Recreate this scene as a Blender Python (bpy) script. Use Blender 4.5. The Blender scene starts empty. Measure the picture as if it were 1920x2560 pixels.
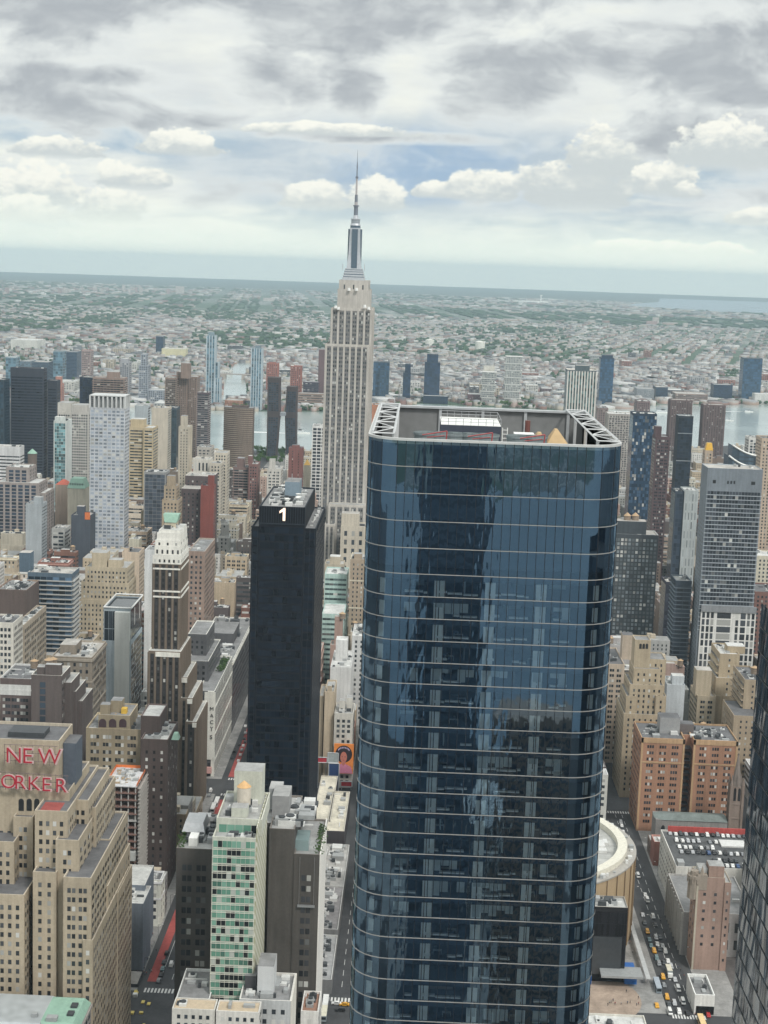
import bpy, bmesh, math, random
import numpy as np
from mathutils import Vector, Matrix
rnd = random.Random(7)
S = bpy.context.scene
COL = S.collection

# ------------------------------------------------------------------ camera
FPX, CX, CY, H = 3935.0, 960.0, 1280.0, 336.0        # focal length and centre in photo pixels, height in metres
ROLL, YAW, PITCH = 0.0344, math.radians(1.2102), math.radians(-8.7925)
_f = np.array([math.cos(PITCH)*math.cos(YAW), math.cos(PITCH)*math.sin(YAW), math.sin(PITCH)])
_r = np.array([math.sin(YAW), -math.cos(YAW), 0.0])
_u = np.cross(_r, _f)
_R = math.cos(ROLL)*_r + math.sin(ROLL)*_u
_U = -math.sin(ROLL)*_r + math.cos(ROLL)*_u
cd = bpy.data.cameras.new('camera')
cam = bpy.data.objects.new('camera', cd); COL.objects.link(cam)
cd.sensor_fit = 'HORIZONTAL'; cd.sensor_width = 36.0
cd.lens = 36.0*FPX/1920.0
cd.clip_start = 1.0; cd.clip_end = 90000.0
M4 = Matrix(((_R[0], _U[0], -_f[0], 0), (_R[1], _U[1], -_f[1], 0), (_R[2], _U[2], -_f[2], H), (0, 0, 0, 1)))
cam.matrix_world = M4
S.camera = cam
S.render.resolution_x, S.render.resolution_y = 768, 1024
S.view_settings.view_transform = 'Standard'
S.view_settings.look = 'None'
S.view_settings.exposure = 0.0
S.view_settings.gamma = 1.0
S.cycles.max_bounces = 8
S.cycles.diffuse_bounces = 3
S.cycles.glossy_bounces = 4
S.cycles.transmission_bounces = 4
S.cycles.transparent_max_bounces = 16
S.cycles.volume_bounces = 0
S.cycles.caustics_reflective = False
S.cycles.caustics_refractive = False

def atx(px, py, x):
    d = _f + _R*(px-CX)/FPX + _U*(CY-py)/FPX
    return np.array([0, 0, H]) + d*(x/d[0])
def atz(px, py, z):
    d = _f + _R*(px-CX)/FPX + _U*(CY-py)/FPX
    return np.array([0, 0, H]) + d*((z-H)/d[2])
def proj(p):
    d = np.asarray(p, float) - np.array([0, 0, H]); z = d@_f
    return CX+FPX*(d@_R)/z, CY-FPX*(d@_U)/z
def Z(px, py, x): return float(atx(px, py, x)[2])
def Y(px, py, x): return float(atx(px, py, x)[1])

# ------------------------------------------------------------------ sky and sun
SUN_EL, SUN_X, SUN_Y = math.radians(47), -0.83, -0.56
w = bpy.data.worlds.new('World'); S.world = w; w.use_nodes = True
nt = w.node_tree; nt.nodes.clear()
class NB:
    "small helper that writes node arithmetic"
    def __init__(s, nt): s.nt = nt
    def n(s, t, **k):
        o = s.nt.nodes.new(t)
        for a, b in k.items(): setattr(o, a, b)
        return o
    def put(s, sock, v):
        if isinstance(v, bpy.types.NodeSocket): s.nt.links.new(v, sock)
        elif v is not None:
            if sock.type == 'RGBA' and len(v) == 3: v = (*v, 1)
            sock.default_value = v
    def m(s, op, a, b=None, c=None, clamp=False):
        o = s.n('ShaderNodeMath', operation=op); o.use_clamp = clamp
        s.put(o.inputs[0], a); s.put(o.inputs[1], b); s.put(o.inputs[2], c)
        return o.outputs[0]
    def step(s, a, lo, hi):
        o = s.n('ShaderNodeMapRange', interpolation_type='SMOOTHSTEP')
        s.put(o.inputs[0], a); o.inputs[1].default_value = lo; o.inputs[2].default_value = hi
        return o.outputs[0]
    def lin(s, a, lo, hi, t0=0.0, t1=1.0):
        o = s.n('ShaderNodeMapRange')
        s.put(o.inputs[0], a)
        for i, v in enumerate((lo, hi, t0, t1)): o.inputs[1+i].default_value = v
        return o.outputs[0]
    def mix(s, f, a, b, blend='MIX'):
        o = s.n('ShaderNodeMix', data_type='RGBA', blend_type=blend)
        s.put(o.inputs[0], f); s.put(o.inputs[6], a); s.put(o.inputs[7], b)
        return o.outputs[2]
    def xyz(s, x, y, z):
        o = s.n('ShaderNodeCombineXYZ')
        for i, v in enumerate((x, y, z)): s.put(o.inputs[i], v)
        return o.outputs[0]
    def noise(s, vec, scale, detail=6.0, rough=0.55, dist=0.0, col=False):
        o = s.n('ShaderNodeTexNoise')
        if vec is not None: s.put(o.inputs['Vector'], vec)
        o.inputs['Scale'].default_value = scale; o.inputs['Detail'].default_value = detail
        o.inputs['Roughness'].default_value = rough; o.inputs['Distortion'].default_value = dist
        return o.outputs['Color' if col else 'Fac']
b = NB(nt)
tc = b.n('ShaderNodeTexCoord')
sp = b.n('ShaderNodeSeparateXYZ'); nt.links.new(tc.outputs['Generated'], sp.inputs[0])
dx, dy, dz = sp.outputs
sky = b.n('ShaderNodeTexSky', sky_type='NISHITA'); sky.sun_disc = False
sky.sun_elevation = SUN_EL; sky.sun_rotation = math.atan2(SUN_X, SUN_Y) % (2*math.pi)
sky.altitude = 300; sky.air_density = 1.0; sky.dust_density = 2.5; sky.ozone_density = 1.5
SK = 0.075
skyc = b.mix(0.8, b.mix(1.0, sky.outputs[0], (SK, SK, SK), 'MULTIPLY'), (0.45, 0.59, 0.72))
el = b.m('MAXIMUM', dz, 0.0)
den = b.m('ADD', el, 0.115)
P = b.xyz(b.m('DIVIDE', dx, den), b.m('DIVIDE', dy, den), 0.0)
warp = b.noise(P, 1.6, 3, 0.5, col=True)
Pw = b.n('ShaderNodeVectorMath', operation='MULTIPLY_ADD')
b.put(Pw.inputs[0], warp); Pw.inputs[1].default_value = (0.22, 0.22, 0.0); b.put(Pw.inputs[2], P)
Pw = Pw.outputs[0]
def off(v, o):
    q = b.n('ShaderNodeVectorMath', operation='ADD'); b.put(q.inputs[0], v); q.inputs[1].default_value = o
    return q.outputs[0]
# thin high layer : bright milky white, opens to blue in places
hi = b.noise(off(Pw, (3.1, 0.4, 0)), 0.9, 6, 0.55)
hi_cov = b.step(b.m('ADD', hi, b.lin(el, 0.03, 0.14, -0.06, 0.16)), 0.37, 0.58)
hi_br = b.noise(off(Pw, (8.0, 2.0, 1.0)), 1.7, 6, 0.6)
hi_col = b.mix(b.step(hi_br, 0.30, 0.70), (0.73, 0.77, 0.775), (0.95, 0.97, 0.885))
# lower deck : procedural masses overhead, placed grey masses in the eastern sky
lo = b.noise(off(Pw, (0.35, 5.2, 2.0)), 1.15, 9, 0.56)
az = b.m('DIVIDE', dy, b.m('MAXIMUM', dx, 0.05))
front = b.m('GREATER_THAN', dx, 0.05)
def PXA(px, py):
    eye = 674.6 + (px-1065)*0.0344
    return (1065-px)/FPX, (eye-py)/FPX
wv = b.noise(b.xyz(az, b.m('MULTIPLY', dz, 1.5), 0.2), 9.0, 4, 0.55, col=True)
wv3 = b.n('ShaderNodeVectorMath', operation='MULTIPLY_ADD'); b.put(wv3.inputs[0], wv); wv3.inputs[1].default_value = (0.085, 0.05, 0); b.put(wv3.inputs[2], b.xyz(az, b.m('MULTIPLY', dz, 2.1), 0.0)); wv3 = wv3.outputs[0]
gn = b.noise(wv3, 13.0, 7, 0.54)
gn2 = b.noise(off(wv3, (3, 3, 3)), 44.0, 6, 0.56)
grey = [(-220, 480, -90, 165), (470, 950, -120, 125), (600, 1310, -80, 170), (1100, 2150, -150, 85), (1270, 2150, 60, 265), (520, 780, 150, 285), (825, 950, 165, 298), (1070, 1430, 150, 318), (-140, 430, 215, 345), (300, 610, 285, 362),
    (1540, 2050, 292, 432), (1640, 2050, 225, 305), (1000, 1500, 120, 240), (640, 1180, 340, 368), (0, 500, 190, 250), (760, 1000, 60, 200), (330, 760, -40, 70)]
gv = None
for (l, r, t, bs) in grey:
    a0, e0 = PXA((l+r)/2, (t+bs)/2)
    du = b.m('MULTIPLY', b.m('SUBTRACT', az, a0), 2*FPX/(r-l)); dv = b.m('MULTIPLY', b.m('SUBTRACT', dz, e0), 2*FPX/(bs-t))
    vv = b.m('SUBTRACT', 1.0, b.m('POWER', b.m('ADD', b.m('MULTIPLY', du, du), b.m('MULTIPLY', dv, dv)), 0.6))
    gv = vv if gv is None else b.m('MAXIMUM', gv, vv)
gf = b.m('ADD', b.m('MAXIMUM', gv, -0.6), b.m('ADD', b.m('MULTIPLY', b.m('SUBTRACT', gn, 0.5), 4.6), b.m('MULTIPLY', b.m('SUBTRACT', gn2, 0.5), 1.3)))
over = b.m('MAXIMUM', b.step(dz, 0.165, 0.24), b.m('SUBTRACT', 1.0, front))
lo_s = b.m('ADD', lo, b.lin(el, 0.035, 0.16, -0.07, 0.075))
lo_cov = b.m('ADD', b.m('MULTIPLY', b.step(lo_s, 0.475, 0.56), over), b.m('MULTIPLY', b.step(gf, -1.05, 0.35), b.m('SUBTRACT', 1.0, over)))
lo_core = b.m('ADD', b.m('MULTIPLY', b.step(lo_s, 0.52, 0.68), over), b.m('MULTIPLY', b.step(gf, -0.55, 1.1), b.m('SUBTRACT', 1.0, over)))
lo_shade = b.m('MULTIPLY', lo_core, b.lin(gn2, 0.25, 0.75, 0.72, 1.12), clamp=True)
lo_col = b.mix(lo_shade, (0.84, 0.88, 0.865), (0.455, 0.49, 0.52))
# blue-grey veil with an opening to blue behind the heaps
bu = b.m('MULTIPLY', b.m('SUBTRACT', az, PXA(1060, 400)[0]), 2*FPX/1250); bv = b.m('MULTIPLY', b.m('SUBTRACT', dz, PXA(1060, 428)[1]), 2*FPX/270)
veil = b.m('MULTIPLY', b.step(b.m('ADD', b.m('SUBTRACT', 1.0, b.m('ADD', b.m('MULTIPLY', bu, bu), b.m('MULTIPLY', bv, bv))), b.m('MULTIPLY', b.m('SUBTRACT', gn, 0.5), 2.6)), -0.3, 0.6), front)
blue = b.step(b.m('ADD', b.m('SUBTRACT', 0.75, b.m('ADD', b.m('MULTIPLY', b.m('MULTIPLY', bu, bu), 3.2), b.m('MULTIPLY', bv, bv))), b.m('MULTIPLY', b.m('SUBTRACT', gn2, 0.5), 1.6)), 0.0, 0.8)
clouds = b.mix(hi_cov, skyc, hi_col)
clouds = b.mix(b.m('MULTIPLY', veil, 0.92), clouds, b.mix(blue, (0.52, 0.61, 0.68), (0.33, 0.48, 0.66)))
clouds = b.mix(lo_cov, clouds, lo_col)
# cumulus rows low over the eastern horizon, each an irregular heap at its own bearing and height
cum = [  # left px, right px, top py, base py, rim noise, grey share
    (700, 880, 452, 528, 0.7), (855, 1018, 446, 530, 0.7), (1020, 1140, 455, 500, 0.7), (1095, 1300, 424, 510, 0.75), (1275, 1560, 398, 528, 0.85),
    (1375, 1600, 322, 470, 1.0), (1560, 1740, 400, 500, 0.9), (1620, 1960, 320, 440, 1.0), (1650, 1740, 455, 505, 0.8), (1790, 1960, 520, 570, 0.8),
    (-60, 250, 420, 525, 1.1), (180, 385, 468, 562, 1.0), (-60, 200, 490, 560, 0.9), (40, 260, 350, 408, 1.0), (330, 560, 338, 400, 1.0), (230, 440, 410, 480, 1.0),
    (560, 1060, 318, 352, 0.6), (1420, 1900, 600, 640, 0.8)]
cn = b.noise(b.xyz(b.m('MULTIPLY', az, 1.0), b.m('MULTIPLY', dz, 1.25), 0.37), 46.0, 7, 0.58)
cn2 = b.noise(b.xyz(az, b.m('MULTIPLY', dz, 1.6), 0.91), 95.0, 5, 0.6)
cn = b.m('ADD', b.m('MULTIPLY', cn, 0.72), b.m('MULTIPLY', cn2, 0.28))
for (l, r, t, bs, amp) in cum:
    a0, e1 = PXA((l+r)/2, t); _, e0 = PXA((l+r)/2, bs)
    ra, h = abs(r-l)/2/FPX, (e1-e0)
    base = e0 + 0.18*h
    du = b.m('DIVIDE', b.m('SUBTRACT', az, a0), ra)
    dv = b.m('DIVIDE', b.m('SUBTRACT', dz, base), 0.82*h)
    up = b.m('MAXIMUM', dv, 0.0); dn = b.m('MULTIPLY', b.m('MINIMUM', dv, 0.0), 3.2)
    rr = b.m('ADD', b.m('MULTIPLY', du, du), b.m('ADD', b.m('MULTIPLY', up, up), b.m('MULTIPLY', dn, dn)))
    v = b.m('ADD', b.m('SUBTRACT', 1.0, rr), b.m('MULTIPLY', b.m('SUBTRACT', cn, 0.49), 3.8*amp))
    mask = b.m('MULTIPLY', b.m('MULTIPLY', b.step(v, 0.0, 0.32), b.step(dv, -0.42, 0.0)), front)
    big = bs-t > 105
    lit = b.step(b.m('ADD', dv, b.m('MULTIPLY', b.m('SUBTRACT', cn2, 0.5), 1.6)), 0.15 if big else -0.1, 1.05 if big else 0.75)
    ccol = b.mix(lit, (0.64, 0.69, 0.69), (0.99, 0.99, 0.90))
    clouds = b.mix(mask, clouds, ccol)
# pale air just over the horizon
hz = b.m('SUBTRACT', 1.0, b.step(dz, 0.006, 0.048))
clouds = b.mix(b.m('MULTIPLY', hz, 0.93), clouds, (1.05, 1.11, 0.97))
# an overcast vault is brighter overhead than low down
zen = b.lin(dz, 0.2, 0.8, 1.0, 1.55)
clouds = b.mix(1.0, clouds, b.xyz(zen, zen, zen), 'MULTIPLY')
bg = b.n('ShaderNodeBackground'); b.put(bg.inputs[0], clouds); bg.inputs[1].default_value = 1.0
wo = b.n('ShaderNodeOutputWorld'); nt.links.new(bg.outputs[0], wo.inputs[0])
w.cycles.sampling_method = 'AUTOMATIC'

sd = bpy.data.lights.new('sun', 'SUN'); sd.energy = 2.2; sd.angle = math.radians(10); sd.color = (1.0, 0.965, 0.915)
so = bpy.data.objects.new('sun', sd); COL.objects.link(so)
so.location = (-300, -200, 900)
v = Vector((SUN_X*math.cos(SUN_EL), SUN_Y*math.cos(SUN_EL), math.sin(SUN_EL)))
so.rotation_euler = v.to_track_quat('Z', 'Y').to_euler()

# ------------------------------------------------------------------ materials
MATS = {}
def mat(key, build):
    if key in MATS: return MATS[key]
    m = bpy.data.materials.new(key if isinstance(key, str) else '_'.join(str(k) for k in key)); m.use_nodes = True
    MATS[key] = m
    nt = m.node_tree; q = NB(nt); bsdf = nt.nodes['Principled BSDF']
    build(q, bsdf, m); return m
def wallm(rgb, rough=0.85, var=0.30, streak=0.5):
    "masonry, concrete or painted metal: weathered by large soft patches and by vertical runs"
    def f(q, bs, m):
        geo = q.n('ShaderNodeNewGeometry').outputs['Position']
        n1 = q.noise(geo, 0.045, 5, 0.6)
        mp = q.n('ShaderNodeMapping'); q.put(mp.inputs[0], geo); mp.inputs['Scale'].default_value = (0.55, 0.55, 0.035)
        n2 = q.noise(mp.outputs[0], 1.0, 4, 0.6)
        n3 = q.noise(geo, 0.9, 3, 0.5)
        t = q.m('ADD', q.m('MULTIPLY', n1, 1.0-streak), q.m('ADD', q.m('MULTIPLY', n2, streak), q.m('MULTIPLY', n3, 0.25)))
        k = q.lin(t, 0.4, 0.85, 1-var, 1+var)
        c = q.mix(1.0, (*rgb, 1), q.xyz(k, k, k), 'MULTIPLY')
        q.put(bs.inputs['Base Color'], c); bs.inputs['Roughness'].default_value = rough
        bs.inputs['Specular IOR Level'].default_value = 0.25
    return mat(('wall', *rgb, rough, var), f)
def winm(tint=(0.025, 0.032, 0.04), bright=0.12, key=''):
    "window panes: mostly dark, some with half-drawn pale blinds"
    def f(q, bs, m):
        a = q.n('ShaderNodeNewGeometry').outputs['Random Per Island']
        o = q.n('ShaderNodeObjectInfo').outputs['Random']
        r = q.m('FRACT', q.m('ADD', q.m('MULTIPLY', a, 13.7), q.m('MULTIPLY', o, 7.31)))
        rp = q.n('ShaderNodeValToRGB'); q.put(rp.inputs[0], r); cr = rp.color_ramp; cr.interpolation = 'CONSTANT'
        stops = [(0, tint), (0.45, tuple(x*1.8+0.01 for x in tint)), (0.72, tuple(x*0.6 for x in tint)), (1-bright-0.06, (0.13, 0.135, 0.135)), (1-bright, (0.36, 0.36, 0.34)), (1-bright*0.45, (0.58, 0.58, 0.55))]
        while len(cr.elements) < len(stops): cr.elements.new(0.5)
        for e, (p, c) in zip(cr.elements, stops): e.position = p; e.color = (*c, 1)
        q.put(bs.inputs['Base Color'], rp.outputs[0]); bs.inputs['Roughness'].default_value = 0.12
        bs.inputs['Specular IOR Level'].default_value = 0.5
    return mat(('window', *tint, bright, key), f)
def curtain(rgb, rough=0.12, spec=0.7, var=0.5):
    "curtain-wall glass, every pane a slightly different tone"
    def f(q, bs, m):
        a = q.n('ShaderNodeNewGeometry').outputs['Random Per Island']
        o = q.n('ShaderNodeObjectInfo').outputs['Random']
        r = q.m('FRACT', q.m('ADD', q.m('MULTIPLY', a, 11.3), q.m('MULTIPLY', o, 5.7)))
        k = q.lin(r, 0, 1, 1-var, 1+var)
        c = q.mix(1.0, (*rgb, 1), q.xyz(k, k, k), 'MULTIPLY')
        q.put(bs.inputs['Base Color'], c); bs.inputs['Roughness'].default_value = rough
        bs.inputs['Specular IOR Level'].default_value = spec
    return mat(('curtain', *rgb, rough, var), f)
def plain(name, rgb, rough=0.6, metal=0.0, emit=0):
    def f(q, bs, m):
        geo = q.n('ShaderNodeNewGeometry').outputs['Position']
        k = q.lin(q.noise(geo, 0.6, 3), 0.3, 0.7, 0.9, 1.1)
        q.put(bs.inputs['Base Color'], q.mix(1.0, (*rgb, 1), q.xyz(k, k, k), 'MULTIPLY'))
        bs.inputs['Roughness'].default_value = rough; bs.inputs['Metallic'].default_value = metal
        if emit: bs.inputs['Emission Color'].default_value = (*rgb, 1); bs.inputs['Emission Strength'].default_value = emit
    return mat(('plain', name), f)
def roofm(rgb, name='roof'):
    "flat roofing felt and gravel with puddle stains and patched seams"
    def f(q, bs, m):
        geo = q.n('ShaderNodeNewGeometry').outputs['Position']
        n1 = q.noise(geo, 0.09, 6, 0.65); n2 = q.noise(geo, 0.5, 4, 0.6)
        k = q.lin(q.m('ADD', q.m('MULTIPLY', n1, 0.7), q.m('MULTIPLY', n2, 0.3)), 0.33, 0.67, 0.62, 1.35)
        q.put(bs.inputs['Base Color'], q.mix(1.0, (*rgb, 1), q.xyz(k, k, k), 'MULTIPLY'))
        bs.inputs['Roughness'].default_value = 0.9
    return mat(('roof', *rgb), f)
GLASS = winm(); DARKMETAL = plain('dark metal', (0.05, 0.055, 0.06)); UNIT = plain('unit grey', (0.33, 0.34, 0.34)); UNITW = plain('unit white', (0.62, 0.62, 0.6))
TANKWOOD = plain('tank wood', (0.26, 0.2, 0.15)); TANKCONE = plain('tank cone', (0.42, 0.29, 0.17)); STEEL = plain('steel', (0.42, 0.43, 0.44), 0.4, 0.6)
WHITE = plain('white paint', (0.78, 0.78, 0.75)); RED = plain('sign red', (0.40, 0.015, 0.035), 0.5); COPPER = plain('green copper', (0.27, 0.43, 0.34)); BLACK = plain('black', (0.012, 0.013, 0.015), 0.5)

# ------------------------------------------------------------------ mesh helpers
ORG = {}
def link(o, parent=None):
    COL.objects.link(o)
    if parent is not None:
        o.parent = parent; ORG[o.name] = ORG[parent.name]
    return o
def tag(o, label=None, cat=None, group=None, kind=None):
    for k, v in (('label', label), ('category', cat), ('group', group), ('kind', kind)):
        if v: o[k] = v
    return o
def thing(name, label, cat, loc, group=None):
    o = bpy.data.objects.new(name, None); o.empty_display_size = 2.0
    o.location = loc; COL.objects.link(o); ORG[o.name] = tuple(float(t) for t in loc)
    return tag(o, label, cat, group)
class MB:
    def __init__(s): s.v = []; s.f = []; s.m = []
    def quad(s, a, b, c, d, m=0):
        i = len(s.v); s.v += [a, b, c, d]; s.f.append((i, i+1, i+2, i+3)); s.m.append(m)
    def tri(s, a, b, c, m=0):
        i = len(s.v); s.v += [a, b, c]; s.f.append((i, i+1, i+2)); s.m.append(m)
    def poly(s, pts, m=0):
        i = len(s.v); s.v += list(pts); s.f.append(tuple(range(i, i+len(pts)))); s.m.append(m)
    def box(s, x0, y0, z0, x1, y1, z1, m=0, mt=None, bottom=False):
        i = len(s.v)
        s.v += [(x0,y0,z0),(x1,y0,z0),(x1,y1,z0),(x0,y1,z0),(x0,y0,z1),(x1,y0,z1),(x1,y1,z1),(x0,y1,z1)]
        fs = [(0,1,5,4),(1,2,6,5),(2,3,7,6),(3,0,4,7),(4,5,6,7)]; ms = [m]*4+[m if mt is None else mt]
        if bottom: fs.append((3,2,1,0)); ms.append(m)
        s.f += [tuple(i+k for k in q) for q in fs]; s.m += ms
    def prism(s, pts, z0, z1, m=0, mt=None, bottom=False, top=True):
        i = len(s.v); n = len(pts)
        s.v += [(p[0], p[1], z0) for p in pts] + [(p[0], p[1], z1) for p in pts]
        for k in range(n):
            j = (k+1) % n; s.f.append((i+k, i+j, i+n+j, i+n+k)); s.m.append(m)
        if top: s.f.append(tuple(i+n+k for k in range(n))); s.m.append(m if mt is None else mt)
        if bottom: s.f.append(tuple(i+n-1-k for k in range(n))); s.m.append(m)
    def frustum(s, cx, cy, z0, z1, r0, r1, n=12, m=0, mt=None, ph=0.0, sy=1.0, cap=True):
        i = len(s.v)
        for (r, z) in ((r0, z0), (r1, z1)):
            for k in range(n):
                a = ph+2*math.pi*k/n; s.v.append((cx+r*math.cos(a), cy+sy*r*math.sin(a), z))
        for k in range(n):
            j = (k+1) % n; s.f.append((i+k, i+j, i+n+j, i+n+k)); s.m.append(m)
        if cap and r1 > 1e-3: s.f.append(tuple(i+n+k for k in range(n))); s.m.append(m if mt is None else mt)
    def taper(s, x0, y0, x1, y1, z0, X0, Y0, X1, Y1, z1, m=0, mt=None):
        i = len(s.v)
        s.v += [(x0,y0,z0),(x1,y0,z0),(x1,y1,z0),(x0,y1,z0),(X0,Y0,z1),(X1,Y0,z1),(X1,Y1,z1),(X0,Y1,z1)]
        s.f += [tuple(i+k for k in q) for q in [(0,1,5,4),(1,2,6,5),(2,3,7,6),(3,0,4,7),(4,5,6,7)]]; s.m += [m]*4+[m if mt is None else mt]
    def beam(s, p, q, r, m=0, n=4):
        p, q = Vector(p), Vector(q); d = q-p
        if d.length < 1e-6: return
        d.normalize(); a = d.orthogonal().normalized(); c = d.cross(a); i = len(s.v)
        for e in (p, q):
            for k in range(n):
                t = math.pi/4+2*math.pi*k/n; s.v.append(tuple(e+a*(r*math.cos(t))+c*(r*math.sin(t))))
        for k in range(n):
            j = (k+1) % n; s.f.append((i+k, i+j, i+n+j, i+n+k)); s.m.append(m)
        s.f.append(tuple(i+n+k for k in range(n))); s.m.append(m); s.f.append(tuple(i+n-1-k for k in range(n))); s.m.append(m)
    def build(s, name, mats, parent=None, smooth=False, origin=None):
        if not s.f: return None
        o3 = origin if origin is not None else (ORG[parent.name] if parent is not None else (0, 0, 0))
        me = bpy.data.meshes.new(name)
        vv = np.array(s.v, float)-np.array(o3)
        me.from_pydata(vv.tolist(), [], s.f)
        if not isinstance(mats, (list, tuple)): mats = [mats]
        for m_ in mats: me.materials.append(m_)
        if len(mats) > 1: me.polygons.foreach_set('material_index', s.m)
        if smooth: me.polygons.foreach_set('use_smooth', [True]*len(s.f))
        o = bpy.data.objects.new(name, me)
        if parent is None:
            o.location = o3; COL.objects.link(o); ORG[o.name] = tuple(o3)
        else: link(o, parent)
        return o
def structure(o): o['kind'] = 'structure'; return o

# ------------------------------------------------------------------ facades
# materials of every 'wall' mesh: 0 wall, 1 glass, 2 trim, 3 second wall colour
def grid(Wd, z0, z1, st):
    "window rectangles (u, z, w, h) and trim boxes (u0, z0, u1, z1, depth, material) for one face"
    R, T = [], []
    k = st.get('kind', 'punch'); fh = st.get('fh', 3.6); mg = st.get('m', 1.2); top = st.get('top', 1.5); bot = st.get('bot', 1.0)
    nf = max(0, int((z1-z0-top-bot)/fh)); us = Wd-2*mg
    if k == 'blank' or nf == 0 or us < 1.0: return R, T
    bay = st.get('bay', 3.4); nb = max(1, int(round(us/bay))); bw = us/nb
    ww = min(st.get('ww', 1.4), bw*0.92); wh = st.get('wh', 1.9); grp = st.get('grp', 1); gap = st.get('gap', 0.25)
    for i in range(nf):
        zc = z1-top-(i+0.5)*fh
        if k == 'ribbon' or k == 'balcony':
            seg = max(1, int(us/st.get('seg', 5.0))); sw = us/seg
            for j in range(seg): R.append((mg+(j+0.5)*sw, zc, sw*(0.97 if k == 'ribbon' else 0.9), wh))
            if k == 'balcony': T.append((0.0, zc-fh/2-0.15, Wd, zc-fh/2+st.get('sl', 0.35), st.get('out', 1.3), 2))
        elif k == 'curtain':
            for j in range(nb): R.append((mg+(j+0.5)*bw, zc, bw-0.18, fh-st.get('mh', 0.35)))
        else:
            for j in range(nb):
                uc = mg+(j+0.5)*bw
                for g in range(grp):
                    R.append((uc+(g-(grp-1)/2)*(ww+gap), zc, ww, wh))
        bd = st.get('bands')
        if bd and (i % bd[0]) == bd[1]: T.append((0.0, zc+fh/2-0.4, Wd, zc+fh/2+0.5, 0.35, 2))
    if st.get('piers'):
        pw, pd, pm = st['piers']
        for j in range(nb+1): T.append((mg+j*bw-pw/2, z0, mg+j*bw+pw/2, z1-st.get('ptop', 0.0), pd, pm))
    if st.get('spandrel'):
        for j in range(nb): T.append((mg+j*bw+0.12*bw, z0+bot*0.5, mg+(j+1)*bw-0.12*bw, z1-top*0.7, 0.03, 3))
    if st.get('cornice'): T.append((0.0, z1-st['cornice'], Wd, z1, 0.6, 2))
    return R, T
def to_world(face, x0, x1, y0, y1, u, z, d):
    if face == 'W': return (x0-d, y1-u, z)
    if face == 'S': return (x0+u, y0-d, z)
    if face == 'N': return (x1-u, y1+d, z)
    return (x1+d, y0+u, z)
WIN_MESH = {}
def win_mesh(wd, ht, gm):
    key = (round(wd, 1), round(ht, 1), gm.name)
    if key not in WIN_MESH:
        q = MB(); a, c = round(wd, 1)/2, round(ht, 1)/2
        q.box(-0.09, -a, -c, 0.0, a, c, 0, bottom=True)
        me = bpy.data.meshes.new('window'); me.from_pydata(q.v, [], q.f); me.materials.append(gm); WIN_MESH[key] = me
    return WIN_MESH[key]
ROTZ = {'W': 0.0, 'S': math.pi/2, 'N': -math.pi/2, 'E': math.pi}
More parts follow.
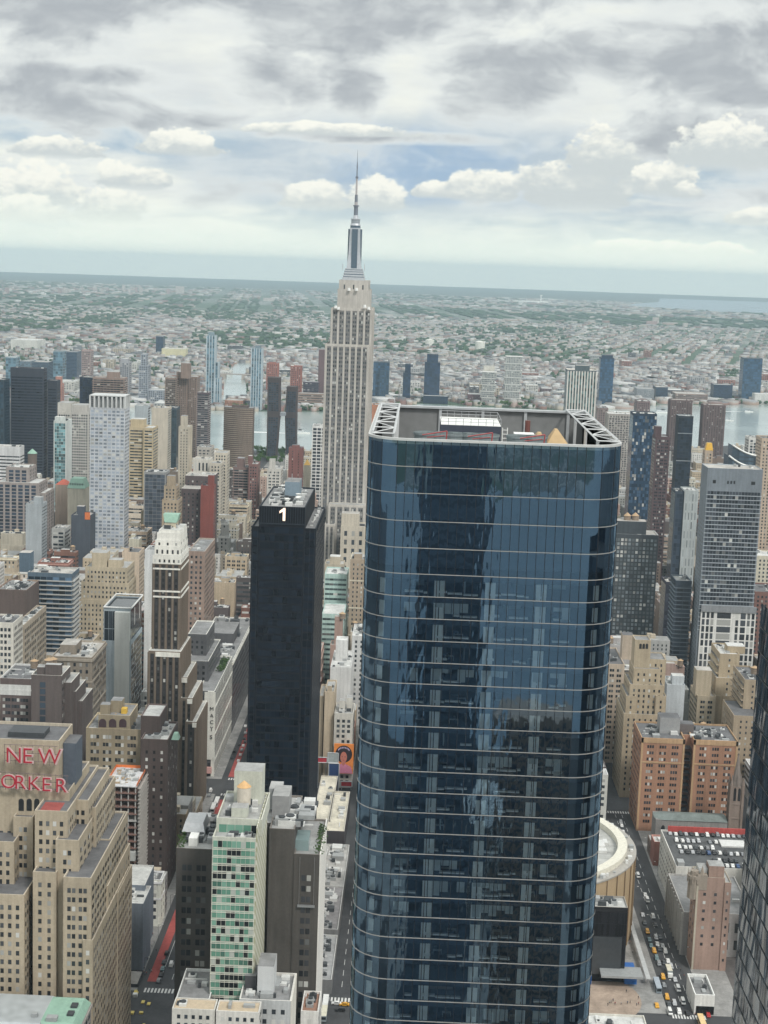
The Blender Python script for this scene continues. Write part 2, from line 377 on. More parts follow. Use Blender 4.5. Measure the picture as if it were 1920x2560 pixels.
class Bld:
    "collects the masses of one building, then links its parts"
    def __init__(s, name, label, cat, wall, trim=None, second=None, glass=None, roof=None, group=None):
        s.args = (name, label, cat, group); s.w = MB(); s.rf = MB(); s.win = []; s.box = None; s.extra = []
        s.mw = wallm(wall) if isinstance(wall, tuple) else wall
        s.mt = wallm(trim) if isinstance(trim, tuple) else (trim or s.mw)
        s.m2 = wallm(second) if isinstance(second, tuple) else (second or s.mw)
        s.mg = glass or GLASS; s.mr = roof or ROOFS[rnd.randrange(len(ROOFS))]
    def mass(s, x0, x1, y0, y1, z0, z1, st=None, parapet=1.1, pm=2, faces='WSN', own=False, roof=True, stS=None, stN=None):
        if y0 > y1: y0, y1 = y1, y0
        st = st or {}
        s.box = (x0, x1, y0, y1, z0, z1) if s.box is None else (min(s.box[0], x0), max(s.box[1], x1), min(s.box[2], y0), max(s.box[3], y1), min(s.box[4], z0), max(s.box[5], z1))
        w, zt = s.w, z1+parapet
        for fc in 'WSNE':
            L = (y1-y0) if fc in 'WE' else (x1-x0)
            p = lambda u, z, d=0.0: to_world(fc, x0, x1, y0, y1, u, z, d)
            w.quad(p(0, z0), p(L, z0), p(L, zt), p(0, zt), 0)
            if parapet > 0:
                pt = 0.45
                w.quad(p(0, zt), p(L, zt), p(L-pt, zt, -pt), p(pt, zt, -pt), pm)
                w.quad(p(L-pt, zt, -pt), p(L-pt, z1, -pt), p(pt, z1, -pt), p(pt, zt, -pt), pm)
            if fc not in faces: continue
            sty = st if fc == 'W' else (stS if (fc == 'S' and stS is not None) else stN if (fc == 'N' and stN is not None) else st)
            R, T = grid(L, z0, z1, sty)
            for (u, z, ww, hh) in R:
                if own: s.win.append((fc, p(u, z), ww, hh))
                else: w.quad(p(u-ww/2, z-hh/2, .07), p(u+ww/2, z-hh/2, .07), p(u+ww/2, z+hh/2, .07), p(u-ww/2, z+hh/2, .07), 1)
            for (u0, za, u1, zb, d, mm) in T:
                zb = min(zb, zt-0.02)
                w.quad(p(u0, za, d), p(u1, za, d), p(u1, zb, d), p(u0, zb, d), mm)
                if d > 0.1:
                    w.quad(p(u0, zb, d), p(u1, zb, d), p(u1, zb), p(u0, zb), mm)
                    w.quad(p(u0, za), p(u0, za, d), p(u0, zb, d), p(u0, zb), mm)
                    w.quad(p(u1, za, d), p(u1, za), p(u1, zb), p(u1, zb, d), mm)
                    w.quad(p(u0, za), p(u1, za), p(u1, za, d), p(u0, za, d), mm)
        if roof: s.rf.quad((x0+.4, y0+.4, z1), (x1-.4, y0+.4, z1), (x1-.4, y1-.4, z1), (x0+.4, y1-.4, z1), 0)
        return s
    def clutter(s, x0, x1, y0, y1, z, n=6, seed=1, big=False):
        r = random.Random(seed)
        if y0 > y1: y0, y1 = y1, y0
        for _ in range(n):
            a, c, h = r.uniform(1, 4.5), r.uniform(1, 4.5), r.uniform(0.6, 2.2)
            if big: a, c, h = a*1.8, c*1.6, h*1.6
            if x1-x0 < a+2 or y1-y0 < c+2: continue
            x, y = r.uniform(x0+1, x1-a-1), r.uniform(y0+1, y1-c-1)
            s.rf.box(x, y, z, x+a, y+c, z+h, r.choice((1, 1, 2, 3)))
            if r.random() < 0.35: s.rf.frustum(x+a/2, y+c/2, z+h, z+h+0.5, min(a, c)*0.4, min(a, c)*0.4, 8, 3)
        for _ in range(n//3):
            x, y = r.uniform(x0+1, x1-1), r.uniform(y0+1, y1-1); l = r.uniform(3, 9)
            if r.random() < 0.5: s.rf.box(x, y, z, min(x+l, x1-0.6), y+0.5, z+0.5, 2)
            else: s.rf.box(x, y, z, x+0.5, min(y+l, y1-0.6), z+0.5, 2)
    def bulkhead(s, x0, x1, y0, y1, z0, z1, m=None, st=None):
        if y0 > y1: y0, y1 = y1, y0
        s.extra.append(('bulkhead', x0, x1, y0, y1, z0, z1, m, st)); return s
    def tank(s, x, y, z, r=2.3, h=4.2, leg=2.6, cone=None, wood=None):
        s.extra.append(('tank', x, y, z, r, h, leg, cone, wood)); return s
    def done(s):
        bx = s.box; name, label, cat, grp = s.args
        root = thing(name, label, cat, ((bx[0]+bx[1])/2, (bx[2]+bx[3])/2, bx[4]), grp); s.root = root
        s.wall = s.w.build('wall', [s.mw, s.mg, s.mt, s.m2], root)
        s.roofo = s.rf.build('roof', [s.mr, UNIT, UNITW, DARKMETAL], root)
        if s.win:
            o3 = ORG[root.name]
            order = sorted(range(len(s.win)), key=lambda i: (0 if s.win[i][0] == 'W' else 1, -s.win[i][1][2]))
            # the hundred that show largest: topmost rows of the west face first, then the side that is seen
            vis = 'S' if (bx[2]+bx[3])/2 > -10 else 'N'
            order = [i for i in order if s.win[i][0] in ('W', vis)] + [i for i in order if s.win[i][0] not in ('W', vis)]
            take = order[:100]; rest = order[100:]
            for i in take:
                fc, c, ww, hh = s.win[i]
                o = bpy.data.objects.new('window', win_mesh(ww, hh, s.mg)); link(o, root)
                o.location = tuple(c[k]-o3[k] for k in range(3)); o.rotation_euler = (0, 0, ROTZ[fc])
            if rest:
                q = MB()
                for i in rest:
                    fc, c, ww, hh = s.win[i]; a, h2 = ww/2, hh/2; t = 0.09
                    if fc == 'W': q.quad((c[0]-t, c[1]+a, c[2]-h2), (c[0]-t, c[1]-a, c[2]-h2), (c[0]-t, c[1]-a, c[2]+h2), (c[0]-t, c[1]+a, c[2]+h2))
                    elif fc == 'S': q.quad((c[0]-a, c[1]-t, c[2]-h2), (c[0]+a, c[1]-t, c[2]-h2), (c[0]+a, c[1]-t, c[2]+h2), (c[0]-a, c[1]-t, c[2]+h2))
                    else: q.quad((c[0]+a, c[1]+t, c[2]-h2), (c[0]-a, c[1]+t, c[2]-h2), (c[0]-a, c[1]+t, c[2]+h2), (c[0]+a, c[1]+t, c[2]+h2))
                tag(q.build('window', s.mg, root), kind='stuff')
        for e in s.extra:
            if e[0] == 'bulkhead':
                _, x0, x1, y0, y1, z0, z1, m, st = e; q = MB(); q.box(x0, y0, z0, x1, y1, z1, 0, 2)
                if st:
                    for fc in 'WSN':
                        L = (y1-y0) if fc in 'WE' else (x1-x0)
                        for (u, z, ww, hh) in grid(L, z0, z1, st)[0]:
                            p = lambda u, z: to_world(fc, x0, x1, y0, y1, u, z, .07)
                            q.quad(p(u-ww/2, z-hh/2), p(u+ww/2, z-hh/2), p(u+ww/2, z+hh/2), p(u-ww/2, z+hh/2), 1)
                q.build('bulkhead', [m or s.mw, s.mg, s.mr], root)
            else:
                _, x, y, z, r, h, leg, cone, wood = e; q = MB()
                for sx in (-1, 1):
                    for sy in (-1, 1): q.beam((x+sx*r*.6, y+sy*r*.6, z), (x+sx*r*.6, y+sy*r*.6, z+leg), 0.18, 1)
                q.frustum(x, y, z+leg, z+leg+h, r, r*0.94, 14, 0)
                for t in (0.2, 0.5, 0.8): q.frustum(x, y, z+leg+h*t, z+leg+h*t+0.12, r*1.02, r*1.02, 14, 1, cap=False)
                tk = q.build('water_tank', [wood or TANKWOOD, DARKMETAL], root)
                c = MB(); c.frustum(x, y, z+leg+h, z+leg+h+r*0.55, r*1.08, 0.05, 14, 0); c.build('cone_roof', cone or TANKCONE, tk)
        return root
ROOFS = [roofm((0.34, 0.34, 0.33)), roofm((0.22, 0.22, 0.22)), roofm((0.48, 0.48, 0.46)), roofm((0.13, 0.13, 0.135)), roofm((0.4, 0.38, 0.35)), roofm((0.55, 0.55, 0.53))]
R_GREY, R_MID, R_PALE, R_DARK, R_TAN, R_WHITE = ROOFS
HEROES = []      # (x0, x1, y0, y1) footprints kept clear by the lots
CAPS = []        # (px0, px1, py, x) : lots nearer than x must stay below photo row py between these columns
ANCHOR = []      # (px, py, phrase) : names that the lots' labels lean on
def keep(x0, x1, y0, y1): HEROES.append((x0, x1, min(y0, y1), max(y0, y1)))
def reg(b, px0, px1, top, base, x, phrase=None):
    keep(b.box[0], b.box[1], b.box[2], b.box[3]); CAPS.append((px0-2, px1+2, base, x))
    if phrase: ANCHOR.append(((px0+px1)/2, (top+base)/2, phrase))
def simple(name, label, cat, L, R, T, base, x, ln, st, wall, trim=None, second=None, glass=None, roof=None, phrase=None, parapet=1.1, clut=5, own=False,
           bulk=None, tanks=(), z0=0.0, stS=None, stN=None, sub=(), side=None, group=None, rise=0.0, fin=True):
    "one block read off the photograph: left, right and top of its west front, put at its own distance and given its real size"
    yl, yr, z1 = Y(L, T, x), Y(R, T, x), Z((L+R)/2, T, x)
    z1 -= parapet
    b_ = Bld(name, label, cat, wall, trim, second, glass, roof, group)
    b_.mass(x, x+ln, yr, yl, z0, z1, st, parapet, own=own, stS=stS, stN=stN)
    for (l2, r2, t2, x2, ln2, st2) in sub:
        b_.mass(x2, x2+ln2, Y(r2, t2, x2), Y(l2, t2, x2), z0, Z((l2+r2)/2, t2, x2)-0.7, st2 if st2 is not None else st, 0.7, own=own)
    b_.clutter(x+1, x+ln-1, yr, yl, z1, clut, seed=int(L*7+T))
    if bulk:
        for (l3, r3, t3, dx0, dx1) in bulk:
            b_.bulkhead(x+dx0, x+dx1, Y(r3, T, x+dx0), Y(l3, T, x+dx0), z1-0.3, Z((l3+r3)/2, t3, x+dx0))
    for (pxt, dxt, r) in tanks: b_.tank(x+dxt, Y(pxt, T, x+dxt), z1, r)
    reg(b_, L, R, T, base, x, phrase)
    if fin: b_.done()
    return b_

# ------------------------------------------------------------------ ground, water, streets
def ground_mat():
    def f(q, bs, m):
        geo = q.n('ShaderNodeNewGeometry').outputs['Position']
        s = q.n('ShaderNodeSeparateXYZ'); q.put(s.inputs[0], geo)
        far = q.m('MAXIMUM', q.step(s.outputs[0], 3300, 3700), q.step(q.m('MULTIPLY', s.outputs[0], -1.0), 1850, 1950))
        a = q.noise(geo, 0.02, 5, 0.6)
        near = q.mix(q.step(a, 0.35, 0.65), (0.045, 0.046, 0.05), (0.075, 0.075, 0.076))
        woods = q.noise(geo, 0.00042, 5, 0.55)
        blockn = q.noise(geo, 0.006, 6, 0.7)
        vor = q.n('ShaderNodeTexVoronoi'); q.put(vor.inputs['Vector'], geo); vor.inputs['Scale'].default_value = 0.018
        rs = q.n('ShaderNodeSeparateColor'); q.put(rs.inputs[0], vor.outputs['Color'])
        roofs = q.mix(q.step(rs.outputs[0], 0.3, 0.95), (0.10, 0.105, 0.10), (0.42, 0.41, 0.39))
        town = q.mix(q.step(blockn, 0.42, 0.60), roofs, (0.055, 0.10, 0.06))
        out = q.mix(q.step(woods, 0.47, 0.60), town, (0.045, 0.085, 0.045))
        very = q.step(s.outputs[0], 16000, 24000)
        out = q.mix(very, out, (0.05, 0.075, 0.06))
        q.put(bs.inputs['Base Color'], q.mix(far, near, out)); bs.inputs['Roughness'].default_value = 0.95
    return mat('ground', f)
def water_mat(rgb=(0.33, 0.385, 0.375), rough=0.16, name='water'):
    def f(q, bs, m):
        geo = q.n('ShaderNodeNewGeometry').outputs['Position']
        n = q.noise(geo, 0.0035, 4, 0.6); k = q.lin(n, 0.35, 0.65, 0.85, 1.2)
        q.put(bs.inputs['Base Color'], q.mix(1.0, (*rgb, 1), q.xyz(k, k, k), 'MULTIPLY'))
        bs.inputs['Roughness'].default_value = rough; bs.inputs['Specular IOR Level'].default_value = 0.6
        bp = q.n('ShaderNodeBump'); q.put(bp.inputs['Height'], q.noise(geo, 0.06, 5, 0.6)); bp.inputs['Strength'].default_value = 0.08; bp.inputs['Distance'].default_value = 1.0
        q.put(bs.inputs['Normal'], bp.outputs[0])
    return mat(name, f)
g = MB()
arc = [(33800*math.cos(a), 33800*math.sin(a), 0.0) for a in np.linspace(-0.62, 0.62, 49)]
g.poly([(-11000, -9000, 0)] + arc + [(-11000, 9000, 0)])
structure(g.build('ground', ground_mat()))
WATER = water_mat()
def sheet(name, pts, z, m):
    q = MB(); q.poly([(p[0], p[1], z) for p in pts]); return structure(q.build(name, m))
near_shore = [(2790, 2600), (2800, 900), (2835, 367), (2855, 240), (2900, 0), (3050, -380), (3235, -636), (3330, -950), (3420, -1500), (3500, -3000)]
far_shore = [(3540, -3000), (4420, -1500), (4351, -949), (4219, -638), (4060, -500), (3930, -367), (3950, -229), (3982, 0), (3740, 120), (3668, 216), (3610, 380), (3592, 478), (3600, 654), (3590, 900), (3560, 2600)]
def wind(p):
    a = sum(p[i][0]*p[(i+1) % len(p)][1]-p[(i+1) % len(p)][0]*p[i][1] for i in range(len(p)))
    return p if a > 0 else p[::-1]
sheet('river', wind(near_shore+far_shore), 0.35, WATER)
cl = [(548, 1000), (556, 968), (553, 951), (563, 930), (580, 915), (600, 908), (626, 906)]
cr = [(640, 906), (620, 925), (616, 950), (618, 970), (622, 1000)]
creek = [atz(*p, 0)[:2] for p in cl] + [atz(*p, 0)[:2] for p in cr]
sheet('creek', wind(creek), 0.4, WATER)
sheet('hudson_river', wind([(-560, -9000), (-560, 9000), (-1900, 9000), (-1900, -9000)]), 0.35, water_mat((0.16, 0.22, 0.27), 0.3, 'hudson water'))
bay = [(16800, -3300), (17300, -2800), (18400, -2350), (20000, -2600), (22500, -3300), (26500, -3900), (26500, -9000), (16800, -9000)]
sheet('bay', wind(bay), 0.5, water_mat((0.2, 0.26, 0.3), 0.5, 'bay water'))
sheet('airfield', wind([(17000, -2300), (17300, -1700), (19000, -900), (20500, -700), (22300, -1700), (19500, -2350), (18200, -2250)]), 0.7, plain('airfield', (0.36, 0.36, 0.31), 0.9))
# Manhattan blocks : pavement slabs between the streets
AVE = [(120, 13), (398, 13), (672, 15), (980, 15), (1265, 14), (1587, 14), (1747, 11), (1888, 17), (2023, 11), (2163, 14), (2370, 14), (2600, 14), (2790, 12)]
def street_y(k): return 27+80.5*k
def street_hw(k): return 14.5 if k == 1 else (13 if k in (-10, 9) else 9)
PAVE = roofm((0.27, 0.265, 0.255))
pv = MB()
xe = [(-330, 107)] + [(AVE[i][0]+AVE[i][1], AVE[i+1][0]-AVE[i+1][1]) for i in range(len(AVE)-1)]
for (x0, x1) in xe:
    for k in range(-13, 13):
        y0, y1 = street_y(k)+street_hw(k), street_y(k+1)-street_hw(k+1)
        pv.box(x0, y0, 0.02, x1, y1, 0.17)
structure(pv.build('pavement', PAVE))
road = MB()
ASPH = roofm((0.055, 0.056, 0.06))
for k in range(-13, 14):
    hw = street_hw(k)-3.8
    road.quad((120, street_y(k)-hw, .03), (2790, street_y(k)-hw, .03), (2790, street_y(k)+hw, .03), (120, street_y(k)+hw, .03))
structure(road.build('road', ASPH))
mk = MB(); ROADW = plain('road paint', (0.62, 0.62, 0.6), 0.8)
def zebra(x, y0, y1, n, ln=4.0):
    for i in range(n):
        a = y0+(y1-y0)*(i+0.2)/n; c = y0+(y1-y0)*(i+0.75)/n
        mk.quad((x-ln/2, a, .05), (x+ln/2, a, .05), (x+ln/2, c, .05), (x-ln/2, c, .05))
zebra(688, 98, 119, 13, 4.5); zebra(687, 19, 35, 10); zebra(685, -142, -126, 12); zebra(965, 98, 119, 12); zebra(996, 98, 118, 12); zebra(962, -142, -126, 10)
for k, ofs in ((1, (-5.2, 0, 5.4)), (-2, (-2.6, 1.6)), (0, (0,))):
    for o in ofs:
        yy = street_y(k)+o
        for x in range(700, 960, 12):
            L_ = 11.9 if (k == 1 and o != 0) else 6
            mk.quad((x, yy-.12, .05), (x+L_, yy-.12, .05), (x+L_, yy+.12, .05), (x, yy+.12, .05))
structure(mk.build('road_markings', ROADW))
bl = MB(); bl.quad((697, 114.6, .04), (955, 114.6, .04), (955, 118.8, .04), (697, 118.8, .04))
bl.quad((1000, 114.2, .04), (1235, 114.2, .04), (1235, 118.2, .04), (1000, 118.2, .04)); bl.quad((695, 97.5, .04), (955, 97.5, .04), (955, 100.3, .04), (695, 100.3, .04))
structure(bl.build('bus_lane', roofm((0.36, 0.075, 0.065))))
q = MB(); q.poly([(700+28*math.cos(t)*0.9, -92+22*math.sin(t), 0.2) for t in np.linspace(0, 2*math.pi, 40, endpoint=False)])
structure(q.build('plaza', roofm((0.36, 0.28, 0.22))))

# ------------------------------------------------------------------ text cut as solid letters
def letters(txt, size, place, depth=0.4, fmat=RED, rim=None, parent=None, name='letter', grow=0.0):
    "every character a mesh of its own; place(i) gives the left foot of letter i on a west-facing plane"
    dg = bpy.context.evaluated_depsgraph_get()
    for i, ch in enumerate(txt):
        for (mm, offs, dd, zz) in ((rim, 0.035+grow, depth*0.5, 0.12), (fmat, grow, depth, 0.0)):
            if mm is None: continue
            cu = bpy.data.curves.new('t', 'FONT'); cu.body = ch; cu.size = size[i] if isinstance(size, (list, tuple)) else size
            cu.extrude = dd/2; cu.offset = offs*cu.size; cu.resolution_u = 4
            ob = bpy.data.objects.new('t', cu); COL.objects.link(ob); dg.update()
            me = ob.evaluated_get(dg).to_mesh(); vs = [tuple(v_.co) for v_ in me.vertices]; fs = [tuple(p_.vertices) for p_ in me.polygons]
            ob.to_mesh_clear() if hasattr(ob, 'to_mesh_clear') else None
            bpy.data.objects.remove(ob); bpy.data.curves.remove(cu)
            x, y, z = place(i); mn = min(v_[0] for v_ in vs)
            q = MB(); q.v = [(x+zz-v_[2], y-(v_[0]-mn), z+v_[1]) for v_ in vs]; q.f = fs; q.m = [0]*len(fs)
            q.build(name if mm is fmat else 'letter_rim', mm, parent)

# ------------------------------------------------------------------ the blue glass tower in front
TX, TY0, TY1, TE, TR = 262.0, -34.4, 8.7, 326.0, 6.5
LINES = [1163.7, 1230, 1299.5, 1366.7, 1431.5, 1487.6, 1542.6, 1598, 1652.5, 1706, 1760, 1813, 1867, 1925, 1977.5, 2028, 2079, 2131, 2184, 2239, 2289, 2341.5, 2395, 2447, 2498, 2549]
ZL = [Z(960, y, TX) for y in LINES]
while ZL[-1] > 8: ZL.append(ZL[-1]-4.25)
ZTOP = Z(960, 1099, TX)
def glass_tower():
    t = thing('glass_tower', 'tall dark blue glass office tower with rounded corners and a white roof truss', 'skyscraper', (TX+30, (TY0+TY1)/2, 0))
    def gl(q, bs, m):
        nt_ = m.node_tree; out = nt_.nodes['Material Output']; nt_.nodes.remove(bs)
        tr = q.n('ShaderNodeBsdfTransparent'); tr.inputs[0].default_value = (0.88, 0.96, 1.0, 1)
        go = q.n('ShaderNodeBsdfGlossy'); go.inputs[0].default_value = (0.46, 0.70, 0.93, 1); go.inputs['Roughness'].default_value = 0.015
        tcn = q.n('ShaderNodeNewGeometry').outputs['Position']
        mp = q.n('ShaderNodeMapping'); q.put(mp.inputs[0], tcn); mp.inputs['Scale'].default_value = (1, 1, 0.35)
        bp = q.n('ShaderNodeBump'); q.put(bp.inputs['Height'], q.noise(mp.outputs[0], 0.55, 2, 0.5)); bp.inputs['Strength'].default_value = 0.019; bp.inputs['Distance'].default_value = 1.0
        q.put(go.inputs['Normal'], bp.outputs[0])
        fr = q.n('ShaderNodeFresnel'); fr.inputs[0].default_value = 1.6
        fac = q.m('ADD', q.m('MULTIPLY', fr.outputs[0], 1.1), 0.20, clamp=True)
        mx = q.n('ShaderNodeMixShader'); q.put(mx.inputs[0], fac); q.nt.links.new(tr.outputs[0], mx.inputs[1]); q.nt.links.new(go.outputs[0], mx.inputs[2])
        q.nt.links.new(mx.outputs[0], out.inputs[0])
    G = mat('tower glass', gl)
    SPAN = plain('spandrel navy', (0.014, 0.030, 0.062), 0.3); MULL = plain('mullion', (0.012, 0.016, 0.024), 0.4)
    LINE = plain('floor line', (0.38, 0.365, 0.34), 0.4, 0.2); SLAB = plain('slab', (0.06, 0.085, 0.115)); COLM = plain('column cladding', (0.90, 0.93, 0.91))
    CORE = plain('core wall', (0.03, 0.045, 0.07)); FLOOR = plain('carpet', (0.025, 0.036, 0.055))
    def outline(ins=0.0, n=7):
        "west front with its two rounded corners and straight flanks, north corner first"
        r = TR-ins; pts = []
        pts.append((TE-ins, TY1-ins))
        for k in range(n+1):
            a = math.pi/2+k/n*math.pi/2; pts.append((TX+TR+r*math.cos(a), TY1-TR+r*math.sin(a)))
        for k in range(n+1):
            a = math.pi+k/n*math.pi/2; pts.append((TX+TR+r*math.cos(a), TY0+TR+r*math.sin(a)))
        pts.append((TE-ins, TY0+ins)); return pts
    edge = outline()
    # panes : flat front split into 21 bays of glass, corners and flanks coarser
    yN, yS = TY1-TR, TY0+TR
    NP = 20; pw = (yN-yS)/NP
    zs = [ZTOP]+ZL+[0.3]
    panes = []; rest = MB()
    def pane(a, c, z0, z1, tilt=0.0): panes.append((a, c, z0, z1))
    for i in range(len(zs)-1):
        zt, zb = zs[i], zs[i+1]
        for j in range(NP): pane((TX, yN-j*pw), (TX, yN-(j+1)*pw), zb, zt)
        for k in range(len(edge)-1):
            a, c = edge[k], edge[k+1]
            if abs(a[0]-TX) < 1e-6 and abs(c[0]-TX) < 1e-6: continue
            if math.dist(a, c) > 10:
                for s_ in range(12):
                    f0, f1 = s_/12, (s_+1)/12
                    pane((a[0]+(c[0]-a[0])*f0, a[1]+(c[1]-a[1])*f0), (a[0]+(c[0]-a[0])*f1, a[1]+(c[1]-a[1])*f1), zb, zt)
            else: pane(a, c, zb, zt)
    front_p = [p for p in panes if abs(p[0][0]-TX) < 1e-6 and abs(p[1][0]-TX) < 1e-6][:100]
    fs_ = set(id(p) for p in front_p); pm = {}
    r2 = random.Random(5)
    for p in front_p:
        a, c, z0, z1 = p; key = round(z1-z0, 2)
        if key not in pm:
            me = bpy.data.meshes.new('glass_pane'); h = (z1-z0)/2; ww = pw/2
            me.from_pydata([(0, ww, -h), (0, -ww, -h), (0, -ww, h), (0, ww, h)], [], [(0, 1, 2, 3)]); me.materials.append(G); pm[key] = me
        o = bpy.data.objects.new('glass_pane', pm[key]); link(o, t)
        o.location = (TX-ORG[t.name][0], (a[1]+c[1])/2-ORG[t.name][1], (z0+z1)/2)
        o.rotation_euler = (0, r2.gauss(0, .0009), r2.gauss(0, .0012))
    for p in panes:
        if id(p) in fs_: continue
        a, c, z0, z1 = p; d1, d2 = r2.gauss(0, .002), r2.gauss(0, .002)
        rest.quad((a[0]+d1, a[1], z0), (c[0]-d1, c[1], z0), (c[0]+d2, c[1], z1), (a[0]-d2, a[1], z1))
    tag(rest.build('glass_pane', G, t), kind='stuff')
    # floor lines, spandrels, mullions
    o1, o0 = outline(-0.14), outline(0.02)
    for z in ZL:
        q = MB(); 
        for k in range(len(o1)-1):
            a, c, a0, c0 = o1[k], o1[k+1], o0[k], o0[k+1]
            q.quad((*a, z-.055), (*c, z-.055), (*c, z+.055), (*a, z+.055)); q.quad((*a, z+.055), (*c, z+.055), (*c0, z+.055), (*a0, z+.055)); q.quad((*a0, z-.055), (*c0, z-.055), (*c, z-.055), (*a, z-.055))
        q.build('floor_line', LINE, t)
    sp_, oi = MB(), outline(0.25)
    for i, z in enumerate(ZL):
        h = 1.05 if i >= 4 else 0.6
        for k in range(len(oi)-1): sp_.quad((*oi[k], z-h), (*oi[k+1], z-h), (*oi[k+1], z), (*oi[k], z))
    # the top five storeys hide plant behind dark glass
    ob = outline(0.9)
    for k in range(len(ob)-1): sp_.quad((*ob[k], ZL[4]+1.6), (*ob[k+1], ZL[4]+1.6), (*ob[k+1], ZTOP-.6), (*ob[k], ZTOP-.6))
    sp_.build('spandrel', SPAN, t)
    mu = MB()
    for j in range(NP+1):
        y = yN-j*pw; mu.box(TX-.07, y-.05, 0.3, TX+.12, y+.05, ZTOP)
    for k in range(1, len(edge)-1, 2): mu.box(edge[k][0]-.06, edge[k][1]-.06, .3, edge[k][0]+.06, edge[k][1]+.06, ZTOP)
    mu.build('mullion', MULL, t)
    # floors, core and columns behind the glass
    fl = MB(); oi2 = outline(0.3)
    for z in ZL[4:]: fl.prism(oi2, z-.75, z-.05, 0, 1, bottom=True)
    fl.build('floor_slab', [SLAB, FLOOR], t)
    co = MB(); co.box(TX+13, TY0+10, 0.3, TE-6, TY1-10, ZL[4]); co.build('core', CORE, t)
    cps = [Y(1099, 1460, TX+1.2), Y(1226, 1464, TX+1.2), Y(1353, 1469, TX+1.2)]; sp3 = cps[0]-cps[1]
    for yc in cps:
        for s_ in (-0.48, 0.48):
            q = MB(); q.box(TX+.55, yc+s_-.40, 0.3, TX+1.1, yc+s_+.40, ZL[4]-1.2); q.build('column', COLM, t)
    for (xc_, yc) in ((TX+2.4, yN+3.2), (TX+2.4, yS-3.2)):
        q = MB(); q.box(xc_, yc-.45, 0.3, xc_+.6, yc+.45, ZL[4]-1.2); q.build('column', COLM, t)
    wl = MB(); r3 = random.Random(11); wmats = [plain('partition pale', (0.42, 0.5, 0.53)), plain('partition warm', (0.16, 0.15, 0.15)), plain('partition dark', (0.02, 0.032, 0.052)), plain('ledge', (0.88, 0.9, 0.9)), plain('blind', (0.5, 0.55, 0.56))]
    bays = [yN-.2, cps[0]+1.1, cps[1]+1.1, cps[2]+1.1, yS+4.5, yS+.2]
    for i in range(4, len(ZL)-1):
        zt, zb = ZL[i]-.8, ZL[i+1]+.02
        dens = r3.random()
        for b0 in range(len(bays)-1):
            y1_, y0_ = bays[b0]-.4, bays[b0+1]+.9
            if y1_-y0_ < 1: continue
            if r3.random() < 0.62:      # low ledge of pale units under the glass, broken into lengths
                yy = y1_
                while yy > y0_+.6:
                    l = r3.uniform(1.2, 3.4); e = max(yy-l, y0_); h = r3.choice((.55, .7, .7, .9))
                    if r3.random() < .8: wl.box(TX+.40, e+.05, zb+h-.26, TX+1.1, yy-.05, zb+h, 3)
                    yy = e
            if r3.random() < 0.55:      # cross walls and back walls of rooms
                y_ = r3.uniform(y0_+1, y1_-1); wl.box(TX+2, y_-.1, zb, TX+11, y_+.1, zt, r3.choice((0, 2, 2, 1)))
            if r3.random() < 0.6:
                a = r3.uniform(y0_, y1_-2); c = min(a+r3.uniform(2, 6), y1_); d = r3.uniform(4, 11); wl.box(TX+d, a, zb, TX+d+.2, c, zt, r3.choice((0, 0, 1, 2, 2)))
            if dens < 0.3 and r3.random() < 0.7:   # blinds drawn part way
                yy = y1_
                while yy > y0_+1.4:
                    if r3.random() < .6: h = r3.uniform(.3, 1.0)*(zt-zb); wl.box(TX+.4, yy-1.35, zt-h, TX+.43, yy, zt, 4)
                    yy -= 1.45
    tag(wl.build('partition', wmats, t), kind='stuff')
    # roof : sunken plant deck inside a glass screen, trusses on both flanks
    rm = MB(); zd = ZTOP-7.5
    rm.prism(outline(1.2), ZL[4]+1, zd, 0, 1)
    rm.build('plant_deck', [SPAN, R_MID], t)
    cp = MB(); oc, oci = outline(-.1), outline(.55)
    for k in range(len(oc)-1):
        cp.quad((*oc[k], ZTOP-.05), (*oc[k+1], ZTOP-.05), (*oc[k+1], ZTOP+.35), (*oc[k], ZTOP+.35)); cp.quad((*oc[k], ZTOP+.35), (*oc[k+1], ZTOP+.35), (*oci[k+1], ZTOP+.35), (*oci[k], ZTOP+.35)); cp.quad((*oci[k], ZTOP+.35), (*oci[k+1], ZTOP+.35), (*oci[k+1], ZTOP-.6), (*oci[k], ZTOP-.6))
    cp.build('coping', plain('coping', (0.62, 0.62, 0.6), 0.4, 0.3), t)
    sc = MB(); sc.box(TE-1.4, TY0+.4, zd, TE-.4, TY1-.4, ZTOP+.1, 0); sc.box(TX+8, TY1-.9, zd, TE-1.5, TY1-.5, ZTOP-.2, 0); sc.box(TX+8, TY0+.5, zd, TE-1.5, TY0+.9, ZTOP-.2, 0)
    for k in range(5):
        y = TY0+4+k*(TY1-TY0-8)/4; sc.box(TE-1.9, y-.3, zd, TE-1.4, y+.3, ZTOP+.2, 1)
    sc.box(TE-2.2, TY0+.3, ZTOP+.1, TE-.3, TY1-.3, ZTOP+.5, 1)
    sc.build('screen_wall', [plain('screen grey', (0.20, 0.205, 0.205)), plain('screen frame', (0.5, 0.52, 0.53), 0.4, 0.3)], t)
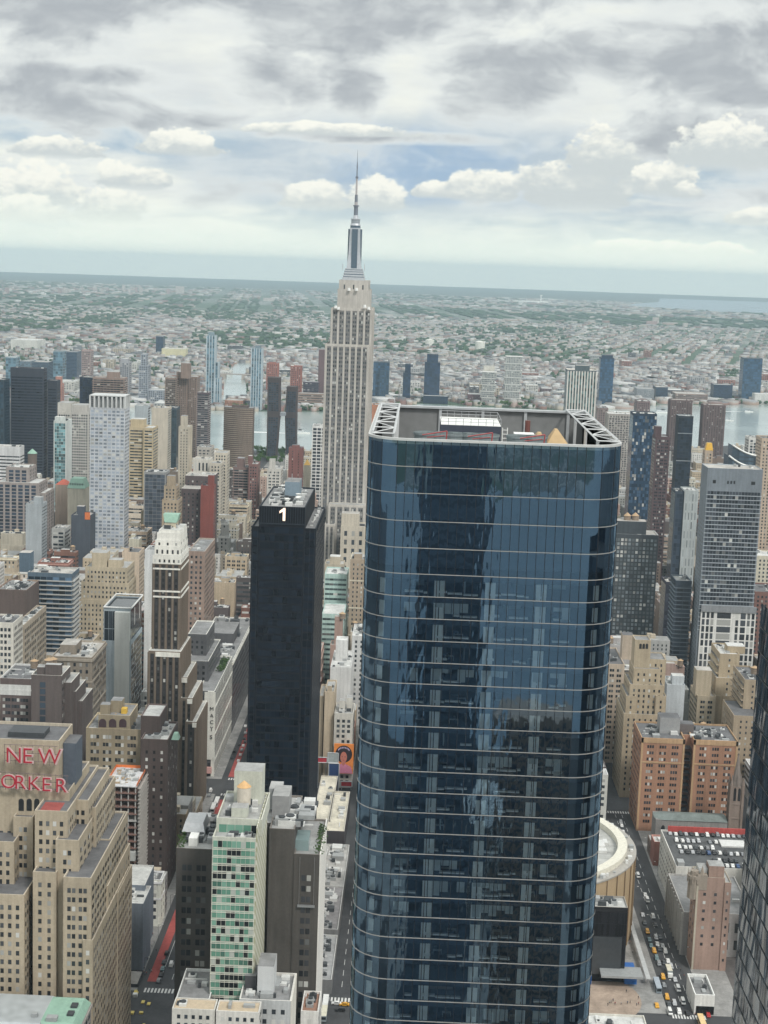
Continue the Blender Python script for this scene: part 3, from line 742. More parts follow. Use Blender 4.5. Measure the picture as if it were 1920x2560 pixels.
    for s_ in (1, -1):
        q = MB(); yo = TY1-.6 if s_ > 0 else TY0+.6; yi = yo-s_*3.7; zz = ZTOP+.75
        x0, x1 = TX+3.2, TE-1.0
        q.beam((x0+3, yo, zz), (x1, yo, zz), .22); q.beam((x0, yi, zz), (x1, yi, zz), .22); q.beam((x0+3, yo, zz-1.5), (x1, yo, zz-1.5), .2)
        n_ = 6; L_ = (x1-x0)/n_
        for k in range(n_+1): q.beam((x0+k*L_, yi, zz), (x0+k*L_+.1, yo, zz), .13)
        for k in range(n_):
            q.beam((x0+k*L_, yi if k % 2 else yo, zz), (x0+(k+1)*L_, yo if k % 2 else yi, zz), .11)
        for k in range(0, n_+1, 2): q.beam((x0+k*L_+.5, yi, zz), (x0+k*L_+.5, yi, zd), .28)
        q.build('roof_truss', plain('truss white', (0.60, 0.61, 0.61), 0.4, 0.1), t)
    # plant on the deck
    def yy(px, x): return Y(px, 1085, x)
    q = MB(); q.box(289, yy(1252, 289), zd, 305, yy(1101, 289), Z(1180, 1064, 289), 0, 1); q.build('plant_room', [plain('plant navy', (0.05, 0.06, 0.085)), WHITE], t)
    rail = MB(); zp = Z(1180, 1064, 289)
    for y in (yy(1101, 289), yy(1252, 289)): rail.beam((289.3, y, zp+1.2), (304.7, y, zp+1.2), .05)
    for k in range(9):
        y = yy(1101, 289)+(yy(1252, 289)-yy(1101, 289))*k/8; rail.beam((289.3, y, zp), (289.3, y, zp+1.2), .05); rail.beam((304.7, y, zp), (304.7, y, zp+1.2), .05)
    for x_ in (289.3, 304.7):
        for z_ in (-.4, -1.0): rail.beam((x_, yy(1101, 289), zp+1.6+z_), (x_, yy(1252, 289), zp+1.6+z_), .05)
    rail.build('railing', STEEL, t)
    for px in (1066, 1102, 1136, 1178, 1216, 1298, 1338):
        q = MB(); y = yy(px, 274); q.frustum(274, y, zd, ZTOP-.1, 2.15, 2.15, 20, 0); q.frustum(274, y, ZTOP-.1, ZTOP+.3, 2.3, 2.3, 20, 0, cap=False); q.frustum(274, y, ZTOP-.05, ZTOP, 1.9, .4, 20, 1); q.build('cooling_fan', [plain('fan shroud', (0.33, 0.38, 0.39), 0.4, 0.4), DARKMETAL], t)
    q = MB(); y = yy(1390, 281); q.taper(278, y-3.4, 286, y+2.6, ZTOP-3.2, 281, y-.3, 283, y+.2, ZTOP+.9); q.taper(279, y+1.2, 285, y+5.4, ZTOP-3.2, 281, y+2.6, 283, y+3.2, ZTOP+.2); q.build('tarpaulin_tent', plain('tarpaulin', (0.50, 0.35, 0.18)), t)
    q = MB(); y = yy(1310, 284); q.box(282, y-1.8, zd, 286, y+1.8, ZTOP-.3); q.build('white_unit', WHITE, t)
    q = MB(); y = yy(1318, 292); q.frustum(292, y, zd, ZTOP+1.3, .5, .5, 10); q.build('flue', plain('rust', (0.16, 0.06, 0.05)), t)
    q = MB(); y = yy(1262, 287)
    for s_ in (-.45, .45): q.beam((287, y+s_, zd), (287, y+s_, ZTOP+.3), .09)
    for k in range(10): q.beam((287, y-.45, zd+.6+k*.75), (287, y+.45, zd+.6+k*.75), .06)
    q.build('ladder', WHITE, t)
    for px in (1094, 1208, 1339):
        q = MB(); y = yy(px, 268); q.beam((268, y+2.6, ZTOP+.4), (268, y-1.6, ZTOP+1.2), .1); q.beam((268, y-1.6, ZTOP+1.2), (268, y-1.4, ZTOP-1.8), .12); q.beam((268, y+1.8, ZTOP), (268, y-1.2, ZTOP+.4), .08); q.build('davit', plain('davit red', (0.42, 0.09, 0.09)), t)
    keep(TX-2, TE+2, TY0-2, TY1+2)
    return cps, bays
CPS, BAYS = glass_tower()
# desks seen through the panes stand on the slabs
def desks():
    dm = MB(); dm.box(-.4, -.8, .70, .4, .8, .75, 0, bottom=True)
    top = bpy.data.meshes.new('desk_top'); top.from_pydata(dm.v, [], dm.f); top.materials.append(plain('desk top', (0.30, 0.30, 0.29)))
    lm = MB(); lm.box(-.04, -.04, 0, .04, .04, .70); lg = bpy.data.meshes.new('leg'); lg.from_pydata(lm.v, [], lm.f); lg.materials.append(STEEL)
    cm_ = MB(); cm_.box(-.24, -.24, .42, .24, .24, .5, 0, bottom=True); cm_.box(.2, -.22, .5, .26, .22, 1.0, 0); cm_.box(-.05, -.05, 0, .05, .05, .42)
    ch = bpy.data.meshes.new('office_chair'); ch.from_pydata(cm_.v, [], cm_.f); ch.materials.append(BLACK)
    num = ['top', 'second', 'third', 'fourth', 'fifth', 'sixth', 'seventh', 'eighth', 'ninth', 'tenth', 'eleventh', 'twelfth', 'thirteenth', 'fourteenth', 'fifteenth', 'sixteenth', 'seventeenth', 'eighteenth', 'nineteenth', 'twentieth', 'twenty-first']
    bn = ['left', 'second', 'third', 'right']
    r = random.Random(3)
    for i in range(5, 25):
        if i in (5, 8, 11, 13, 19, 23): continue
        for bi in range(4):
            if r.random() < .25: continue
            y = (BAYS[bi]+BAYS[bi+1])/2+r.uniform(-1.5, 1.5); x = TX+r.uniform(2.2, 3.4); z = ZL[i+1]-.05
            t = thing('office_desk', f'pale office desk behind the blue tower glass, {num[i-5]} office floor, {bn[bi]} bay', 'desk', (x, y, z), 'desks in the blue glass tower')
            o = bpy.data.objects.new('desk_top', top); link(o, t)
            for sx in (-.34, .34):
                for sy in (-.74, .74): o = bpy.data.objects.new('leg', lg); link(o, t); o.location = (sx, sy, 0)
            t2 = thing('office_chair', f'dark office chair behind the blue tower glass, {num[i-5]} office floor, {bn[bi]} bay', 'chair', (x+.9, y+r.uniform(-.4, .4), z), 'chairs in the blue glass tower')
            o = bpy.data.objects.new('seat', ch); link(o, t2)
desks()

# ------------------------------------------------------------------ hero buildings
PUN = dict(kind='punch', bay=3.3, ww=1.5, wh=1.9, fh=3.6)
PUN2 = dict(kind='punch', bay=4.6, ww=1.4, wh=1.9, fh=3.7, grp=2)
LOFT = dict(kind='punch', bay=5.0, ww=1.5, wh=2.2, fh=4.0, grp=2, cornice=1.2)
RIB = dict(kind='ribbon', fh=3.8, wh=1.8, m=.6)
CUR = dict(kind='curtain', bay=2.6, fh=3.8, m=.3)
BLANK = dict(kind='blank')
NYT = (0.47, 0.375, 0.27)

# cream setback hotel with the red roof letters, lower left
def cream_hotel():
    st = dict(kind='punch', bay=3.0, ww=1.3, wh=1.9, fh=3.7, m=1.0, top=2.6, bot=1)
    stp = dict(st, grp=2, bay=5.2, gap=.5)
    B = Bld('setback_hotel', 'cream brick setback hotel with terraces and big red rooftop letters, lower left corner', 'hotel', (0.42, 0.355, 0.265), (0.50, 0.44, 0.35), None, winm((0.03, 0.033, 0.036), 0.16, 'hotel'), R_DARK)
    def M(L, R, T, x, xe, s=st, **k):
        z = Z((L+R)/2, T, x); B.mass(x, xe, Y(R, T, x), Y(L, T, x), 0, z-.8, s, .8, own=True, **k); return Y(L, T, x), Y(R, T, x), z
    tower = M(-70, 173, 1972, 596, 634, dict(st, top=16), stS=dict(st, bay=3.2, wh=1.9))
    M(-70, 35, 2103, 584, 640); M(33, 82, 2042, 592, 640, stp); M(87, 169, 2027, 582, 640); M(82, 141, 2180, 576, 640, st)
    M(139, 197, 2100, 578, 642, dict(stp, bay=7)); M(158, 228, 2194, 570, 645, dict(stp, bay=5.0)); M(207, 232, 2350, 569, 645)
    M(180, 221, 2000, 598, 640); M(221, 240, 2018, 604, 644); M(240, 275, 2098, 612, 646, BLANK, stS=st); M(231, 270, 2214, 600, 648, dict(st, bay=5)); M(273, 295, 2232, 618, 650, BLANK, stS=st)
    M(-70, 60, 2235, 572, 640)
    # rooftop bulkhead that carries the upper letters
    y1, y0, zt = tower
    zb = zt-.8
    B.mass(600, 624, Y(148, 1870, 600), Y(-70, 1870, 600), zb-.5, Z(60, 1856, 600), BLANK, 1.2); B.rf.box(606, Y(110, 1860, 606), Z(60, 1856, 600), 616, Y(20, 1860, 606), Z(60, 1856, 600)+2.2, 3)
    B.bulkhead(606, 618, Y(190, 1868, 606), Y(158, 1868, 606), zb, Z(170, 1858, 606), plain('louvre blue', (0.09, 0.11, 0.14)))
    B.clutter(626, 633, y0+2, y1, zb, 8, 4)
    reg(B, -10, 297, 1860, 2540, 650, 'the cream setback hotel'); root = B.done()
    # three tall arched openings and red terrace roofs
    for px in (53, 73, 92):
        q = MB(); yc = Y(px, 2015, 595.8); zc = Z(px, 2012, 595.8); h = 5.0
        pts = [(595.8, yc+1.05, zc-h/2), (595.8, yc-1.05, zc-h/2)] + [(595.8, yc-1.05*math.cos(a), zc+h/2-1+1.05*math.sin(a)) for a in np.linspace(0, math.pi, 9)]
        q.poly(pts[:2]+pts[2:]); q.build('arched_opening', BLACK, root)
    RR = roofm((0.30, 0.07, 0.06))
    for (l, r, t, x0, x1) in ((95, 150, 2026, 583, 594), (186, 219, 2000, 599, 622), (243, 272, 2098, 613, 632), (235, 268, 2213, 601, 640), (211, 229, 2349, 570, 590)):
        q = MB(); z = Z((l+r)/2, t, x0)-.55; q.box(x0+.6, Y(r, t, x0)+.5, z-.3, x1, Y(l, t, x0)-.4, z); q.build('terrace_roof', RR, root)
    # letters
    sg = thing('rooftop_sign', 'big red capital letters NEW with pale rims on the hotel roof parapet', 'sign', (594, Y(75, 1890, 594), zb), 'red letter signs of the cream hotel')
    PALE = plain('neon tube pale', (0.58, 0.42, 0.41), 0.4); FR = plain('sign frame', (0.16, 0.12, 0.12))
    X = 594.0; base = Z(70, 1908, X); hh = Z(70, 1868, X)-base
    xs = [17, 59, 95]; letters('NEW', hh*1.38, lambda i: (X, Y(xs[i], 1900, X), base), .5, RED, PALE, sg, grow=-.012)
    q = MB(); 
    for k in range(3): q.beam((X+.9, Y(8, 1900, X), base+.5+k*hh/2), (X+.9, Y(142, 1900, X), base+.5+k*hh/2), .12)
    for px in range(10, 145, 14): q.beam((X+.9, Y(px, 1900, X), base-1.0), (X+.9, Y(px, 1900, X), base+hh+.4), .1)
    q.build('sign_frame', FR, sg)
    X = 592.5
    sg2 = thing('rooftop_sign', 'lower row of big red capital letters YORKER with pale rims, hotel front', 'sign', (X, Y(75, 1955, X), zb-8), 'red letter signs of the cream hotel')
    base = Z(70, 1971, X); hh = Z(70, 1935, X)-base; xs = [-32, 3, 39, 72, 107, 141]
    letters('YORKER', hh*1.38, lambda i: (X, Y(xs[i], 1965, X), base-(.2*i)), .5, RED, PALE, sg2, grow=-.012)
    q = MB()
    for k in range(3): q.beam((X+.9, Y(-36, 1960, X), base+.3+k*hh/2), (X+.9, Y(170, 1960, X), base-.5+k*hh/2), .12)
    for px in range(-30, 172, 14): q.beam((X+.9, Y(px, 1960, X), base-1.2), (X+.9, Y(px, 1960, X), base+hh), .1)
    for px in (-20, 40, 100, 160): q.beam((X+.9, Y(px, 1960, X), base), (596.3, Y(px, 1960, X), base), .1)
    q.build('sign_frame', FR, sg2)
cream_hotel()

# grey standing-seam hall roof with a green copper bay, bottom left
def hall():
    B = Bld('market_hall', 'low hall with grey ribbed metal roof and a green copper end bay, bottom left corner', 'hall', (0.3, 0.28, 0.26), roof=R_GREY)
    x0, x1 = 536, 563; zr = Z(80, 2484, x1)
    B.mass(x0, x1, Y(228, 2500, x1), Y(-90, 2500, x1), 0, zr-3, LOFT, .3)
    reg(B, 0, 230, 2482, 2600, 560); root = B.done()
    def seam(q, bs, m):
        geo = q.n('ShaderNodeNewGeometry').outputs['Position']; s = q.n('ShaderNodeSeparateXYZ'); q.put(s.inputs[0], geo)
        wv = q.m('FRACT', q.m('MULTIPLY', s.outputs[1], 1.4)); k = q.lin(q.m('GREATER_THAN', wv, .82), 0, 1, 1, .62)
        n = q.noise(geo, .3, 5, .6); k = q.m('MULTIPLY', k, q.lin(n, .3, .7, .8, 1.15))
        q.put(bs.inputs['Base Color'], q.mix(1.0, (.47, .50, .51, 1), q.xyz(k, k, k), 'MULTIPLY')); bs.inputs['Roughness'].default_value = .5; bs.inputs['Metallic'].default_value = .2
    ym = Y(155, 2500, x1); yr = Y(228, 2500, x1); yl = Y(-90, 2500, x1)
    q = MB(); q.taper(x0, ym, x1, yl, zr-2.7, x0+4, ym+3, x1-1, yl, zr); q.build('metal_roof', mat('seam roof', seam), root)
    q = MB(); q.taper(x0, yr, x1, ym, zr-2.7, x0+5, yr+2, x1-2, ym+3, zr+.1); c = q.build('copper_roof', COPPER, root)
    for k in (0.25, 0.65):
        q = MB(); xx = x0+6+k*16; q.box(xx, yr+3.2, zr, xx+3.2, yr+5.6, zr+.9); q.build('roof_hatch', DARKMETAL, c)
    q = MB(); q.box(x0+8, ym+5, zr, x0+10, ym+7, zr+1.4); q.box(x0+5, ym-3, zr, x0+8, ym+1, zr+1.6); q.build('roof_unit', UNIT, root)
hall()

# dark brown corner block with a pale side wall, and the green-glass hotel tower set against it
def brown_and_green():
    x = 612; xe = 654
    st = dict(kind='punch', bay=6.4, ww=1.7, wh=2.4, fh=4.6, grp=2, gap=.45, m=1.5, top=5)
    DB = (0.085, 0.078, 0.072)
    B = Bld('brown_brick_block', 'dark brown brick block behind the green glass tower, pale cladding down its street side', 'office block', DB, (0.2, 0.18, 0.16), (0.16, 0.14, 0.115), winm((0.02, .022, .026), .2, 'brown'), R_GREY)
    zt = Z(620, 2135, x)
    yL, yA, yB, yR = Y(441, 2125, x), Y(531, 2125, x), Y(672, 2130, x), Y(799, 2141, x)
    B.mass(x, xe, yA, yL, 0, Z(486, 2127, x), st, .9, own=True, stS=BLANK)
    zr2 = Z(770, 2141, x); B.mass(x, xe, yR, Y(735, 2141, x), 0, zr2, dict(st, m=.5, top=7), .9, own=True)
    zr1 = Z(700, 2078, x); B.mass(x+.4, xe, Y(735, 2141, x), yB, 0, zr1, BLANK, .9)
    B.mass(x+12, xe, yB, yA, 0, zr1-2, BLANK, .9)
    B.bulkhead(626, 640, Y(722, 2030, 626), Y(680, 2030, 626), zr1-2, Z(700, 1990, 626), plain('bulk grey', (.3, .3, .3)))
    B.bulkhead(640, 650, Y(704, 2000, 640), Y(672, 2000, 640), zr1-1, Z(690, 1972, 640), UNIT)
    B.clutter(616, 652, yR+2, yB, zr1, 26, 9, True); B.clutter(616, 652, yA, yL-1, Z(486, 2127, x), 18, 5, True)
    reg(B, 441, 812, 2070, 2560, 650, 'the dark brown block'); root = B.done()
    # glazed roof rooms, terrace planting
    gh = curtain((0.30, 0.40, 0.40), .15)
    q = MB(); y1, y0 = Y(728, 2095, 618), Y(772, 2095, 618); q.box(618, y0, zr2, 630, y1, zr2+4.5); q.build('glazed_roof_room', gh, root)
    q = MB(); y1, y0 = Y(446, 2110, 616), Y(498, 2110, 616); zz = Z(486, 2127, x); q.box(617, y0+1, zz, 624, y1-4, zz+3.4, 0); q.taper(625, y0-1, 640, y1, zz+3, 627, y0, 639, y1-1, zz+6.5, 1); q.build('roof_shed', [WHITE, STEEL], root)
    leaf = plain('planting', (0.06, 0.11, 0.035), .9); r = random.Random(2)
    for (a, c) in ((Y(795, 2120, x), zr2), (Y(447, 2110, x), zz)):
        q = MB()
        for k in range(220):
            xx, yy_, z_ = r.uniform(x+2, x+34), a+r.gauss(0, .9), c+.4+abs(r.gauss(0, 1.0)); s = r.uniform(.25, .6); t = r.uniform(0, 3.1)
            q.quad((xx-s*math.cos(t), yy_-s*math.sin(t), z_-s*.6), (xx+s*math.cos(t), yy_+s*math.sin(t), z_-s*.4), (xx+s*math.cos(t), yy_+s*math.sin(t), z_+s*.6), (xx-s*math.cos(t), yy_-s*math.sin(t), z_+s*.5))
        tag(q.build('roof_planting', leaf, root), kind='stuff')
    q = MB(); q.box(x-.1, yR-.45, .2, xe, yR-.04, zr2+1.2); q.build('side_cladding', wallm((.74, .72, .68), .6, .12), root)
    q = MB(); yy_ = Y(765, 2265, x-1); q.box(x-1.4, yy_-3.5, Z(765, 2268, x-1), x-.5, yy_+3.6, Z(765, 2263, x-1)); q.beam((x-.9, yy_-3, Z(765, 2268, x-1)), (x-.9, yy_-3, zr2), .05); q.beam((x-.9, yy_+3, Z(765, 2268, x-1)), (x-.9, yy_+3, zr2), .05); q.build('cleaning_cradle', STEEL, root)
    # green glass tower
    gx, ge = 572, 604
    def gpane():
        def f(q, bs, m):
            a = q.n('ShaderNodeNewGeometry').outputs['Random Per Island']; o = q.n('ShaderNodeObjectInfo').outputs['Random']
            r = q.m('FRACT', q.m('ADD', q.m('MULTIPLY', a, 11.3), q.m('MULTIPLY', o, 5.7))); rp = q.n('ShaderNodeValToRGB'); q.put(rp.inputs[0], r); cr = rp.color_ramp; cr.interpolation = 'CONSTANT'
            for p, c in ((.3, (.19, .36, .28)), (.55, (.06, .15, .115)), (.68, (.012, .016, .018)), (.93, (.42, .45, .41))): e = cr.elements.new(p); e.color = (*c, 1)
            cr.elements[0].color = (.12, .27, .20, 1); q.put(bs.inputs['Base Color'], rp.outputs[0]); bs.inputs['Roughness'].default_value = .15
        return mat('green panes', f)
    GG = gpane()
    B = Bld('green_glass_hotel', 'slim green glass hotel tower with cream strips and a round water tank on top', 'hotel', (0.50, 0.51, 0.44), (0.56, 0.56, 0.48), None, GG, R_GREY)
    yl, yr = Y(531, 2100, gx), Y(640, 2100, gx); zt = Z(585, 2100, gx)
    B.mass(gx, ge, yr, yl, 0, zt, dict(kind='curtain', bay=1.75, fh=3.15, mh=.62, m=.3, top=.2), 1.0, own=True, stS=BLANK)
    z2 = Z(600, 2053, gx+8)
    B.mass(gx+8, ge+8, Y(655, 2053, gx+8), Y(541, 2053, gx+8), zt-1, z2, dict(kind='curtain', bay=3.2, fh=4.4, mh=.6, m=1.0, top=1.2, bot=0), 1.0, stS=BLANK)
    B.clutter(gx+10, ge+6, yr, yl, z2, 22, 3); B.clutter(gx+.5, gx+7, yr, yl, zt, 14, 8)
    B.bulkhead(ge-4, ge+7, Y(658, 1960, ge), Y(588, 1960, ge), z2, Z(620, 1928, ge-4)); B.bulkhead(gx+12, gx+18, Y(618, 2045, gx+12), Y(578, 2045, gx+12), z2, Z(598, 2020, gx+12))
    reg(B, 531, 640, 1960, 2480, 604, 'the green glass hotel'); root = B.done()
    # round tank with tan conical lid
    q = MB(); xx = gx+22; yc = Y(610, 1985, xx); q.frustum(xx, yc, z2, Z(610, 1966, xx), 2.6, 2.75, 24); tk = q.build('water_tank', plain('tank render', (.62, .56, .47)), root)
    c = MB(); c.frustum(xx, yc, Z(610, 1966, xx), Z(610, 1952, xx), 2.85, .3, 24); c.build('cone_roof', plain('cone tan', (.62, .38, .17)), tk)
    # woven cream south wall
    def weave(q, bs, m):
        geo = q.n('ShaderNodeNewGeometry').outputs['Position']; s = q.n('ShaderNodeSeparateXYZ'); q.put(s.inputs[0], geo)
        a = q.m('SINE', q.m('ADD', q.m('MULTIPLY', s.outputs[0], 2.4), q.m('MULTIPLY', q.m('SINE', q.m('MULTIPLY', s.outputs[2], .9)), 1.4)))
        bb = q.m('SINE', q.m('ADD', q.m('MULTIPLY', s.outputs[2], 1.7), q.m('MULTIPLY', s.outputs[0], 1.3)))
        t = q.step(q.m('ADD', q.m('MULTIPLY', a, .6), q.m('MULTIPLY', bb, .5)), -.6, .7)
        q.put(bs.inputs['Base Color'], q.mix(t, (.36, .36, .22), (.68, .67, .60))); bs.inputs['Roughness'].default_value = .7
    q = MB(); q.box(gx+.3, yr-.4, 0.2, ge+8, yr-.03, z2+.8); q.build('woven_wall', mat('woven cladding', weave), root)
    wv = MB()
    for z in np.arange(4, zt, 3.15): wv.box(gx-.25, yr+.02, zt-z-.09, gx, yl-.02, zt-z+.09)
    wv.build('floor_strip', wallm((.66, .64, .56), .7, .1), root)
brown_and_green()

# foreground low roofs along the bottom edge
FG = [('lowrise_block', 'cream plastered walk-up with tan roof at bottom edge, left of the two tan roofs', 430, 537, 2523, 549, 9, (0.6, 0.58, 0.53), plain('tan roof', (.52, .42, .30))),
      ('lowrise_block', 'cream plastered walk-up with tan roof at bottom edge, right of the two tan roofs', 540, 648, 2529, 549, 9, (0.62, 0.6, 0.56), plain('tan roof', (.52, .42, .30)))]
for (n, l, L, R, T, x, ln, wc, rm) in FG:
    simple(n, l, 'walk-up', L, R, T, 2560, x, ln, dict(kind='punch', bay=2.6, ww=1.2, wh=1.5, fh=3.2, top=1.0), wc, roof=rm, parapet=.5, clut=2, own=True)
b_ = simple('studio_block', 'cream side-walled block with crowded plant roof and grey stair shaft, bottom centre', 'office block', 598, 727, 2500, 2560, 560, 24, dict(PUN, fh=4), (.45, .46, .46), (.66, .64, .6), roof=R_MID, clut=26, fin=False, stS=dict(kind='punch', bay=3.2, ww=1.1, wh=1.6, fh=4))
zf = Z(660, 2500, 560)-1.1
b_.bulkhead(566, 578, Y(684, 2470, 566), Y(643, 2470, 566), zf-.2, Z(663, 2416, 566), wallm((.56, .57, .57), .6, .1)); b_.bulkhead(570, 580, Y(640, 2470, 570), Y(612, 2470, 570), zf-.2, Z(626, 2440, 570), plain('dark tarp', (.06, .06, .065))); b_.done()
q = MB(); yr_ = Y(727, 2500, 560); q.box(560.2, yr_-.4, 0.2, 584, yr_-.03, zf+1.1); q.build('side_cladding', wallm((.68, .65, .58), .6, .15), b_.root)
simple('garage_block', 'low grey-roofed garage with white parapet left of the crowded plant roof', 'garage', 440, 524, 2496, 2560, 566, 26, BLANK, (.25, .22, .2), (.68, .68, .66), roof=R_MID, clut=4)
simple('corner_shop', 'small white block with rusty roof patch at bottom edge right of the brown block', 'shop', 752, 796, 2528, 2560, 590, 18, PUN, (.7, .69, .66), roof=roofm((.3, .17, .12)), clut=6)

# black slab with the pale numeral
def black_slab():
    x, ln = 735, 68
    BG = curtain((0.007, 0.012, 0.021), .22, .32, .5)
    B = Bld('black_office_slab', 'black glass office slab with a big pale numeral 1 on its crown', 'skyscraper', (0.008, 0.010, 0.015), (0.026, .033, .044), None, BG, R_MID)
    st = dict(kind='curtain', bay=2.3, fh=3.75, mh=.9, m=.6, top=1, piers=(.22, .16, 2))
    z1 = Z(710, 1320, x); zc = Z(706, 1266, x)
    yl, yr = Y(629.5, 1317, x), Y(790, 1323, x)
    ca, cb = Y(649, 1266, x), Y(763.5, 1267, x)
    B.mass(x, x+ln, yr, yl, 0, z1-.5, st, .8, own=True, stS=dict(st, bay=3.4))
    B.mass(x-.8, x+ln, cb, ca, 0, zc-.8, dict(kind='blank', piers=(.25, .35, 2)), .8, stS=dict(kind='ribbon', fh=4, wh=2.6, m=.5, top=2, bot=z1+4))
    # front ribs of crown and shaft glazing
    for k in range(20):
        y = ca+(cb-ca)*k/19; B.w.box(x-1.1, y-.12, Z(700, 1308, x), x-.8, y+.12, zc-.2, 2)
    R_, T_ = grid(ca-cb, 0, Z(700, 1310, x), dict(st, bay=2.2))
    for (u, z, ww, hh) in R_: B.win.append(('W', (x-.8, ca-u, z), ww, hh))
    B.w.box(x-1.2, cb-.1, Z(700, 1308.5, x)-.4, x-.6, ca+.1, Z(700, 1308.5, x)+.2, 2)
    B.clutter(x+2, x+ln-3, cb+1, ca-1, zc-.8, 60, 12)
    B.bulkhead(x+30, x+46, Y(748, 1232, x+30), Y(712, 1232, x+30), zc-.8, Z(730, 1205, x+30), plain('plant blue grey', (.2, .26, .31)))
    B.clutter(x+2, x+ln-3, yr+.6, cb-1, z1-.5, 24, 6)
    reg(B, 629, 812, 1215, 2055, x, 'the black slab with the numeral'); root = B.done()
    SI = plain('lit sign', (1.0, .78, .62), .5, 0, .75)
    s = thing('roof_numeral', 'pale lit numeral 1 on the crown of the black slab', 'sign', (x-1.3, Y(706, 1300, x-1.3), Z(706, 1303, x-1.3)))
    ya = Y(696, 1303, x-1.6); z0 = Z(706, 1303, x-1.6); h = Z(706, 1269, x-1.6)-z0; q = MB()
    pr = [(-2.0, .2), (-3.2, .2), (-3.2, h-.2), (-2.3, h-.2), (-.4, h-1.7), (-.4, h-2.8), (-2.0, h-1.9)]
    q.poly([(x-1.7, ya+a, z0+c_) for a, c_ in pr][::-1]); q.poly([(x-1.3, ya+a, z0+c_) for a, c_ in pr])
    for k in range(7): (a, c_), (e_, f_) = pr[k], pr[(k+1) % 7]; q.quad((x-1.7, ya+a, z0+c_), (x-1.7, ya+e_, z0+f_), (x-1.3, ya+e_, z0+f_), (x-1.3, ya+a, z0+c_))
    q.build('numeral', SI, s)
    r = random.Random(4)
    for k in range(7):
        q = MB(); xx, yy_ = x+r.uniform(6, ln-8), r.uniform(cb+3, ca-3); q.frustum(xx, yy_, zc-.7, zc+1.4, .2, .15, 6); q.frustum(xx-.3, yy_, zc+1.2, zc+2.4, .3, 1.5, 10, cap=False); q.build('roof_dish', WHITE, root)
    q = MB(); q.beam((x+36, Y(730, 1200, x+36), zc), (x+36, Y(730, 1200, x+36), zc+11), .2); q.build('mast', STEEL, root)
black_slab()

# white-crowned brown tower
def crowned_tower():
    x, ln = 930, 31
    BR = (0.17, 0.135, 0.105); WH = (0.74, 0.72, 0.66)
    B = Bld('setback_tower', 'brown ribbed setback tower with a white stepped crown and green-roofed lantern', 'skyscraper', BR, WH, (0.045, .042, .042), winm((.03, .03, .032), .14, 'crown'), R_PALE)
    pier = dict(kind='punch', bay=3.55, ww=1.3, wh=2.0, fh=3.6, m=.5, piers=(1.25, .5, 0), spandrel=1, top=1.0)
    zw = Z(418, 1410, x)
    B.mass(x, x+ln, Y(451, 1410, x), Y(382.5, 1410, x), 0, zw, pier, 0, own=True)
    for t in (1422, 1478, 1492): B.w.box(x-.62, Y(451, t, x), Z(417, t+2, x), x-.05, Y(382.5, t, x), Z(417, t-2, x), 2); B.w.box(x, Y(451, t, x)-.62, Z(417, t+2, x), x+ln, Y(451, t, x)-.05, Z(417, t-2, x), 2)
    B.mw = B.mw
    # crown
    cr = MB(); wn = MB()
    def tier(l, r, top, dx0, dx1, zb, n, hw):
        y1, y0, z1 = Y(l, top, x), Y(r, top, x), Z(418, top, x)
        cr.box(x+dx0, y0, zb, x+ln-dx1, y1, z1, 0, 1)
        for j in range(n):
            yy_ = y1+(y0-y1)*(j+.5)/n; zc_ = zb+.35*(z1-zb); wn.box(x+dx0-.08, yy_-.55, zc_-hw/2, x+dx0, yy_+.55, zc_+hw/2)
            xx = x+dx0+(ln-dx0-dx1)*(j+.5)/n; wn.box(xx-.55, y0-.08, zc_-hw/2, xx+.55, y0, zc_+hw/2)
        return z1
    z = tier(382, 453, 1388, -.4, -.4, zw, 6, 1.8); z = tier(386, 451, 1366, .8, .8, z, 5, 2.4); z = tier(387, 450, 1352, 1.4, 1.4, z, 3, 1.6); z = tier(391, 450, 1334, 2.2, 2.2, z, 0, 1); z = tier(395, 449, 1327, 3.4, 3, z, 0, 1)
    B.tank_dummy = None
    B.bulkhead(x+10, x+20, Y(440, 1318, x+10), Y(412, 1318, x+10), z-.5, Z(427, 1306, x+10), wallm((.52, .46, .35)))
    B.clutter(x+4, x+ln-4, Y(448, 1330, x), Y(396, 1330, x), z, 14, 3)
    # lower, wider body and the stepped wings along 34th
    def M(l, r, t, xx, xe, s=pier): B.mass(xx, xe, Y(r, t, xx), Y(l, t, xx), 0, Z((l+r)/2, t, xx), s, 1.0, own=True)
    M(371, 452, 1632, x-9, x+ln)
    M(440, 468, 1697, x-6, x+ln+2); M(452, 481, 1749, x-9, x+ln+2); M(465, 491, 1808, x-14, x+ln+2)
    for (l, r, t, xx) in ((389, 450, 1636, x-9), (452, 468, 1700, x-6), (468, 481, 1753, x-9), (481, 491, 1812, x-14)):
        B.w.box(xx-.65, Y(r, t, xx)-.02, Z((l+r)/2, t+6, xx), xx-.02, Y(l, t, xx)+.02, Z((l+r)/2, t-5, xx), 2)
    reg(B, 372, 500, 1290, 1990, x, 'the white-crowned brown tower'); root = B.done()
    cr.build('crown', [wallm(WH), R_PALE], root); wn.build('crown_window', B.mg, root)
    q = MB(); y1, y0 = Y(441, 1305, x+9), Y(411, 1305, x+9); z0, z1 = Z(427, 1306, x+10), Z(427, 1287, x+10); q.taper(x+9.5, y0, x+20.5, y1, z0, x+11.5, y0+1.2, x+18.5, y1-1.2, z1); q.build('lantern_roof', COPPER, root)
crowned_tower()

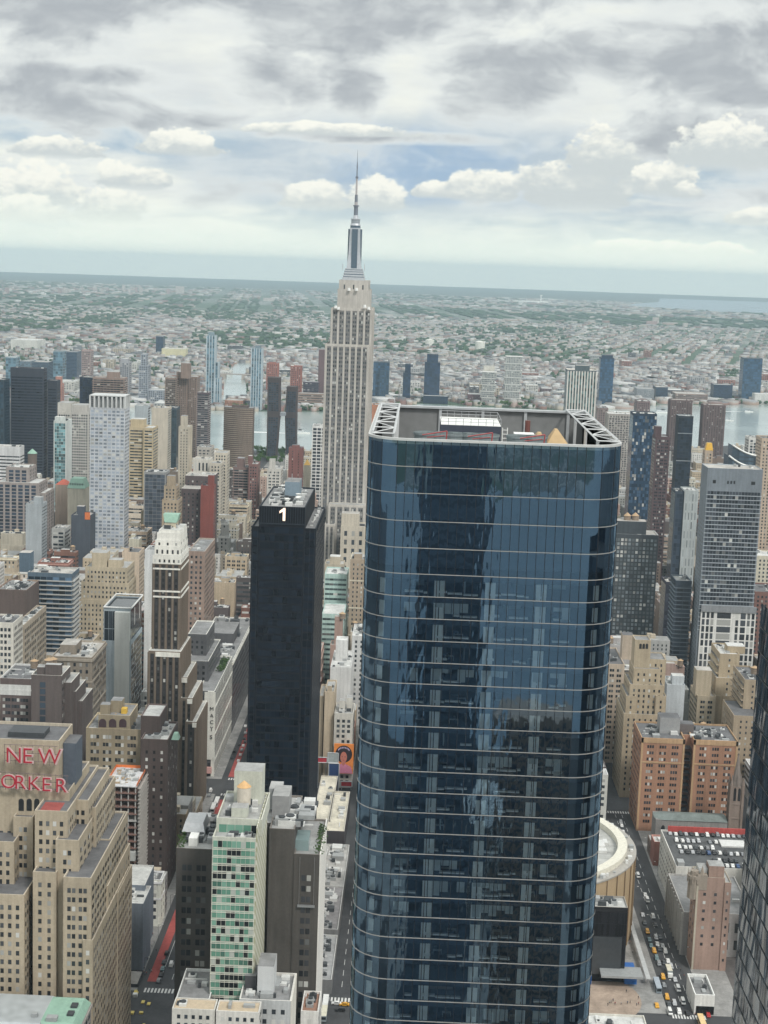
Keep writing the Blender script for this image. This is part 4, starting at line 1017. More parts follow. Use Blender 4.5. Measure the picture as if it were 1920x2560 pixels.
# white-piered department store with vertical lettering
def store():
    x, xe = 1000, 1238
    W_ = (.70, .69, .63)
    B = Bld('department_store', 'long white-piered department store with vertical lettering on its end wall', 'store', (.10, .10, .105), W_, None, winm((.035, .037, .04), .05, 'store'), R_MID)
    yl, yr = Y(495, 1730, x), Y(537, 1730, x); zt = Z(516, 1730, x)
    B.mass(x, x+95, yr, yl, 0, zt, dict(kind='punch', bay=4.2, ww=1.6, wh=3, fh=4.6, m=.6, piers=(2.2, .7, 2)), .8, stS=dict(kind='punch', bay=4.7, ww=3.0, wh=3.6, fh=4.6, m=.5, piers=(1.3, .12, 2), bands=(4, 2)))
    B.mass(x+95, xe, yr, yl+20, 0, zt-4, dict(kind='punch', bay=5, ww=1.7, wh=2.4, fh=4.6, grp=2, cornice=2.0), .8)
    B.mass(x+26, x+90, yr+8, Y(468, 1640, x+26), 0, Z(490, 1655, x+26), dict(kind='punch', bay=4, ww=1.6, wh=2, fh=4), .8)
    B.mass(x+44, x+86, yr+12, Y(470, 1590, x+44), 0, Z(495, 1588, x+44), dict(PUN, top=3), .8)
    B.clutter(x+96, xe-2, yr+2, yl+18, zt-4, 50, 7, True)
    B.bulkhead(x+150, x+190, yr+6, yr+24, zt-4, zt+4)
    # plain end wall strip for the lettering
    B.w.box(x-1.0, Y(536, 1740, x), 12, x-.02, Y(520, 1740, x), zt+.8, 2)
    B.w.box(x-.9, Y(537, 1900, x), Z(515, 1898, x), x-.02, Y(497, 1900, x), Z(515, 1880, x), 2)
    reg(B, 495, 620, 1560, 1930, x, 'the white-piered store'); root = B.done()
    s = thing('store_lettering', 'dark capital letters MACY\'S running down the white end wall of the store', 'sign', (x-1.1, Y(528, 1805, x), Z(528, 1850, x)))
    tops = [1766, 1783, 1799, 1815, 1829, 1836]; bots = [1775.5, 1792, 1808.5, 1824.5, 1833, 1846]
    hs = [max(2.0, Z(528, t, x)-Z(528, bb, x)) for t, bb in zip(tops, bots)]; hs[4] = hs[0]
    letters("MACY'S", [h*1.4 for h in hs], lambda i: (x-1.25, Y(525.5 if i != 4 else 528, bots[i], x), Z(528, bots[i], x)), .2, BLACK, None, s)
    aw = MB(); aw.box(x-3, Y(530, 1920, x), Z(515, 1930, x), x-1.2, Y(505, 1920, x), Z(515, 1915, x)); aw.build('entrance_sign', plain('sign pink', (.62, .36, .33)), root)
    leaf = plain('planting', (0.06, 0.11, 0.035), .9); r = random.Random(8); q = MB()
    for k in range(260):
        xx, yy_, z_ = r.uniform(x+50, x+85), yr+r.uniform(1, 6), zt+.8+abs(r.gauss(0, 1.2)); t = r.uniform(0, 3.1); s_ = r.uniform(.4, .9)
        q.quad((xx-s_*math.cos(t), yy_-s_*math.sin(t), z_-s_*.6), (xx+s_*math.cos(t), yy_+s_*math.sin(t), z_-s_*.4), (xx+s_*math.cos(t), yy_+s_*math.sin(t), z_+s_*.6), (xx-s_*math.cos(t), yy_-s_*math.sin(t), z_+s_*.5))
    tag(q.build('roof_planting', leaf, root), kind='stuff')
store()

# limestone landmark tower with mooring mast
def landmark():
    x = 1455; xc = 1495
    LS = (.50, .47, .43)
    B = Bld('art_deco_skyscraper', 'tall limestone art deco skyscraper with stepped crown, silver mast and antenna', 'skyscraper', LS, LS, (.20, .195, .19), winm((.085, .09, .097), .10, 'deco'), R_GREY)
    def ms(l, r, t, x0, x1, zb=0, n=7, fh=3.85, **k):
        y1, y0, z1 = Y(l, t, x0), Y(r, t, x0), Z((l+r)/2, t, x0); bay = (y1-y0-1.2)/n
        st = dict(kind='punch', bay=bay, ww=1.35, wh=2.1, fh=fh, grp=2, gap=.45, m=.6, piers=(1.75, .55, 0), spandrel=1, top=k.pop('top', 2.2)); st.update(k)
        B.mass(x0, x1, y0, y1, zb, z1, st, .9); return z1
    ms(814, 922, 863, x, 1535, n=7); ms(828.7, 929.6, 773, x+5, 1530, n=6)
    ms(822, 912, 1264, x-14, x, n=5); ms(812, 836, 1313, x-22, x, n=2); ms(900, 935, 1313, x-22, x, n=2)
    zb = Z(878, 776, x+5)
    ms(844, 924, 726, x+9, 1526, zb-1, n=4, fh=9, wh=7.0, top=9.5, piers=None, spandrel=None)
    ms(848, 921, 703, x+12, 1522, zb, n=3, fh=9, piers=None, spandrel=None, grp=1, top=1, wh=4.5, ww=1.3)
    reg(B, 808, 935, 375, 1340, x, 'the limestone art deco tower'); root = B.done()
    SIL = plain('silver metal', (.55, .57, .6), .35, .35); DG = plain('mast glass', (.09, .13, .17), .2); DK = plain('antenna dark', (.19, .21, .25), .5, .2)
    zz = lambda py: Z(888, py, xc)
    hw = lambda l, r: abs(Y(l, 600, xc)-Y(r, 600, xc))/2
    yc = Y(884.5, 700, xc)
    q = MB(); zt0 = zz(704)
    for (l, r, b0, b1) in ((857, 912, 706, 694), (859, 911, 694, 688), (861, 910, 688, 681), (863, 909, 681, 676), (865, 908, 676, 671)):
        h = hw(l, r); q.box(xc-h, yc-h, zz(b0), xc+h, yc+h, zz(b1), 0); q.box(xc-h-.06, yc-h-.06, zz(b0)+(zz(b1)-zz(b0))*.15, xc+h+.06, yc+h+.06, zz(b0)+(zz(b1)-zz(b0))*.42, 1)
    q.build('mast_base', [SIL, DG], root)
    q = MB(); h0, h1 = hw(871, 903), hw(875, 900); q.taper(xc-h0, yc-h0, xc+h0, yc+h0, zz(674), xc-h1, yc-h1, xc+h1, yc+h1, zz(572), 0)
    q.build('mast', SIL, root)
    q = MB(); q.box(xc-h0-.5, yc-2.7, zz(672), xc+h0+.5, yc+2.7, zz(573)); q.box(xc-2.7, yc-h0-.5, zz(672), xc+2.7, yc+h0+.5, zz(573)); q.build('mast_window', DG, root)
    for (sx, sy) in ((1, 1), (1, -1), (-1, 1), (-1, -1)):
        q = MB(); a, c = hw(868, 905), hw(875, 900)
        q.taper(*sorted((xc+sx*2.9, xc+sx*a))[:1], *sorted((yc+sy*2.9, yc+sy*a))[:1], *sorted((xc+sx*2.9, xc+sx*a))[1:], *sorted((yc+sy*2.9, yc+sy*a))[1:], zz(674),
                *sorted((xc+sx*3.0, xc+sx*c))[:1], *sorted((yc+sy*3.0, yc+sy*c))[:1], *sorted((xc+sx*3.0, xc+sx*c))[1:], *sorted((yc+sy*3.0, yc+sy*c))[1:], zz(615), 0)
        q.build('wing_buttress', SIL, root)
    q = MB(); r_ = hw(876, 902)
    q.frustum(xc, yc, zz(573), zz(570), r_*1.04, r_*1.04, 24, 0); q.frustum(xc, yc, zz(570), zz(564), r_*.98, r_*.98, 24, 1); q.frustum(xc, yc, zz(564), zz(559), r_*1.02, r_*.9, 24, 0); q.frustum(xc, yc, zz(559), zz(549), r_*.84, r_*.84, 24, 2); q.frustum(xc, yc, zz(549), zz(547), r_*.95, r_*.95, 24, 0); q.frustum(xc, yc, zz(547), zz(538), r_*.55, r_*.42, 20, 0)
    q.build('drum', [SIL, DG, plain('drum grey', (.36, .39, .42), .4, .3)], root)
    q = MB(); px = lambda n: n*xc/FPX
    for (p0, p1, w0, w1, m_) in ((538, 516, 5.2, 5.2, 0), (516, 513, 7.5, 7.5, 0), (513, 505, 4.2, 4.2, 1), (505, 487, 4.0, 3.6, 0), (487, 446, 2.5, 2.3, 1), (446, 441, 3.6, 3.6, 0), (441, 420, 1.5, 1.3, 0), (420, 405, 1.6, 1.0, 0), (405, 374, .7, .25, 0)): q.frustum(xc, yc, zz(p0), zz(p1), px(w0), px(w1), 10, m_)
    q.build('antenna', [DK, plain('antenna pale', (.45, .42, .42), .5)], root)
    for sy in (-1, 1):
        q = MB(); h = hw(861, 910)+1; q.beam((xc-h, yc+sy*h, zz(676)), (xc-h, yc+sy*h, zz(660)), .25); q.build('corner_finial', SIL, root)
    r = random.Random(1)
    for k, (p_, t) in enumerate(((839, 766), (846, 769), (912, 764), (922, 769), (872, 722), (891, 722))):
        q = MB(); q.frustum(x+3 if t > 750 else x+7, Y(p_, t, x+3), Z(p_, t+5, x+3), Z(p_, t-2, x+3), 1.6, 1.2, 8); q.build('roof_dish', WHITE, root)
landmark()

# orange-brick twin slabs
def twin():
    x, ln = 930, 36
    OB = (.34, .19, .125); TN = (.42, .28, .165)
    B = Bld('twin_brick_block', 'orange brick apartment block of two slabs joined by a dark recess, tan corner bands', 'apartment block', OB, TN, None, winm((.03, .03, .035), .34, 'twin'), R_DARK)
    zt = Z(1650, 1846, x)-1
    def slab(l, r):
        B.mass(x, x+ln, Y(r, 1850, x), Y(l, 1850, x), 0, zt, dict(kind='punch', bay=7.8, ww=1.15, wh=1.8, fh=3.95, grp=3, gap=.3, m=2.0, top=2.4, bands=(13, 3)), 1.1, own=True, stN=dict(kind='punch', bay=3, ww=1.2, wh=1.9, fh=3.95))
        for (a, c) in ((l, l+5), (r-5, r)): B.w.box(x-.3, Y(c, 1850, x), 1, x-.02, Y(a, 1850, x), zt+1, 2)
        B.w.box(x-.3, Y(r, 1850, x), zt-2, x-.02, Y(l, 1850, x), zt+1, 2)
    slab(1604, 1713); slab(1735, 1846)
    B.mass(x+10, x+ln, Y(1735, 1850, x), Y(1713, 1850, x), 0, zt, BLANK, 1.1)
    for k in range(14): B.w.box(x+4, Y(1733, 1850, x), zt-6-k*3.95, x+10, Y(1715, 1850, x), zt-5.7-k*3.95, 3)
    B.bulkhead(x+14, x+26, Y(1700, 1815, x+14), Y(1650, 1815, x+14), zt, Z(1680, 1795, x+14), plain('bulk grey', (.3, .3, .3))); B.bulkhead(x+16, x+24, Y(1735, 1815, x+16), Y(1700, 1815, x+16), zt, zt+6, plain('bulk brown', (.14, .12, .115)))
    B.clutter(x+2, x+ln-2, Y(1840, 1850, x), Y(1610, 1850, x), zt, 34, 4)
    B.m2 = plain('fire escape', (.06, .06, .065))
    reg(B, 1600, 1846, 1800, 2045, x, 'the orange brick twin slabs'); B.done()
twin()

# stone church with spire and green roof
def church():
    x = 902
    root = thing('church', 'stone church with a grey-green nave roof, arched windows and one thin spire', 'church', (x+8, Y(1740, 2060, x), 0))
    yl, yr = Y(1640, 2050, x), Y(1818, 2070, x); ze, zr = Z(1720, 2052, x), Z(1720, 2040, x+8)+1.5
    w_ = MB(); w_.box(x, yr, 0, x+15, yl, ze)
    w_.build('wall', wallm((.26, .25, .24)), root)
    rf = MB(); n = 8; a0 = yl
    rf.poly([(x-.5, yr, ze), (x-.5, yl-4, ze), (x+7.5, yl-5, zr), (x+7.5, yr, zr)][::-1]); rf.poly([(x+15.5, yr, ze), (x+15.5, yl-4, ze), (x+7.5, yl-5, zr), (x+7.5, yr, zr)])
    rf.tri((x-.5, yl-4, ze), (x+3, yl+.5, ze), (x+7.5, yl-5, zr)); rf.tri((x+3, yl+.5, ze), (x+12, yl+.5, ze), (x+7.5, yl-5, zr)); rf.tri((x+12, yl+.5, ze), (x+15.5, yl-4, ze), (x+7.5, yl-5, zr))
    rf.build('roof', roofm((.17, .20, .19)), root)
    for k in range(8):
        y = yl-3-(yl-yr-5)*(k+.3)/8; zc = ze*.52; hh = ze*.33
        q = MB(); q.poly([(x-.08, y+1.2, zc-hh), (x-.08, y-1.2, zc-hh)]+[(x-.08, y-1.2*math.cos(a), zc+hh*.5+2.2*math.sin(a)) for a in np.linspace(0, math.pi, 9)]); q.build('arched_window', BLACK, root)
    t = MB(); xc, yc = x+4, Y(1838, 2060, x); s = 3.4; zt = Z(1838, 1968, x)
    t.box(xc-s, yc-s, 0, xc+s, yc+s, zt, 0); 
    for (sx, sy) in ((1, 1), (1, -1), (-1, 1), (-1, -1)):
        t.box(xc+sx*s-.7, yc+sy*s-.7, 0, xc+sx*s+.7, yc+sy*s+.7, zt+1, 0); t.frustum(xc+sx*s, yc+sy*s, zt+1, zt+6, .9, .05, 6, 0)
    for z in (.5, .72): t.box(xc-s-.3, yc-s-.3, zt*z, xc+s+.3, yc+s+.3, zt*z+.7, 0)
    tw = t.build('bell_tower', wallm((.24, .19, .16)), root)
    for o in (-1.3, 1.3):
        q = MB(); q.poly([(xc-s-.06, yc+o+.75, zt*.78), (xc-s-.06, yc+o-.75, zt*.78)]+[(xc-s-.06, yc+o-.75*math.cos(a), zt*.95+1.2*math.sin(a)) for a in np.linspace(0, math.pi, 7)]); q.build('belfry_opening', BLACK, tw)
    q = MB(); zs = Z(1842, 1888, x); q.frustum(xc, yc, zt, zs, 3.1, .12, 8, 0); q.frustum(xc, yc, zt, zt+2.5, 3.5, 2.9, 8, 0)
    for k in range(4):
        a = k*math.pi/2; q.frustum(xc+2.6*math.cos(a), yc+2.6*math.sin(a), zt, zt+7, 1.1, .05, 6, 0)
    q.build('spire', wallm((.2, .17, .15)), root)
    keep(x, x+16, yr-7, yl); CAPS.append((1635, 1860, 2090, x)); ANCHOR.append((1740, 2050, 'the church'))
church()

# rooftop car park, grey roofed colonnade block, pink brick block, low white shop
PKZ = 25.0
def southwest():
    x0, x1 = 806, 862
    B = Bld('parking_garage', 'white-walled parking garage with cars crowded on its open roof', 'garage', (.60, .59, .55), (.42, .08, .07), None, winm((.05, .05, .055), .1, 'pg'), roofm((.085, .088, .09)))
    yl = -145.5; yr = -217
    B.mass(x0, x1, yr, yl, 0, PKZ, BLANK, .9, stN=dict(kind='punch', bay=4.5, ww=1.6, wh=1.3, fh=4), pm=0)
    B.w.box(x1-.5, yr, PKZ, x1+.3, yl-4, PKZ+3.2, 2)
    B.rf.box(840, -190, PKZ, 850, -176, PKZ+.8, 2); B.rf.box(813, -194, PKZ, 820, -186, PKZ+3.4, 1); B.rf.box(806.5, -150, PKZ, 812, -146.5, PKZ+3, 1)
    reg(B, 1610, 1870, 2070, 2180, x0, 'the rooftop car park'); B.done()
    B = Bld('colonnade_block', 'grey flat-roofed stone block with a row of pilasters facing the taxi street', 'bank', (.30, .29, .28), (.40, .39, .37), None, winm((.03, .03, .03), .08, 'col'), R_MID)
    z = 22.0
    B.mass(752, 803, -176, -141, 0, z, dict(kind='punch', bay=4.5, ww=1.8, wh=5, fh=9.0, top=2.0), .9, stN=dict(kind='punch', bay=5.2, ww=1.7, wh=6.5, fh=9.4, piers=(1.1, .8, 2), top=1.5))
    B.bulkhead(782, 788, -166, -158, z, z+3.5); B.clutter(756, 800, -174, -143, z, 5, 3)
    reg(B, 1650, 1745, 2178, 2330, 760, 'the grey colonnade block'); B.done()
    x = 736
    B = Bld('pink_brick_block', 'pinkish brick block with a tan side strip and an ornate stone corner turret', 'loft block', (.31, .215, .175), (.40, .36, .29), (.43, .36, .23), winm((.03, .03, .033), .25, 'pink'), R_GREY)
    zt = Z(1770, 2196, x)
    yl, yr = Y(1742, 2210, x), Y(1812, 2210, x)
    B.mass(x, x+14, yr, yl, 0, zt, dict(kind='punch', bay=6.6, ww=1.3, wh=1.5, fh=4.3, m=1.5, top=6, bot=9), .5, own=True)
    B.mass(x-.6, x+14.5, Y(1828, 2210, x), yr, 0, zt-2, dict(kind='punch', bay=2.6, ww=.9, wh=1.4, fh=4.3, m=.3, top=3), .5, own=True)
    for (a, c) in ((yl-.9, yl), ): B.w.box(x-.4, a, 0, x-.02, c, zt-4, 2)
    B.bulkhead(x+1, x+9, Y(1810, 2205, x), Y(1772, 2205, x), zt-.4, zt+6); B.bulkhead(x+3, x+10, Y(1770, 2200, x), Y(1748, 2200, x), zt, zt+4, plain('grey shed', (.5, .51, .5)))
    reg(B, 1733, 1830, 2190, 2420, x, 'the pink brick block'); root = B.done()
    q = MB(); xx, yy_ = x+2.4, yl+1.0; q.frustum(xx, yy_, zt-11, zt-1, 3.0, 3.0, 8, 0); q.frustum(xx, yy_, zt-1, zt+.8, 3.4, 3.6, 8, 0); q.frustum(xx, yy_, zt+.8, zt+3, 2.2, 2.0, 8, 0)
    for k in range(8):
        a = k*math.pi/4+.39; q.frustum(xx+3.1*math.cos(a), yy_+3.1*math.sin(a), zt-3, zt+3.6, .5, .08, 5, 0)
    q.box(x-.3, yl-5, zt-6, x+3, yl-.2, zt+1.6, 0); q.frustum(x+1, yl-2.5, zt+1.6, zt+6, 1.2, .06, 6, 0); q.build('corner_turret', wallm((.27, .23, .19)), root)
    B = Bld('corner_shop', 'low white-walled shop with grey roof and wrapped white fascia beside the taxi street', 'shop', (.66, .65, .62), (.78, .78, .75), None, winm((.02, .02, .022), .05, 'shop'), R_MID)
    B.mass(688, 710, Y(1787, 2495, 688), Y(1737, 2495, 688), 0, 8.2, BLANK, 1.6)
    B.w.box(687.8, Y(1785, 2520, 688), .2, 687.98, Y(1740, 2520, 688), 4.2, 1); B.clutter(690, 708, Y(1785, 2495, 688), Y(1740, 2495, 688), 8.2, 3, 5)
    reg(B, 1733, 1790, 2445, 2540, 688, 'the low white shop'); B.done()
    sheet('yard', [(690, -205), (752, -205), (752, -160), (690, -160)], .21, roofm((.11, .10, .095)))
southwest()

# round arena
def arena():
    xc, yc, r, h = 786, -53.5, 66.0, 46.0
    root = thing('arena', 'round sports arena with a cream roof ring, tan ribbed wall and plant on its roof', 'arena', (xc, yc, 0))
    q = MB(); q.frustum(xc, yc, 0, h-3, r, r, 72, 0, cap=False); q.build('wall', wallm((.42, .31, .19), .7, .12), root)
    q = MB()
    for k in range(48):
        a = 2*math.pi*k/48; q.beam((xc+(r+.3)*math.cos(a), yc+(r+.3)*math.sin(a), 0), (xc+(r+.3)*math.cos(a), yc+(r+.3)*math.sin(a), h-3.4), .28)
    tag(q.build('wall_rib', wallm((.25, .18, .11)), root), kind='stuff')
    q = MB(); n = 72
    for (r0, z0, r1, z1) in ((r, h-3, r+.6, h-3), (r+.6, h-3, r+.6, h-2.2), (r+.6, h-2.2, r-4.2, h-2.2), (r-4.2, h-2.2, r-4.2, h+.6), (r-4.2, h+.6, r-9, h+.6), (r-9, h+.6, r-9, h-3)):
        for k in range(n):
            a, c = 2*math.pi*k/n, 2*math.pi*(k+1)/n
            q.quad((xc+r0*math.cos(a), yc+r0*math.sin(a), z0), (xc+r0*math.cos(c), yc+r0*math.sin(c), z0), (xc+r1*math.cos(c), yc+r1*math.sin(c), z1), (xc+r1*math.cos(a), yc+r1*math.sin(a), z1), 0 if (r1 > r-4.3 and z1 < h) else 1)
    q.build('roof_ring', [plain('roof walkway', (.36, .34, .31)), plain('cream ring', (.68, .65, .55))], root)
    q = MB(); q.poly([(xc+(r-9)*math.cos(2*math.pi*k/n), yc+(r-9)*math.sin(2*math.pi*k/n), h-2.6) for k in range(n)], 0)
    rr = random.Random(3)
    for k in range(150):
        a = rr.uniform(0, 6.28); d = (r-12)*math.sqrt(rr.random()); a2, c2, h2 = rr.uniform(2, 9), rr.uniform(2, 8), rr.uniform(.5, 2.6)
        x, y = xc+d*math.cos(a), yc+d*math.sin(a)
        if math.hypot(x+a2-xc, y+c2-yc) < r-10: q.box(x, y, h-2.6, x+a2, y+c2, h-2.6+h2, rr.choice((1, 2, 0, 2)))
    q.build('roof', [roofm((.42, .42, .40)), UNIT, UNITW], root); q = MB()
    for k in range(90):
        a = rr.uniform(0, 6.28); d = r-1.9; x, y = xc+d*math.cos(a), yc+d*math.sin(a); s_ = rr.uniform(.5, 1.3); q.box(x-s_, y-s_, h-2.2, x+s_, y+s_, h-2.2+rr.uniform(.6, 2), rr.choice((1, 2)))
    q.build('rim_plant', [UNIT, UNIT, UNITW], root)
    keep(xc-r, xc+r, yc-r, yc+r); CAPS.append((1400, 1575, 2280, xc-r)); ANCHOR.append((1520, 2150, 'the round arena'))
    # dark glass entrance block with big screen in front
    B = Bld('entrance_block', 'dark brown glass entrance block with blank screen beside the round arena', 'entrance', (.018, .017, .019), (.3, .28, .25), None, curtain((.012, .012, .015), .35, .3), R_PALE)
    x = 718; yr, yl = -110.0, -74.0; zt = Z(1530, 2272, x)
    B.mass(x, x+14, yr+2, yr+20, 0, zt, dict(kind='curtain', bay=1.4, fh=6, mh=.2, m=.1), .8, own=True, stS=dict(kind='curtain', bay=1.4, fh=6, mh=.2, m=.1))
    B.mass(x+4, x+16, yr+20, yl, 0, zt-9, dict(kind='ribbon', fh=4.5, wh=2), .8)
    B.clutter(x+1, x+13, yr+3, yr+19, zt, 14, 3)
    reg(B, 1480, 1575, 2262, 2430, x, 'the dark entrance block'); root = B.done()
    q = MB(); q.box(x-.5, yr+4, 4, x-.02, yr+18, zt*.62); q.build('screen', plain('screen off', (.05, .055, .06), .25), root)
    q = MB(); q.box(x-9, yr-6, 6.2, x+2, yr+14, 7.2, 0); q.build('canopy', plain('canopy grey', (.30, .31, .31)), root)
    q = MB(); q.box(x-2, yr-4, .2, x+12, yr+1.8, 5, 0); q.box(x-4, yr+18, .2, x-1, yl+4, 4.6, 0); q.build('blue_awning', plain('awning blue', (.02, .13, .42), .5), root)
    # glazed kiosk ramp beside the street
    k_ = thing('street_canopy', 'long glass-roofed canopy running along the taxi street beside the plaza', 'canopy', (760, -119, 0))
    q = MB(); q.box(715, -120.5, 3.6, 835, -118.3, 3.9); q.build('canopy_roof', plain('canopy pale', (.45, .46, .46), .3), k_)
    for x_ in range(718, 836, 13): q = MB(); q.beam((x_, -119.5, 0.1), (x_, -119.5, 3.6), .15); q.build('post', STEEL, k_)
    s = thing('ticket_kiosk', 'small round dark kiosk standing on the plaza in front of the arena', 'kiosk', (704, -82, .2)); q = MB(); q.frustum(704, -82, .2, 3.6, 2.6, 2.6, 20); q.build('drum', plain('kiosk dark', (.1, .1, .11)), s); q = MB(); q.frustum(704, -82, 3.6, 4.1, 3.0, 2.8, 20); q.build('lid', plain('kiosk lid', (.33, .33, .33)), s)
arena()
# post-office roof at the bottom edge, right of the tower
b_ = simple('post_office', 'cream stone-roofed hall with louvred edge at bottom, right of the blue tower', 'hall', 1400, 1622, 2574, 2600, 640, 15, PUN, (.6, .58, .52), roof=R_WHITE, clut=10, parapet=.8)
for (l, r, t, bb, x, ln, lab, colr, zc) in ((781, 826, 2040, 1930, 885, 82, 'long cream-roofed retail wing beside the black slab, nearer the slab', (.60, .56, .46), 15), (815, 861, 2070, 1985, 868, 70, 'long cream-roofed retail wing beside the black slab, nearer the blue tower', (.58, .54, .44), 12)):
    B = Bld('retail_wing', lab, 'retail wing', (.06, .055, .06), (.55, .52, .45), None, None, roofm(colr)); yl, yr = Y(l, t, x), Y(r, t, x); z = 14.0
    B.mass(x, x+ln, yr, yl, 0, z, BLANK, .7); B.clutter(x+3, x+ln-3, yr, yl, z, 7, int(l)); reg(B, l, r, bb, t+20, x); B.done()

# portrait billboard at the avenue corner and its building
def billboard():
    x = 985
    root = thing('billboard', 'orange advertising billboard with portrait of a woman in a big black hairdo', 'billboard', (x, Y(858, 1934, x), Z(858, 1938, x)))
    y0, y1, z0, z1 = Y(883.5, 1897, x), Y(834.5, 1897, x), Z(858, 1934, x), Z(858, 1860, x); wd, ht = y1-y0, z1-z0
    P_ = lambda u, v, d: (x-d, y1-u*wd, z0+v*ht)
    q = MB(); q.box(x, y0, z0, x+1, y1, z1, 0, bottom=True); q.build('panel', plain('poster orange', (.74, .24, .05), .6), root)
    def ell(name, cu, cv, ru, rv, d, m_, n=28, a0=0, a1=2*math.pi): q = MB(); q.poly([P_(cu+ru*math.cos(t), cv+rv*math.sin(t), d) for t in np.linspace(a0, a1, n, endpoint=False)][::-1]); q.build(name, m_, root)
    SK_ = plain('poster skin', (.50, .17, .12)); HR = plain('poster hair', (.02, .012, .018)); PK = plain('poster pink', (.62, .22, .34))
    ell('portrait_hair', .5, .66, .43, .29, .03, HR); ell('portrait_face', .5, .55, .17, .19, .06, SK_)
    q = MB(); q.poly([P_(u, v, .05) for (u, v) in ((.42, .42), (.40, .33), (.12, .24), (.02, .01), (.98, .01), (.88, .24), (.60, .33), (.58, .42))]); q.build('portrait_dress', PK, root)
    ell('portrait_neck', .5, .37, .08, .1, .055, SK_)
    for s_ in (-.07, .07): ell('portrait_eye', .5+s_, .57, .03, .012, .075, HR)
    ell('portrait_mouth', .5, .455, .045, .014, .075, plain('poster lip', (.4, .03, .05)))
    q = MB()
    for k in range(9):
        a = math.pi*(.15+.7*k/8); q.box(x-.09, y1-(.5+.3*math.cos(a))*wd-.3, z0+(.74+.14*math.sin(a))*ht-.5, x-.05, y1-(.5+.3*math.cos(a))*wd+.3, z0+(.74+.14*math.sin(a))*ht+.5, bottom=True)
    q.build('portrait_beads', plain('poster lilac', (.5, .42, .6)), root)
    keep(x-1, x+2, y0, y1)
    b_ = simple('corner_office', 'pale stone corner office with small square windows above the portrait billboard', 'office', 836, 883, 1783, 1862, 988, 26, dict(kind='punch', bay=3.1, ww=1.9, wh=2.0, fh=3.4, m=1, top=2.5), (.55, .53, .48), roof=R_GREY, clut=10, bulk=[(848, 862, 1752, 6, 12), (866, 880, 1745, 10, 18)], phrase='the billboard corner office')
    simple('blank_party_wall', 'tan windowless party-wall tower left of the portrait billboard', 'tower block', 812, 836, 1729, 1895, 992, 30, BLANK, (.47, .39, .29), roof=R_GREY, clut=3, bulk=[(818, 829, 1715, 2, 8)])
    simple('blank_party_wall', 'narrow tan party-wall block squeezed beside the black slab', 'tower block', 797, 809, 1740, 1900, 996, 30, dict(kind='punch', bay=1.6, ww=.7, wh=1.2, fh=3), (.44, .37, .28), roof=R_GREY, clut=2)
    for (l, r, t0, t1, x2, colr, lab) in ((822, 848, 1908, 1980, 980, (.03, .06, .16), 'dark blue upright video billboard left of the portrait billboard'), (852, 880, 1953, 1966, 983, (.5, .03, .04), 'small red billboard under the portrait billboard'), (794, 818, 1893, 1906, 984, (.45, .04, .06), 'wide dark red billboard beside the black slab'), (820, 846, 1882, 1906, 984, (.36, .40, .40), 'curved grey billboard frame above the blue video billboard')):
        s = thing('billboard', lab, 'billboard', (x2, Y((l+r)/2, t1, x2), Z(l, t1, x2))); y0, y1 = Y(r, t0, x2), Y(l, t0, x2); z0, z1 = Z(l, t1, x2), Z(l, t0, x2)
        q = MB(); q.box(x2, y0, z0, x2+.8, y1, z1, bottom=True); q.build('panel', plain(lab[:20], colr, .4), s)
        q = MB()
        for z_ in (z0, z1): q.beam((x2-.1, y0, z_), (x2-.1, y1, z_), .35)
        for y_ in (y0, y1): q.beam((x2-.1, y_, z0), (x2-.1, y_, z1), .35)
        q.build('frame', plain('board frame', (.45, .47, .48)), s)
        q = MB()
        for y_ in (y0+.6, y1-.6): q.beam((x2+.5, y_, .2), (x2+.5, y_, z0), .3)
        q.build('support_leg', STEEL, s)
billboard()

for (l, xa, xb, h, colr, lab) in ((0, 692, 742, 6.5, (.33, .33, .33), 'long low shed roof with plant beside the black slab, nearest the avenue'), (1, 744, 800, 8.5, (.26, .25, .25), 'middle low shed roof with scattered plant along the street beside the black slab'), (2, 802, 864, 7.5, (.40, .39, .37), 'long low shed roof along the street, nearest the cream retail wings')):
    B = Bld('entrance_shed', lab, 'shed', (.2, .2, .2), (.5, .5, .48), None, None, roofm(colr)); B.mass(xa, xb, 31.5, 46, 0, h, BLANK, .8); B.clutter(xa+1, xb-1, 32.5, 45, h, 26, l+70); B.clutter(xa+1, xb-1, 32.5, 45, h, 6, l+40, True); keep(xa, xb, 31.5, 46); B.done()

def roadworks():
    t = thing('roadworks', 'yellow plates and white containers of a roadworks site at the avenue corner', 'roadworks', (668, 124, .1)); r = random.Random(3)
    q = MB()
    for k in range(16): x, y = r.uniform(650, 684), r.uniform(112, 132); a, c = r.uniform(1, 3.2), r.uniform(.8, 2); q.box(x, y, .06, x+a, y+c, r.uniform(.2, .9))
    tag(q.build('yellow_plate', plain('works yellow', (.66, .52, .14)), t), kind='stuff'); q = MB()
    for k in range(7): x, y = r.uniform(670, 686), r.uniform(118, 134); q.box(x, y, .06, x+r.uniform(2, 5), y+r.uniform(1.2, 2.2), r.uniform(1.2, 2.6))
    tag(q.build('container', WHITE, t), kind='stuff')
roadworks()

# ------------------------------------------------------------------ the other towers and blocks one can name
TAN, CREAM, BROWN, DKBR, GREYC, REDB, PINK = (.45, .37, .26), (.58, .53, .43), (.17, .135, .115), (.085, .075, .072), (.36, .37, .38), (.25, .085, .07), (.5, .4, .33)
WG = winm((.03, .034, .04), .12); WGB = winm((.028, .032, .038), .2, 'b')
S_ = simple
